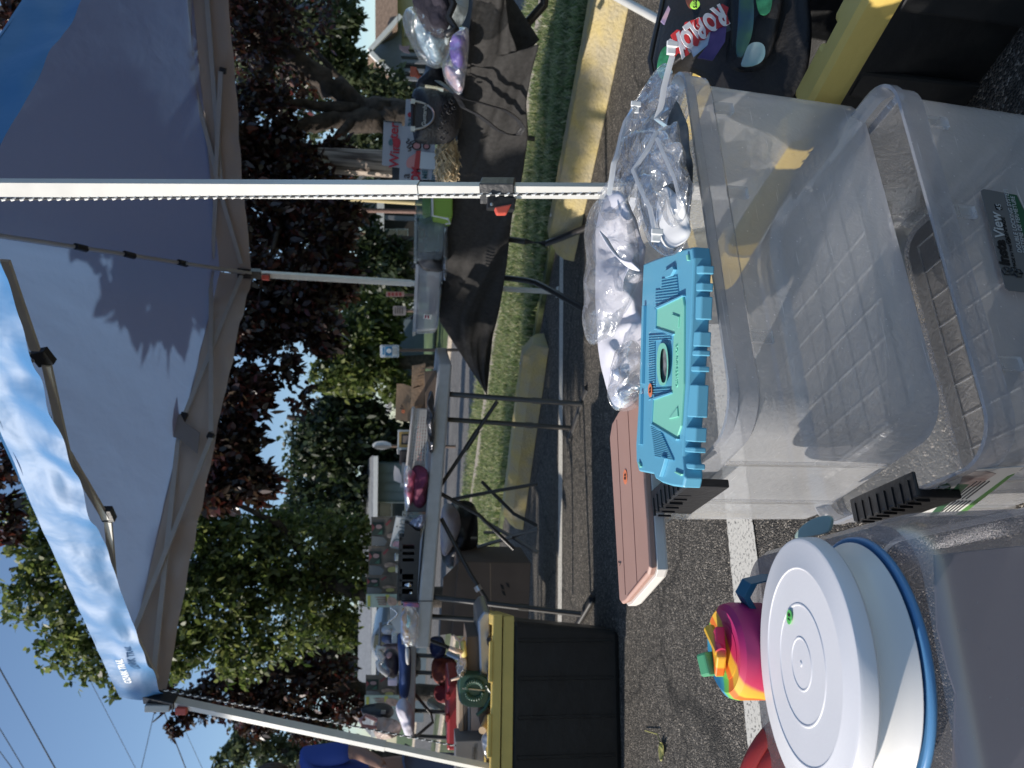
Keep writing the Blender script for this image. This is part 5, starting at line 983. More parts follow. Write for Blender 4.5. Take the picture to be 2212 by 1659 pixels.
td = (onface(2160, 440, P0, Nn)-onface(2195, 600, P0, Nn)).normalized(); tu = Nn.cross(td)*1; tu = Vector((0, 0, 1))
def ftext(nm, s_, X, Y, sz, m_, b_=0): return text(nm, s_, m_, lb, onface(X, Y, P0+Nn*.0012, Nn), td, tu, sz, .0003, 1, b_)
mk = mat('print_black', (.012, .012, .012), .4); mg = mat('print_grey', (.5, .5, .48), .4)
ftext('lettering', 'Insta', 2166, 545, .021, mk, .0008); ftext('lettering', 'View', 2156, 486, .021, mg, .0003)
s45 = obj('size_badge', facepoly([(2149, 441), (2163, 443), (2166, 452), (2153, 452)], P0+Nn*.0012, Nn), mk, lb); ftext('lettering', '45', 2158, 447, .011, mg)
ftext('lettering', 'GREENMADE', 2173, 498, .0075, mk); ftext('lettering', 'MADE IN THE USA', 2186, 545, .006, mk)
ftext('lettering', 'DOUBLE LOCKING SYSTEM', 2188, 476, .0085, mg); ftext('lettering', 'SYSTEME DE FERMETURE', 2201, 484, .0085, mg)
hx = MB()
for (X, Y) in ((2174, 585), (2189, 586), (2200, 590)):
    c_ = onface(X, Y, P0+Nn*.0012, Nn); rr_ = .0065; pts = [c_+td*rr_*math.cos(k*math.pi/3+.5)+Vector((0, 0, 1))*rr_*math.sin(k*math.pi/3+.5) for k in range(7)]; hx.tube(pts, .0009, 4)
    for k in (0, 2, 4): hx.tube([c_, pts[k]], .0009, 4)
obj('cube_logo', hx, mk, lb)
P1 = c2-f1*.297; N1 = -f1
el = obj('end_label', facepoly([(1957, 1116), (2080, 1111), (2212, 1008), (2070, 1017), (1966, 1104)], P1, N1), m_labw, b2_)
obj('green_band', facepoly([(2008, 1114), (2024, 1113), (2094, 1046), (2070, 1046)], P1+N1*.0008, N1), m_labg, el); obj('green_band', facepoly([(2066, 1112), (2080, 1111), (2192, 1024), (2176, 1030)], P1+N1*.0008, N1), mat('label_green2', (.08, .22, .05), .35), el)
obj('picture_patch', facepoly([(2068, 1055), (2085, 1020), (2130, 1018), (2152, 1024), (2110, 1050)], P1+N1*.0008, N1), mat('label_photo', (.22, .10, .09), .4, col2=(.5, .45, .42), vs=40), el)
obj('round_badge', facepoly([(2040+14*math.cos(k*.5236), 1053+9*math.sin(k*.5236)) for k in range(12)], P1+N1*.001, N1), m_labg, el)
ed2 = (onface(2030, 1060, P1, N1)-onface(1992, 1102, P1, N1)).normalized()
text('lettering', 'Insta', mk, el, onface(1995, 1092, P1+N1*.0015, N1), ed2, UPV, .022, .0003, 1, .0006); text('lettering', 'View', mg, el, onface(2018, 1071, P1+N1*.0015, N1), ed2, UPV, .022, .0003)
text('lettering', '40', m_labw, el, onface(2040, 1053, P1+N1*.002, N1), ed2, UPV, .018, .0003)
ln = MB()
for k in range(5):
    p, q = onface(2034+8*k, 1105, P1+N1*.001, N1), onface(2064+8*k, 1082, P1+N1*.001, N1); ln.tube([p, q], .0008, 4)
for k in range(4):
    p, q = onface(2060+9*k, 1078, P1+N1*.001, N1), onface(2110+9*k, 1040, P1+N1*.001, N1); ln.tube([p, q], .0008, 4)
obj('print_lines', ln, mk, el)
# sticker on the wall of the upper bin
# clothes and bags in the upper bin
m_whc = mat('white_knit', (.74, .73, .79), .9, var=.02, bump=.12, bs=30, trans=.12)
m_bag = clear('zip_bag', (.98, .98, .98), (.85, .85, .86), .13, .16, .10, 26, .5, 22, .2, .35)
m_bagb = clear('zip_bag_dark', (.96, .96, .96), (.7, .71, .73), .17, .15, .12, 24, .6, 22, .2, .4)
m_dkc = mat('black_fabric', (.012, .012, .014), .7, bump=.4, bs=20)
def dz_(px, d): return [(X, Y, d) for X, Y in px]
o = obj('garment', pillow([(1300, 440, 1.22), (1318, 408, 1.2), (1350, 420, 1.15), (1370, 470, 1.18), (1382, 530, 1.19), (1390, 590, 1.2), (1392, 700, 1.2), (1390, 850, 1.2), (1360, 884, 1.2), (1322, 880, 1.22), (1302, 810, 1.24), (1288, 700, 1.24), (1284, 590, 1.24), (1286, 500, 1.24)], 1.1, .045, .045, 15, 120, 2, 34), m_whc, smooth=True)
tag(o, 'folded lilac-white knitted garment with ribbed seam in the upper bin', 'clothing')
gs = MB(); 
for k in range(40):
    f = k/39; X = 1304+f*68; Y = 510+64*f+18*math.sin(f*3); p = W(X, Y, 1.145-.06*f); gs.tube([p+Vector((-.006, -.004, -.006)), p+Vector((.006, -.004, .008))], .0016, 4)
o2 = obj('ribbed_seam', gs, m_whc, None, smooth=True); o2.parent = o; o2.location = o2.location-o.location; LOC[o2.name] = LOC[o.name]
o = obj('dark_clothes', pillow([(1370, 330, 1.15), (1400, 260, 1.12), (1440, 200, 1.1), (1470, 220, 1.06), (1490, 300, 1.03), (1492, 420, 1.0), (1480, 520, 1.0), (1440, 560, 1.04), (1400, 500, 1.1), (1375, 420, 1.15)], 1.1, .04, .035, 12), mat('slate_clothes', (.07, .08, .09), .6, var=.6, vs=16, bump=.5, bs=20), smooth=True); tag(o, 'slate grey clothes packed in zip bags inside the upper bin', 'clothing')
o = obj('white_clothes', pillow([(1425, 400, 1.0), (1450, 410, .98), (1478, 440, .96), (1490, 510, .95), (1470, 530, .95), (1440, 540, .98), (1420, 480, 1.02)], 1.0, .03, .02, 16), mat('white_cloth', (.7, .7, .7), .8), smooth=True); tag(o, 'small white piece of clothing at the front rim of the upper bin', 'clothing')
def bagm(label, px, th, fold, fs, seed, m_=m_bag): o = obj('zip_bag', pillow(px, 1, th*.7, fold*1.35, fs*1.45, 150, 2, 40, seed), m_, smooth=True); return tag(o, label, 'zip bag', 'clear zip bags in the upper bin')
bagm('long clear bag wrapped round the white garment with a wrinkled left edge', [(1296, 425, 1.22), (1272, 455, 1.24), (1262, 500, 1.24), (1268, 545, 1.23), (1262, 620, 1.22), (1262, 700, 1.22), (1272, 752, 1.22), (1300, 735, 1.2), (1330, 720, 1.17), (1360, 640, 1.16), (1382, 600, 1.17), (1378, 500, 1.15), (1345, 420, 1.16)], .075, .03, 15, 1)
bagm('clear bag with a white zip band rising from the back corner of the upper bin', [(1318, 400, 1.2), (1326, 330, 1.2), (1345, 270, 1.18), (1368, 222, 1.16), (1405, 165, 1.12), (1432, 130, 1.1), (1455, 140, 1.05), (1450, 220, 1.05), (1438, 300, 1.05), (1420, 380, 1.08), (1380, 440, 1.12)], .05, .035, 17, 2, m_bagb)
bagm('clear bag with a V-shaped zip in the middle of the upper bin', [(1375, 440, 1.05), (1385, 360, 1.05), (1410, 290, 1.05), (1440, 260, 1.02), (1475, 300, .97), (1490, 400, .95), (1490, 520, .94), (1450, 560, .97), (1400, 530, 1.05)], .04, .03, 18, 3, m_bagb)
bagm('crumpled clear bag bunched at the left of the garment next to the pink lid', [(1330, 760, 1.15), (1355, 735, 1.15), (1382, 740, 1.17), (1392, 800, 1.17), (1388, 870, 1.18), (1350, 893, 1.18), (1320, 885, 1.18), (1310, 830, 1.17)], .04, .035, 20, 4)
bagm('loose thin film flap hanging over the dark clothes near the front rim', [(1405, 300, 1.0), (1432, 270, .99), (1462, 330, .965), (1478, 400, .95), (1484, 470, .945), (1450, 500, .96), (1425, 440, .98), (1400, 380, 1.0)], .02, .03, 22, 5)
bagm('peaked film corner of the long clear bag beside the canopy leg', [(1290, 430, 1.22), (1300, 405, 1.2), (1322, 380, 1.18), (1350, 392, 1.16), (1365, 430, 1.14), (1340, 470, 1.15), (1300, 480, 1.2)], .03, .03, 22, 6)
m_zip = clear('zip_band', (.9, .92, .94), (.78, .8, .84), .6, .2, .05)
def zipb(label, pts, w_=.008):
    w_ *= .62; P_ = [W(*p) for p in pts]; t = MB().loft([[p+Vector((0, 0, w_)), p+Vector((w_*.5, -.002, 0)), p+Vector((0, 0, -w_)), p+Vector((-w_*.5, .002, 0))] for p in P_]); o = obj('zip_strip', t, m_zip, smooth='auto'); return tag(o, label, 'zip strip', 'pale zip strips of the clear bags')
zipb('pale zip strip ending in a slider above the right corner of the upper bin', [(1447, 103, 1.0), (1452, 122, 1.0), (1444, 150, 1.01), (1434, 190, 1.02), (1429, 225, 1.03), (1418, 258, 1.04), (1440, 275, 1.0)], .007)
zipb('curved pale zip strip at the back of the bag heap', [(1376, 224, 1.12), (1366, 240, 1.11), (1352, 262, 1.11), (1342, 295, 1.11), (1334, 335, 1.1), (1326, 352, 1.1), (1316, 420, 1.13)], .007)
zipb('pale zip strip forming a V above the dark clothes', [(1418, 285, .99), (1398, 325, .99), (1368, 368, 1.0), (1385, 410, .98), (1404, 450, .97), (1416, 505, .96)], .006)
zipb('pale zip strip slanting down to the front rim of the upper bin', [(1420, 300, .975), (1440, 345, .96), (1458, 385, .95), (1468, 425, .945)], .006)
for lab, X, Y, d in (('small white zip slider at the right corner of the upper bin', 1450, 104, .995), ('small white zip slider at the back of the bag heap', 1372, 232, 1.115), ('small white zip slider beside the teal lid', 1417, 508, .955)):
    c_ = W(X, Y, d); o = obj('zip_slider', MB().box(c_, (.018, .006, .012)).box(c_+Vector((.004, -.004, 0)), (.008, .004, .016)), mat('slider_white', (.75, .76, .76), .4), bevel=.001); tag(o, lab, 'zip slider', 'zip sliders')

# teal lid
m_tl = mat('teal_plastic', (.13, .40, .56), .42, spec=.4); m_mint = mat('mint_plastic', (.24, .62, .48), .42, spec=.4); m_tl2 = mat('teal_dark', (.04, .13, .17), .5)
ZT = .588
tl = thing('container_lid', 'thick teal lid with mint inlay and handle slot on the upper bin rim', 'lid', G(1440, 800, ZT-.03))
def rnd(px, n=60, k=2): return [q[:2] for q in smoothpoly(px, n, k)]
topp = [(1390, 572), (1415, 562), (1440, 553), (1470, 541), (1494, 537), (1497, 560), (1492, 690), (1484, 829), (1476, 940), (1474, 985), (1478, 1030), (1474, 1050), (1450, 1047), (1428, 1040), (1416, 1032), (1412, 1022), (1380, 1016), (1375, 995), (1374, 960), (1382, 829), (1384, 740), (1387, 640)]
def offs(poly, k):   # poly in world, grow about centroid
    c_ = sum(poly, Vector())/len(poly); return [c_+(p-c_)*k for p in poly]
tw_ = [G(X, Y, ZT) for X, Y in topp]; big = [p+Vector((0, 0, -.003)) for p in offs(tw_, 1.012)]; low = [p+Vector((0, 0, -.024)) for p in offs(tw_, 1.012)]; lw2 = [p+Vector((0, 0, -.026)) for p in offs(tw_, .97)]
obj('lid_body', MB().loft([lw2, low, big, tw_]), m_tl, tl, bevel=.002)
def inlay(nm, px, m_, z0=.0005, h=.003, par=tl, rn=None): return obj(nm, slab(rnd(px, 60, rn) if rn else px, ZT+z0+h, h), m_, par, bevel=.0006)
mi = inlay('mint_inlay', [(1417, 667), (1474, 640), (1477, 660), (1476, 829), (1470, 920), (1461, 948), (1407, 916), (1410, 862), (1450, 849), (1451, 829), (1455, 722), (1416, 709)], m_mint, 0, .003)
inlay('frame_ridge', [(1414, 664), (1474, 636), (1474, 640), (1417, 668)], m_tl, 0, .005); inlay('frame_ridge', [(1413, 664), (1417, 668), (1416, 710), (1412, 712)], m_tl, 0, .005)
inlay('frame_ridge', [(1412, 710), (1416, 708), (1455, 721), (1451, 726)], m_tl, 0, .005); inlay('frame_ridge', [(1406, 860), (1410, 863), (1407, 917), (1403, 919)], m_tl, 0, .005)
inlay('frame_ridge', [(1406, 860), (1450, 846), (1450, 850), (1410, 864)], m_tl, 0, .005); inlay('frame_ridge', [(1403, 917), (1407, 915), (1461, 948), (1459, 952)], m_tl, 0, .005)
inlay('triangle_mark', [(1450, 678), (1466, 684), (1464, 708)], m_mint, .003, .002); inlay('triangle_mark', [(1444, 905), (1462, 880), (1464, 900)], m_mint, .003, .002)
text('lettering', 'GREENMADE', m_mint, tl, G(1462, 790, ZT+.0035), G(1463, 700, ZT)-G(1463, 860, ZT), G(1450, 780, ZT)-G(1470, 780, ZT), .010, .0006)
rg = MB()
for i in range(19):   # ridge field beside the right trapezoid
    Y = 600+i*6.2; x0 = 1419+max(0, (i-12))*0-min(i, 6)*.3+(12 if i < 4 else 0); x1 = 1466-abs(i-8)*.6-(0 if i < 8 else (i-8)*4.2)
    if x1-x0 > 4: rg.prism([G(x0-4, Y+3, ZT+.002), G(x1, Y-3, ZT+.002), G(x1, Y-1, ZT+.002), G(x0-4, Y+5, ZT+.002)], (0, 0, -.002))
for i in range(28):
    Y = 722+i*5.1; x0 = 1399; x1 = 1448 if 722+i*5 < 735 or Y > 835 else 1414
    if Y > 850: x1 = 1408
    rg.prism([G(x0, Y+3, ZT+.002), G(x1, Y, ZT+.002), G(x1, Y+2, ZT+.002), G(x0, Y+5, ZT+.002)], (0, 0, -.002))
for i in range(20):
    Y = 905+i*4.2; x0 = 1402+i*.5; x1 = 1418+i*1.9
    rg.prism([G(x0, Y-1, ZT+.002), G(x1, Y+8, ZT+.002), G(x1, Y+10, ZT+.002), G(x0, Y+1, ZT+.002)], (0, 0, -.002))
obj('grip_ridges', rg, m_tl, tl)
def ell(cx, cy, rx, ry, n=32): return [(cx+rx*math.copysign(abs(math.cos(k*2*math.pi/n))**.7, math.cos(k*2*math.pi/n)), cy+ry*math.sin(k*2*math.pi/n)) for k in range(n)]
A1, A2 = ell(1431, 787, 12.5, 46), ell(1433, 790, 7.5, 37)
n_ = len(A1); ring = MB().add([G(x, y, ZT+.006) for x, y in A1]+[G(x, y, ZT+.006) for x, y in A2]+[G(x, y, ZT) for x, y in A1]+[G(x, y, ZT-.001) for x, y in A2], [(i, (i+1) % n_, n_+(i+1) % n_, n_+i) for i in range(n_)]+[(i, 2*n_+i, 2*n_+(i+1) % n_, (i+1) % n_) for i in range(n_)]+[(n_+i, n_+(i+1) % n_, 3*n_+(i+1) % n_, 3*n_+i) for i in range(n_)])
obj('handle_ring', ring, m_mint, tl); obj('handle_slot', slab(A2, ZT+.0012, .001), mat('slot_shadow', (.09, .085, .09), .6, col2=(.3, .3, .32), vs=60), tl)
inlay('corner_step', [(1418, 1008), (1428, 985), (1436, 990), (1432, 1005), (1424, 1030), (1418, 1024)], m_tl, 0, .006); inlay('corner_step', [(1432, 588), (1452, 575), (1455, 582), (1448, 596), (1436, 600)], m_tl, 0, .005)
for px in ([(1377, 998), (1379, 998), (1384, 1008), (1381, 1010)], [(1455, 1020), (1458, 1018), (1472, 1024), (1470, 1028)], [(1481, 551), (1485, 549), (1487, 562), (1483, 563)]): inlay('mint_peg', px, m_mint, 0, .003)
inlay('raised_edge', [(1386, 660), (1390, 660), (1386, 829), (1382, 829)], m_tl, 0, .005); inlay('raised_edge', [(1380, 850), (1384, 850), (1382, 960), (1377, 960)], m_tl, 0, .005)
rb_ = MB()
for ya, yb in ((574, 592), (611, 629), (640, 690), (716, 748), (756, 768), (790, 802), (830, 900), (922, 953), (965, 976), (1000, 1012)):
    fa, fb = onto = (G(1496-(ya-560)*.045, ya, ZT)-Vector((0, 0, .007)), G(1496-(yb-560)*.045, yb, ZT)-Vector((0, 0, .007))); nrm = Vector((0, -1, 0)); e_ = (fa-fb).normalized(); nn_ = Vector((e_.y, -e_.x, 0)); nn_ = nn_ if nn_.y < 0 else -nn_
    rb_.loft([[fa+nn_*.002+Vector((0, 0, .003)), fb+nn_*.002+Vector((0, 0, .003)), fb-nn_*.012+Vector((0, 0, .006)), fa-nn_*.012+Vector((0, 0, .006))], [fa+nn_*.010-Vector((0, 0, .004)), fb+nn_*.010-Vector((0, 0, .004)), fb-nn_*.012-Vector((0, 0, .004)), fa-nn_*.012-Vector((0, 0, .004))], [fa+nn_*.010-Vector((0, 0, .019)), fb+nn_*.010-Vector((0, 0, .019)), fb-nn_*.012-Vector((0, 0, .019)), fa-nn_*.012-Vector((0, 0, .019))]])
obj('side_blocks', rb_, m_tl, tl, bevel=.0015)
def hsticker(par, X, Y, z, rx, ry, m_, s_, sz, ang=0):
    st = obj('price_sticker', slab([(X+rx*math.cos(k*.3927), Y+ry*math.sin(k*.3927)) for k in range(16)], z, .0006), m_, par)
    text('price', s_, m_ink, st, G(X, Y, z+.0006), RV if not ang else Vector((math.cos(ang), math.sin(ang), 0)), Vector((0, 1, 0)) if not ang else Vector((-math.sin(ang), math.cos(ang), 0)), sz, .0003); return st
hsticker(tl, 1404, 843, ZT+.004, 4.2, 15, m_orange, '$2', .0085)
# pink lid
ZP = .565
pl_ = thing('container_lid', 'long dusty-pink lid with white lip and orange price dot reaching out over the asphalt', 'lid', G(1370, 1080, ZP-.03))
pp = [(1378, 838), (1336, 890), (1322, 915), (1317, 945), (1320, 990), (1338, 1296), (1342, 1302), (1350, 1298), (1398, 1240), (1402, 1225), (1396, 1120), (1390, 1035), (1384, 900)]
pw = [G(X, Y, ZP) for X, Y in pp]; sh_ = Vector((0, 0, 0))
obj('top_plate', MB().loft([[p-Vector((0, 0, .012)) for p in offs(pw, 1.0)], [p-Vector((0, 0, .004)) for p in offs(pw, 1.012)], [p for p in offs(pw, .992)]]), mat('pink_plastic', (.42, .25, .20), .5, var=.03, vs=12), pl_, bevel=.001)
obj('white_lip', MB().loft([[p-Vector((0, 0, .030)) for p in offs(pw, 1.02)], [p-Vector((0, 0, .026)) for p in offs(pw, 1.03)], [p-Vector((0, 0, .0125)) for p in offs(pw, 1.03)]]), mat('offwhite_plastic', (.70, .66, .61), .45), pl_, bevel=.001)
m_groove = mat('groove', (.22, .12, .10), .6)
for a, b in (((1332, 907), (1351, 1285)), ((1356, 885), (1376, 1262))):
    p, q = G(*a, ZP+.0004), G(*b, ZP+.0004); obj('groove', bar(p, q, .0004, .0008), m_groove, pl_)
obj('edge_groove', bar(G(1356, 1286, ZP+.0004), G(1396, 1236, ZP+.0004), .0004, .001), m_groove, pl_)
hsticker(pl_, 1350, 1030, ZP+.0012, 4, 16, m_orange, '$2', .011)
sc = MB(); sc.tube([G(1336, 1212, ZP+.001), G(1337, 1216, ZP+.001), G(1341, 1216, ZP+.001), G(1338, 1222, ZP+.001)], .0007, 4); obj('scratch', sc, m_ink, pl_)

# dark container, cake carrier and bowl, tumbler, red mould
m_smk = clear('smoke_plastic', (.80, .80, .83), (.46, .46, .49), .34, .2, .05, 4, 0, 40, .3, .35)
ca = math.radians(20); g1, g2 = frame(ca); FR = Vector((-.094, .610, 0)); wC, dC = .56, .36
cc = FR-g1*(wC/2)+g2*(dC/2)
ct = thing('storage_tub', 'upturned smoky grey tub with rounded edges and a mint clip at the lower left', 'tub', (cc.x, cc.y, .05), None)
lv = [(wC+.03, dC+.03, .065, .30), (wC+.012, dC+.012, .062, .455), (wC+.002, dC+.002, .06, .476), (wC-.012, dC-.012, .055, .487), (wC-.035, dC-.035, .045, .49)]
obj('shell', rloft(MB(), cc, ca, lv, False, True, 10), m_smk, ct, smooth='auto')
obj('lower_wall', rloft(MB(), cc, ca, [(wC-.02, dC-.02, .08, .0), (wC-.004, dC-.004, .085, .285)], False, False, 10), clear('milky_wall', (.84, .83, .84), (.52, .50, .51), .36, .2, .08, 4, .2, 20, .3), ct, smooth='auto')
obj('rim_band', rloft(MB(), cc, ca, [(wC+.03, dC+.03, .09, .298), (wC+.045, dC+.045, .095, .296), (wC+.045, dC+.045, .095, .283), (wC+.0, dC+.0, .085, .280)], False, False, 10), m_smk, ct, smooth='auto')
obj('mint_clip', slab(rnd([(1706, 1166), (1742, 1122), (1796, 1109), (1793, 1140), (1786, 1152), (1740, 1160)], 40, 2), .4915, .004), mat('pale_mint', (.33, .43, .38), .4), ct, bevel=.004)
o = obj('paper_sheet', MB().prism([W(X, Y, .70-.0001*(X-2000)) for X, Y in ((2020, 1200), (2026, 1359), (2048, 1446), (2066, 1500), (2060, 1700), (2500, 1700), (2500, 1150))], (0, .003, 0)), mat('grey_paper', (.34, .32, .35), .8)); tag(o, 'grey paper with a torn edge seen inside the smoky tub', 'paper')

# white lid over bowl
m_wl = mat('white_lid', (.76, .75, .76), .42, spec=.4, var=.02, vs=9, bump=.015, bs=260); LC = W(1731, 1434, .665)
cl_ = thing('cake_carrier', 'round white lid with concentric rings and green price dot topping an upturned bowl', 'food container', LC-Vector((0, 0, .06)))
Rr = .119
tilt_ = Matrix.Rotation(math.radians(-7.5), 3, 'X')
pr = [(0, .0010), (.002, .0010), (.003, .0002), (.0225, 0), (.0232, .0006), (.0244, .0006), (.0252, 0), (.0535, 0), (.0542, .0007), (.0556, .0007), (.0563, 0), (.0885, 0), (.0893, .0008), (.0905, .0008), (.0915, .0003), (.1145, .0), (.1175, -.001), (Rr, -.0035), (Rr+.001, -.0145), (Rr-.001, -.017), (Rr-.010, -.016)]
obj('lid', MB().lathe(LC, pr, 96, tilt_), m_wl, cl_, smooth='auto')
obj('bowl_body', MB().lathe(LC, [(.100, -.015), (.104, -.020), (.106, -.035), (.111, -.044), (.1165, -.052)], 96, tilt_), mat('bowl_white', (.74, .72, .69), .3), cl_, smooth='auto')
br = MB(); brr = [(.1165, -.055), (.1195, -.054), (.1218, -.055), (.1222, -.059), (.1205, -.061), (.112, -.0605)]
obj('blue_rim', MB().lathe(LC, brr, 96, tilt_), mat('blue_plastic', (.10, .27, .50), .3), cl_, smooth=True)
LN = tilt_ @ Vector((0, 0, 1)); gs_ = obj('price_sticker', MB().prism([onface(1704+5.5*math.cos(k*.3927), 1333+16*math.sin(k*.3927), LC+LN*.0022, LN) for k in range(16)], LN*-.0006), mat('green_sticker', (.12, .55, .12), .6), cl_)
text('price', '$1', m_ink, gs_, onface(1704, 1333, LC+LN*.0024, LN), -RV, tilt_ @ Vector((0, -1, 0)), .0085, .0003)
# tumbler
def rainbow():
    m = bpy.data.materials.new('rainbow_silicone'); m.use_nodes = True; n = m.node_tree; L = n.links.new; b = n.nodes['Principled BSDF']; b.inputs['Roughness'].default_value = .5
    tc = n.nodes.new('ShaderNodeTexCoord'); nz = n.nodes.new('ShaderNodeTexNoise'); nz.inputs['Scale'].default_value = 14; nz.inputs['Detail'].default_value = 1; L(tc.outputs['Object'], nz.inputs[0])
    dt = n.nodes.new('ShaderNodeVectorMath'); dt.operation = 'DOT_PRODUCT'; dt.inputs[1].default_value = (7.5, -7.0, -2.0); L(tc.outputs['Object'], dt.inputs[0])
    wv = n.nodes.new('ShaderNodeMath'); wv.operation = 'MULTIPLY_ADD'; wv.inputs[1].default_value = .45; L(nz.outputs['Fac'], wv.inputs[0]); L(dt.outputs['Value'], wv.inputs[2])
    w2 = n.nodes.new('ShaderNodeMath'); w2.inputs[1].default_value = .62; L(wv.outputs[0], w2.inputs[0]); wv = w2
    r = n.nodes.new('ShaderNodeValToRGB'); r.color_ramp.interpolation = 'EASE'; e = r.color_ramp.elements; cols = [(0, (.03, .18, .36)), (.10, (.05, .30, .42)), (.15, (.14, .48, .10)), (.26, (.22, .52, .07)), (.30, (.75, .18, .02)), (.40, (.72, .16, .02)), (.44, (.78, .46, .04)), (.56, (.74, .40, .04)), (.62, (.55, .03, .10)), (1, (.40, .02, .14))]
    e[0].position = 0; e[0].color = (*cols[0][1], 1); e[1].position = 1; e[1].color = (*cols[-1][1], 1)
    for p, c_ in cols[1:-1]: x = e.new(p); x.color = (*c_, 1)
    L(wv.outputs[0], r.inputs[0]); L(r.outputs[0], b.inputs['Base Color']); return m
m_rb = rainbow(); m_tq = mat('teal_silicone', (.02, .12, .20), .5)
TC = W(1560, 1405, .83); tm = thing('tumbler', 'rainbow silicone tumbler with spout lid and dark teal loop handle', 'tumbler', TC-Vector((0, 0, .2)))
obj('cap', MB().lathe(TC, [(.030, -.004), (.046, -.001), (.0525, -.006), (.0545, -.014), (.0545, -.050), (.0505, -.056), (.044, -.058)], 64), m_rb, tm, smooth='auto')
obj('cap_recess', MB().lathe(TC, [(0, -.012), (.031, -.012), (.0315, -.003)], 48), m_rb, tm, smooth='auto')
obj('body', MB().lathe(TC, [(.046, -.05), (.050, -.062), (.050, -.12), (.040, -.2)], 48), m_rb, tm, smooth='auto')
Rz = Matrix.Rotation(.5, 3, 'Z')
obj('spout', MB().box(TC+Vector((-.018, .006, .010)), (.026, .018, .026), Matrix.Rotation(.25, 3, 'X')@Rz), mat('green_silicone', (.08, .32, .16), .5), tm, bevel=.003)
obj('swing_arm', MB().prism([TC+Vector(v) for v in ((-.028, -.010, .0), (.0, -.022, .004), (.030, -.004, .0), (.012, .010, .0))], (0, 0, .012)), m_rb, tm, bevel=.002); obj('hinge', MB().tube([TC+Vector((.004, -.018, .010)), TC+Vector((.020, .016, .010))], .007, 10), m_rb, tm, smooth='auto')
hp = [TC+Vector((.046, .0, -.035)), TC+Vector((.066, .0, -.022)), TC+Vector((.082, 0, -.030)), TC+Vector((.088, 0, -.055)), TC+Vector((.085, 0, -.09)), TC+Vector((.05, 0, -.12))]
obj('handle', MB().loft([[p+Vector((0, -.012, -.004)), p+Vector((0, .012, -.004)), p+Vector((0, .012, .004)), p+Vector((0, -.012, .004))] for p in hp]), m_tq, tm, bevel=.002)
# red silicone mould
m_rs = mat('red_silicone', (.50, .045, .04), .4)
rdm = thing('silicone_mould', 'red ribbed silicone piece at the bottom left corner', 'mould', W(1690, 1690, .85))
for k in range(4):
    cx, cy = 1752, 1765; r0 = 150-28*k; pts = [W(cx-r0*math.cos(a)*.98, cy-r0*1.45*math.sin(a), .86-.012*k) for a in [math.pi/2*j/14-.1 for j in range(15)]]
    obj('ridge', MB().tube(pts, .0125, 12), m_rs, rdm, smooth=True)
obj('inner_web', pex([(1690, 1790), (1612, 1760), (1616, 1690), (1648, 1610), (1700, 1575), (1760, 1570), (1780, 1790)], .87, .01), m_rs, rdm)

# ============================================================ RIGHT TOTE AND BACKPACK
m_ty = mat('tote_yellow', (.68, .49, .13), .5, var=.08, vs=5, bump=.1, bs=40); m_tb = mat('tote_black', (.012, .012, .012), .42, var=.2, vs=6, bump=.25, bs=10)
ta = math.radians(123.5); u1 = Vector((math.cos(ta), math.sin(ta), 0)); v1 = Vector((-u1.y, u1.x, 0)); v1 = v1 if v1.x > 0 else -v1
TP = G(1868, -8, .31); tc_ = TP+u1*.30+v1*.26; tc_.z = 0
tt = thing('storage_tote', 'black tote with a broad yellow rim holding a printed backpack at the right edge', 'tote', (tc_.x, tc_.y, 0), 'black and yellow totes')
LW, LD = .80, .54; wt = MB(); rloft(wt, tc_, ta, [(LW-.12, LD-.12, .05, 0), (LW-.10, LD-.10, .05, .02), (LW-.045, LD-.045, .06, .26)], True, False, 8); obj('tote_wall', wt, m_tb, tt, smooth='auto')
wr = MB(); rloft(wr, tc_, ta, [(LW-.06, LD-.06, .06, .262), (LW, LD, .09, .258), (LW+.004, LD+.004, .09, .27), (LW, LD, .09, .305), (LW-.02, LD-.02, .08, .312), (LW-.09, LD-.09, .06, .310), (LW-.10, LD-.10, .055, .30), (LW-.10, LD-.10, .055, .268)], False, False, 10); obj('yellow_rim', wr, m_ty, tt, smooth='auto')
gt = MB()
for k in range(5): gt.box(tc_+u1*(-.28+.14*k)-v1*(LD/2-.06)+Vector((0, 0, .285)), (.10, .03, .04), Matrix.Rotation(ta, 3, 'Z'))
obj('lid_lugs', gt, m_ty, tt, bevel=.008)
rs = MB()
for k in range(5): rs.box(tc_+u1*(-.3+.15*k)-v1*(LD/2-.030)+Vector((0, 0, .13)), (.05, .012, .22), Matrix.Rotation(ta, 3, 'Z'))
obj('wall_ribs', rs, m_tb, tt, bevel=.006)
m_bp = mat('backpack_black', (.014, .013, .014), .6, bump=.15, bs=160)
bp = thing('backpack', 'black backpack with big red-edged white lettering and colourful panels', 'backpack', W(1600, 60, 1.4), None)
obj('pack_body', pillow([(1440, -60, 1.5), (1425, 30, 1.5), (1408, 110, 1.48), (1406, 145, 1.46), (1420, 170, 1.44), (1470, 140, 1.42), (1520, 150, 1.4), (1560, 190, 1.38), (1600, 240, 1.36), (1660, 260, 1.34), (1720, 230, 1.3), (1745, 120, 1.26), (1730, -60, 1.25)], 1.4, .07, .010, 7, 90, 2, 18, 5, .35), m_bp, bp, smooth=True)
obj('piping', MB().tube([W(*p) for p in ((1442, -60, 1.41), (1428, 20, 1.405), (1412, 90, 1.39), (1404, 130, 1.38), (1409, 158, 1.37), (1425, 172, 1.36))], .005, 8), m_blk, bp, smooth=True)
Dp = lambda X: 1.40-(X-1420)*.0006-.066
def onpack(px, off=.0): return [W(x, y, Dp(x)-off) for x, y in px]
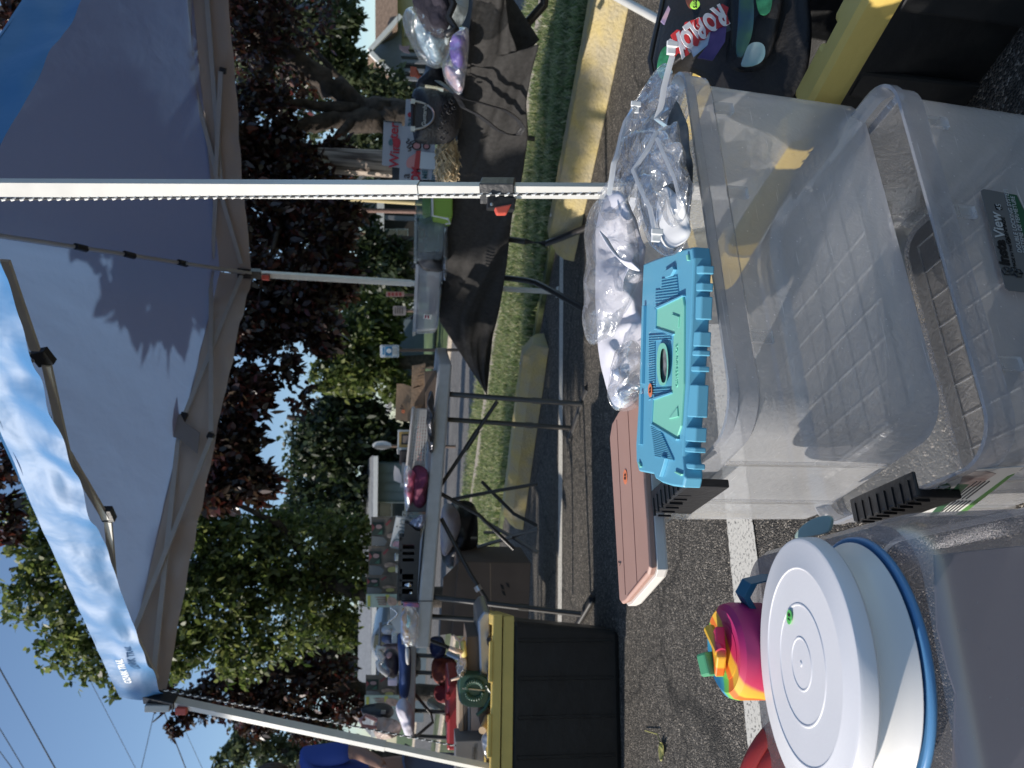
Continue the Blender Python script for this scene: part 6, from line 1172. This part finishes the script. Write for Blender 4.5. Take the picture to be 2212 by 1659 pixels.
def patch(nm, px, m_, off=.004, k=None): 
    if k: px = rnd(px, 24, k)
    return obj(nm, MB().prism(onpack(px, off), (0, .004, 0)), m_, bp)
mR = mat('print_redb', (.45, .03, .03), .5); mW = mat('print_whiteb', (.8, .8, .84), .5)
letters = {'X': [(1452, 116), (1449, 103), (1464, 92), (1454, 76), (1461, 70), (1474, 83), (1486, 73), (1489, 86), (1480, 96), (1487, 111), (1480, 117), (1470, 104), (1459, 116)],
 'O1': [(1473, 70), (1492, 62), (1503, 76), (1497, 95), (1484, 100), (1473, 86)], 'L': [(1484, 52), (1498, 46), (1501, 56), (1500, 72), (1497, 78), (1508, 82), (1507, 91), (1492, 90), (1490, 60)],
 'B': [(1500, 50), (1521, 42), (1530, 55), (1523, 63), (1524, 76), (1510, 80), (1501, 66)], 'O2': [(1524, 38), (1540, 32), (1549, 44), (1543, 60), (1531, 62), (1524, 50)], 'R': [(1541, 28), (1560, 14), (1568, 20), (1562, 34), (1570, 46), (1562, 50), (1554, 42), (1549, 55), (1543, 44)]}
rp_ = (W(1500, 20, 1.3)-W(1500, 110, 1.3)).normalized()
base_ = W(1506, 62, Dp(1506)-.006); lr = (W(1560, 22, 1.3)-W(1470, 96, 1.3))
outl = [(1450, 122), (1444, 104), (1456, 90), (1450, 74), (1462, 64), (1474, 66), (1480, 48), (1500, 42), (1520, 36), (1536, 28), (1560, 8), (1574, 16), (1570, 32), (1576, 50), (1562, 56), (1548, 62), (1532, 68), (1524, 84), (1512, 86), (1508, 98), (1490, 96), (1484, 106), (1490, 116), (1478, 122), (1468, 112), (1458, 122)]
lgp = obj('logo_outline', MB().prism(onpack(outl, .006), (0, .004, 0)), mR, bp)
def glyph(ch, X, Y, sz, rot):
    d_ = Dp(X)-.013; r_ = Vector((math.cos(rot), 0, math.sin(rot))); u_ = Vector((-math.sin(rot), 0, math.cos(rot))); return text('letter', ch, mW, lgp, W(X, Y, d_), r_, u_, sz, .0008, .62, .002)
for ch, X, Y, sz, ro in (('R', 1556, 38-8, .040, -.5), ('O', 1537, 46, .036, -.1), ('B', 1514, 60, .042, -.2), ('L', 1497, 70, .044, .1), ('O', 1487, 82, .036, .2), ('X', 1470, 96, .050, -.1)): pass
# lettering runs from far right-down to near left-up in the picture: reading direction follows the upright picture
seq = 'ROBLOX'; pts_ = [(1468, 96), (1484, 82), (1496, 70), (1512, 60), (1534, 46), (1556, 32)]
for k, (ch, (X, Y)) in enumerate(zip('XOLBOR', pts_)): glyph(ch, X, Y, (.056, .044, .056, .050, .044, .052)[k], math.radians(126+(8, -6, 5, -4, 6, -3)[k]))
pst = obj('price_sticker', MB().prism(onpack([(1502+10*math.cos(k*.5236), 9+9*math.sin(k*.5236)) for k in range(12)], .012), (0, .004, 0)), mat('lime_sticker', (.35, .68, .08), .6), bp)
text('price', '$10', m_ink, pst, W(1502, 9, Dp(1502)-.014), RV, UPV, .010, .0004)
mB1 = mat('print_sky', (.18, .32, .5), .5, col2=(.5, .56, .62), vs=25); mB2 = mat('print_violet', (.05, .03, .12), .5, col2=(.12, .07, .2), vs=25); mG1 = mat('print_greenb', (.02, .14, .06), .5, col2=(.05, .3, .14), vs=60); mB3 = mat('print_cyan', (.10, .3, .34), .5, col2=(.35, .45, .45), vs=18)
patch('printed_panel', [(1450, 148), (1444, 170), (1432, 172), (1418, 152), (1426, 112), (1438, 96), (1450, 112)], mG1, .003, 2)
patch('printed_panel', [(1488, 96), (1512, 86), (1536, 64), (1530, 96), (1500, 122)], mB1, .003); patch('printed_panel', [(1536, 64), (1570, 52), (1566, 90), (1540, 130), (1508, 124), (1528, 98)], mB2, .003)
patch('printed_panel', [(1478, -10), (1500, -20), (1510, 10), (1492, 22)], mat('print_rust', (.16, .05, .03), .5, col2=(.02, .02, .02), vs=20), .003, 2)
patch('printed_panel', [(1428, 45), (1444, 12), (1448, 20), (1436, 52)], mat('print_pale', (.45, .3, .35), .5, col2=(.1, .12, .3), vs=40), .003)
o = thing('backpack', 'second black bag with blue and green patterned panels behind the lettered backpack', 'backpack', W(1640, 60, 1.3))
obj('bag_body', pillow([(1575, -60, 1.32), (1580, 60, 1.32), (1575, 130, 1.31), (1600, 155, 1.3), (1650, 150, 1.28), (1672, 80, 1.26), (1690, -60, 1.25)], 1.3, .05, .014, 9, 60, 2, 14, 7, .4), m_bp, o, smooth=True)
for px, m_ in (([(1600, -40), (1626, -40), (1630, 60), (1612, 110), (1598, 130), (1590, 110), (1596, 50)], mat('print_deepblue', (.02, .07, .14), .5, col2=(.06, .16, .08), vs=14)), ([(1630, -50), (1670, -50), (1668, 20), (1655, 34), (1638, 26)], mG1), ([(1616, 92), (1650, 90), (1655, 120), (1640, 140), (1600, 145), (1606, 125)], mB3)): obj('printed_panel', MB().prism([W(x, y, 1.235-.0003*(x-1600)) for x, y in rnd(px, 30, 2)], (0, .004, 0)), m_, o)
tbp = MB().tube([W(1290, -30, 2.3), W(1440, 52, 2.0)], .0125, 14); o = obj('table_leg', tbp, m_frame, smooth='auto'); tag(o, 'pale metal tube of an unseen table slanting down behind the backpack', 'table leg')

# ============================================================ LEFT TOTE AND ITEMS
tt2 = thing('storage_tote', 'closed-rim black tote with doubled yellow lid edge on the asphalt at the left', 'tote', (-1.45, 3.25, 0), 'black and yellow totes')
fl0 = G(1337, 1352, 0); fl1 = G(1345, 1700, 0); ee = (fl1-fl0).normalized(); nn2 = Vector((-ee.y, ee.x, 0)); nn2 = nn2 if nn2.y > 0 else -nn2
k0 = W(1106, 1338, fl0.y-.02); zt = k0.z
bt = [fl0+ee*.02, fl0+ee*.85, fl0+ee*.85+nn2*.42, fl0+nn2*.42+ee*.02]; tpx = [fl0-ee*.02-nn2*.03, fl0+ee*.9-nn2*.03, fl0+ee*.9+nn2*.47, fl0-ee*.02+nn2*.47]
obj('tote_wall', MB().loft([[p for p in bt], [p+Vector((0, 0, zt)) for p in tpx]]), m_tb, tt2, bevel=.02)
rb3 = MB()
for k in range(6): p = fl0+ee*(.06+.15*k); q = p-nn2*.028+Vector((0, 0, zt)); rb3.tube([p-nn2*.002+Vector((0, 0, .03)), q-Vector((0, 0, .03))-nn2*.002], .008, 4)
obj('wall_ribs', rb3, m_tb, tt2)
def lidring(z0, z1, g, nm): 
    P_ = [tpx[0]-ee*g-nn2*g, tpx[1]+ee*g-nn2*g, tpx[2]+ee*g+nn2*g, tpx[3]-ee*g+nn2*g]; c_ = sum(P_, Vector())/4; Q_ = [c_+(p-c_)*.90 for p in P_]
    return obj(nm, MB().loft([[p+Vector((0, 0, z0)) for p in P_], [p+Vector((0, 0, z1)) for p in P_], [p+Vector((0, 0, z1)) for p in Q_], [p+Vector((0, 0, z0)) for p in Q_]], False, False), m_ty, tt2, bevel=.006)
lidring(zt-.005, zt+.040, .02, 'yellow_rim'); lidring(zt+.046, zt+.085, .028, 'yellow_lid')
obj('lid_panel', MB().prism([p+Vector((0, 0, zt+.05)) for p in tpx], (0, 0, .006)), m_ty, tt2)
for a in (.14, .42, .70): obj('lid_hinge', MB().box(fl0+ee*a-nn2*.055+Vector((0, 0, zt+.09)), (.16, .02, .016), Matrix.Rotation(math.atan2(ee.y, ee.x), 3, 'Z')), m_ty, tt2, bevel=.004)
obj('green_tag', pex([(1107, 1478), (1120, 1478), (1120, 1508), (1107, 1508)], 2.98, .004), mat('tag_green', (.02, .08, .04), .6), tt2) if False else None
DL = 3.2
o = obj('baking_tray', pex([(1032, 1340), (1044, 1322), (1060, 1322), (1062, 1459), (1036, 1462)], DL, .25), mat('foil_tray', (.42, .42, .43), .3, .8, bump=.4, bs=20), bevel=.01); tag(o, 'shallow shiny metal tray lying on the yellow tote lid', 'tray')
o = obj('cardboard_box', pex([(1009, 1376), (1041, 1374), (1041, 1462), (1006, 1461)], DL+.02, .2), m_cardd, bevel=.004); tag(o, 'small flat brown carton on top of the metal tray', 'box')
m_skin = mat('doll_plastic', (.60, .44, .33), .5)
t = thing('doll', 'bent tan doll lying on the small brown carton with feet and hands up', 'doll', W(1006, 1420, DL))
obj('body', MB().tube([W(x, y, DL) for x, y in ((1002, 1376), (996, 1384), (998, 1398), (1000, 1418), (1002, 1440))], [.007, .010, .012, .014, .014], 10).tube([W(x, y, DL) for x, y in ((996, 1384), (988, 1381), (979, 1372))], [.009, .008, .005], 8).tube([W(x, y, DL-.02) for x, y in ((999, 1409), (986, 1406), (971, 1400))], [.009, .012, .010], 8).tube([W(x, y, DL-.02) for x, y in ((1002, 1456), (988, 1465), (974, 1469))], [.009, .007, .005], 8), m_skin, t, smooth=True)
obj('yellow_trousers', MB().tube([W(1000, 1385, DL-.012), W(1003, 1418, DL-.012)], .012, 8), m_lime if False else mat('doll_yellow', (.6, .48, .15), .6), t, smooth=True)
o = obj('plastic_bag', pillow([(988, 1428), (985, 1445), (990, 1460), (1008, 1462), (1008, 1420), (998, 1418)], DL, .05, .03, 22), clear('crinkle', (.95, .95, .97), (.8, .78, .76), .4, .2, .2, 20, .8, 30, .6), smooth=True); tag(o, 'crinkled clear plastic bundle on the small brown carton', 'bag')
t = thing('egg_tray', 'dark green ribbed clam-shaped plastic tray standing on the yellow tote', 'tray', W(1060, 1495, DL))
m_dg = mat('dark_green_plastic', (.025, .075, .055), .35)
obj('shell', pex(rnd([(992, 1462), (1000, 1457), (1050, 1460), (1059, 1480), (1056, 1520), (1048, 1530), (998, 1528), (990, 1505)], 40, 1), DL-.03, .10), m_dg, t, bevel=.006)
sc_ = MB()
for sgn in (-1, 1):
    for k in range(11): a = math.pi*(k+.5)/11; c_ = (1025-21*math.cos(a), 1491+sgn*(6+18*math.sin(a))); sc_.tube([W(1025-14*math.cos(a), 1491+sgn*(3+11*math.sin(a)), DL-.036), W(c_[0], c_[1], DL-.040)], .0045, 6)
obj('scallops', sc_, m_dg, t, smooth=True); obj('seam', MB().tube([W(998, 1487, DL-.036), W(1048, 1492, DL-.036)], .003, 4), MAT_steel, t); obj('arms', MB().tube([W(x, y, DL-.03) for x, y in ((1050, 1480), (1062, 1500), (1048, 1530), (1030, 1545))], .008, 6).tube([W(1064, 1460, DL), W(1066, 1528, DL)], .008, 6), m_dg, t)
o = obj('black_ring', MB().tube([W(1061+5*math.cos(k*.5236), 1460+13*math.sin(k*.5236), DL-.05) for k in range(13)], .009, 8), m_rack, smooth=True); tag(o, 'short black hose ring at the foot of the green tray', 'ring')
o = obj('black_cup', pillow([(1052, 1375), (1064, 1372), (1066, 1400), (1058, 1402), (1050, 1390)], DL-.04, .03, 0), m_rack, smooth=True); tag(o, 'black rounded cup in the metal tray', 'cup')
for nm, lab, x0, x1, y0, y1, m_ in (('book', 'tan book, uppermost of the flat stack on the yellow tote', 991, 1001, 1512, 1602, mat('book_tan', (.48, .34, .24), .7)), ('book', 'dark brown book, second of the flat stack', 1001.5, 1010, 1512, 1602, mat('book_dark', (.08, .06, .05), .6)), ('book', 'thin grey book, third of the flat stack', 1010.5, 1017, 1514, 1602, mat('book_grey', (.22, .22, .24), .6)), ('book', 'pale pink thick box with small print, lowest of the flat stack', 1017.5, 1040, 1510, 1600, mat('book_pink', (.62, .44, .36), .7, var=.08, vs=30))):
    o = obj(nm, pex([(x0, y0), (x1, y0), (x1, y1), (x0, y1)], DL+.05, .18), m_, bevel=.003); tag(o, lab, 'book')
t = thing('pestle', 'dark pan with a pale wooden knob handle pointing at the camera', 'pan', W(1055, 1560, DL))
obj('pan', pex(rnd([(1034, 1535), (1042, 1526), (1062, 1526), (1064, 1575), (1040, 1572), (1034, 1555)], 30, 2), DL, .1), mat('pan_brown', (.07, .045, .035), .35), t, bevel=.008)
obj('handle', MB().tube([W(1052, 1548, DL-.02), W(1048, 1562, DL-.06), W(1042, 1578, DL-.12)], [.010, .013, .016], 14), mat('wood_handle', (.42, .30, .18), .5, var=.2, vs=14), t, smooth='auto')
t = thing('coffee_box', 'grey box printed COFFEE at the left end of the yellow tote', 'box', W(1045, 1630, DL))
cbx = obj('box', pex([(984, 1601), (1046, 1599), (1046, 1700), (984, 1700)], DL-.04, .12), mat('grey_box', (.13, .13, .14), .6), t, bevel=.003)
text('lettering', 'COFFEE', mat('coffee_print', (.03, .03, .03), .6), cbx, W(1024, 1631, DL-.043), RV, UPV, .020, .0004)
o = obj('foil_scrap', pillow([(1036, 1590), (1060, 1575), (1066, 1600), (1062, 1640), (1046, 1640)], DL-.08, .02, .01, 20), mat('foil_tray', (.42, .42, .43), .3, .8), smooth=True); tag(o, 'crumpled grey foil in front of the grey box', 'foil')
t = thing('red_crate', 'low red plastic tray seen edge-on behind the flat stack of books', 'crate', W(985, 1550, 4.2))
obj('crate', pex([(968, 1480), (991, 1480), (990, 1622), (966, 1622)], 4.2, .35), mat('crate_red', (.35, .02, .025), .35), t, bevel=.012); obj('lug', pex([(964, 1500), (970, 1500), (970, 1512), (964, 1512)], 4.18, .03), mat('crate_red', (.35, .02, .025), .35), t); obj('lug', pex([(963, 1546), (969, 1546), (969, 1560), (963, 1560)], 4.18, .03), mat('crate_red', (.35, .02, .025), .35), t)
o = obj('net_bag', pillow([(930, 1425), (960, 1420), (990, 1430), (990, 1475), (935, 1478)], 4.9, .12, .04, 12), mat('red_net', (.12, .02, .02), .8, col2=(.3, .07, .03), vs=20), smooth=True); tag(o, 'dark red and brown bundle under the white folding table', 'bag')
o = obj('blue_bag', pillow([(925, 1378), (950, 1374), (965, 1395), (962, 1418), (930, 1420)], 4.9, .1, .04, 12), mat('navy_bag', (.01, .015, .06), .6), smooth=True); tag(o, 'navy blue bag under the right end of the white folding table', 'bag')
o = obj('red_bag', pillow([(935, 1482), (968, 1480), (985, 1490), (980, 1515), (940, 1516)], 4.8, .08, .04, 12), mat('red_cloth', (.2, .015, .02), .8, var=.4), smooth=True); tag(o, 'dark red cloth bag above the red tray', 'bag')
o = obj('towel_roll', MB().tube([W(930, 1517, 5.2), W(946, 1526, 5.1), W(962, 1536, 5)], .03, 10), mat('green_grey_towel', (.3, .31, .26), .9, bump=.5), smooth='auto'); tag(o, 'rolled grey-green towel under the white folding table', 'towel')
o = obj('pipe', MB().tube([W(968, 1411, 4.1), W(1006, 1428, 4.0)], .014, 12), MAT_steel, smooth='auto'); tag(o, 'short bright metal tube leaning behind the small brown carton', 'tube')

# ============================================================ PERSON at the left edge
def skin(name, joints, edges, m_, parent, sub=2):
    me = bpy.data.meshes.new(name); me.from_pydata([Vector(j[0])-LOC[parent.name] for j in joints], edges, []); o = bpy.data.objects.new(name, me); C.objects.link(o); o.parent = parent; me.materials.append(m_)
    sk = o.modifiers.new('k', 'SKIN'); sk.use_smooth_shade = True
    for v, j in zip(me.skin_vertices[0].data, joints): v.radius = (j[1], j[2] if len(j) > 2 else j[1]); v.use_root = False
    me.skin_vertices[0].data[0].use_root = True
    ss = o.modifiers.new('s', 'SUBSURF'); ss.levels = sub; ss.render_levels = sub
    dg = bpy.context.evaluated_depsgraph_get(); dg.update(); m2 = bpy.data.meshes.new_from_object(o.evaluated_get(dg)); o.modifiers.clear(); o.data = m2; m2.shade_smooth(); LOC[o.name] = LOC[parent.name]; return o
pd_ = 4.35; hc = W(600, 1702, pd_); px_, pz = hc.x, hc.z
pe = thing('person', 'person in royal blue top and blue jeans standing at the left edge', 'person', (px_, pd_, 0))
m_skin2 = mat('skin', (.28, .15, .10), .55); m_top = mat('royal_blue_top', (.03, .07, .33), .8, bump=.2, bs=12); m_jn = mat('jean_blue', (.09, .12, .18), .85, bump=.2, bs=30); m_hair = mat('brown_hair', (.06, .035, .022), .6, bump=.6, bs=60)
V3 = lambda x, y, z: Vector((px_+x, pd_+y, z))
J = [(V3(0, 0, .98), .15, .12), (V3(0, 0, 1.15), .13, .10), (V3(0, 0, 1.32), .155, .11), (V3(0, 0, 1.44), .12, .08), (V3(0, 0, 1.50), .055), (V3(.01, -.01, pz-.04), .075, .085), (V3(.015, -.01, pz+.05), .08, .09),
     (V3(.17, 0, 1.42), .06), (V3(.22, -.03, 1.16), .042), (V3(.26, -.24, 1.02), .032), (V3(.27, -.31, .99), .026),
     (V3(-.17, 0, 1.42), .06), (V3(-.22, -.03, 1.16), .042), (V3(-.16, -.22, 1.02), .032), (V3(-.12, -.29, 1.0), .026),
     (V3(.09, 0, .86), .09), (V3(.10, -.01, .48), .06), (V3(.10, .01, .10), .042), (V3(.10, -.10, .035), .035), (V3(-.09, 0, .86), .09), (V3(-.10, -.01, .48), .06), (V3(-.10, .01, .10), .042), (V3(-.10, -.10, .035), .035)]
Ed = [(0, 1), (1, 2), (2, 3), (3, 4), (4, 5), (5, 6), (3, 7), (7, 8), (8, 9), (9, 10), (3, 11), (11, 12), (12, 13), (13, 14), (0, 15), (15, 16), (16, 17), (17, 18), (0, 19), (19, 20), (20, 21), (21, 22)]
skin('body', J, Ed, m_skin2, pe)
TJ = [(a, r[0]+.018, (r[1] if len(r) > 1 else r[0])+.018) for a, *r in J]
skin('top', [TJ[0], TJ[1], TJ[2], (TJ[3][0], .125, .09), TJ[7], (TJ[8][0], .06), TJ[11], (TJ[12][0], .06)], [(0, 1), (1, 2), (2, 3), (3, 4), (4, 5), (3, 6), (6, 7)], m_top, pe)
skin('jeans', [(V3(0, 0, .96), .165, .135), (V3(.09, 0, .84), .108), (V3(.10, -.01, .48), .078), (V3(.10, .01, .12), .062), (V3(-.09, 0, .84), .108), (V3(-.10, -.01, .48), .078), (V3(-.10, .01, .12), .062)], [(0, 1), (1, 2), (2, 3), (0, 4), (4, 5), (5, 6)], m_jn, pe)
hh_ = V3(.015, .015, pz+.04); obj('hair', MB().lathe(hh_, [(0, .125), (.05, .115), (.085, .08), (.102, .03), (.100, -.03), (.09, -.10), (.07, -.14)], 24), m_hair, pe, smooth=True) if False else None
hm = MB().grid(lambda u, v: hh_+Vector((.103*math.sin(v*2.2)*math.cos(u*6.283+0), .118*math.sin(v*2.2)*math.sin(u*6.283)+.0, .125*math.cos(v*2.2))) if True else None, 32, 14)
hm.f = [f for f in hm.f if not (sum(hm.v[i][1] for i in f)/4 < hh_.y-.055 and sum(hm.v[i][2] for i in f)/4 < hh_.z+.06)]
obj('hair', hm, m_hair, pe, smooth=True, solid=.012)
fc = V3(.015, -.095, pz); m_eye = mat('eye', (.02, .015, .012), .2)
for sx in (-1, 1): obj('eye', MB().lathe(fc+Vector((sx*.032, .008, .01)), [(0, -.012), (.010, -.006), (.012, 0), (.010, .006), (0, .012)], 12), m_eye, pe, smooth=True)
obj('nose', MB().loft([[fc+Vector((-.006, 0, .012)), fc+Vector((.006, 0, .012)), fc+Vector((.006, .02, .012)), fc+Vector((-.006, .02, .012))], [fc+Vector((-.014, -.022, -.03)), fc+Vector((.014, -.022, -.03)), fc+Vector((.012, .02, -.035)), fc+Vector((-.012, .02, -.035))]]), m_skin2, pe, bevel=.003)
obj('mouth', MB().tube([fc+Vector((-.022, .006, -.055)), fc+Vector((0, 0, -.058)), fc+Vector((.022, .006, -.055))], [.003, .006, .003], 8), mat('lips', (.3, .08, .07), .5), pe, smooth=True)
def hand(wr_, dirv, side):
    dirv = dirv.normalized(); s_ = Vector((1, 0, 0))*side; b = MB(); palm = wr_+dirv*.045
    jt = [(wr_, .022), (palm, .030, .018)]; ed_ = [(0, 1)]
    for k in range(4):
        o_ = s_*(.024-.016*k); L = (.036, .042, .038, .030)[k]; i0 = len(jt); jt += [(palm+dirv*.028+o_, .0095), (palm+dirv*(.028+L*.8)+o_+Vector((0, 0, -.006)), .0085), (palm+dirv*(.028+L*1.5)+o_+Vector((0, 0, -.024)), .0075)]; ed_ += [(1, i0), (i0, i0+1), (i0+1, i0+2)]
    i0 = len(jt); jt += [(palm-dirv*.005+s_*.038+Vector((0, 0, -.006)), .010), (palm+dirv*.025+s_*.050+Vector((0, 0, -.016)), .0085)]; ed_ += [(1, i0), (i0, i0+1)]
    return skin('hand', jt, ed_, m_skin2, pe, 1)
hand(V3(.27, -.31, .99), Vector((.1, -1, -.25)), -1); hand(V3(-.12, -.29, 1.0), Vector((.3, -1, -.3)), 1)

# leaf on the asphalt
lf = smoothpoly([(1424, 1602), (1432, 1606), (1434, 1630), (1428, 1647), (1424, 1640), (1422, 1618)], 20, 2)
t = thing('fallen_leaf', 'single yellow-green fallen leaf on the sunlit asphalt', 'leaf', G(1428, 1625, 0)); obj('blade', MB().prism([G(x, y, .012+.006*math.sin(y)) for x, y, *_ in lf], (0, 0, -.001)), mat('leaf_yellow', (.38, .36, .12), .6), t); obj('stalk', MB().tube([G(1426, 1604, .012), G(1420, 1586, .012), G(1393, 1582-4, .006)], .0018, 5), mat('leaf_yellow', (.38, .36, .12), .6), t)
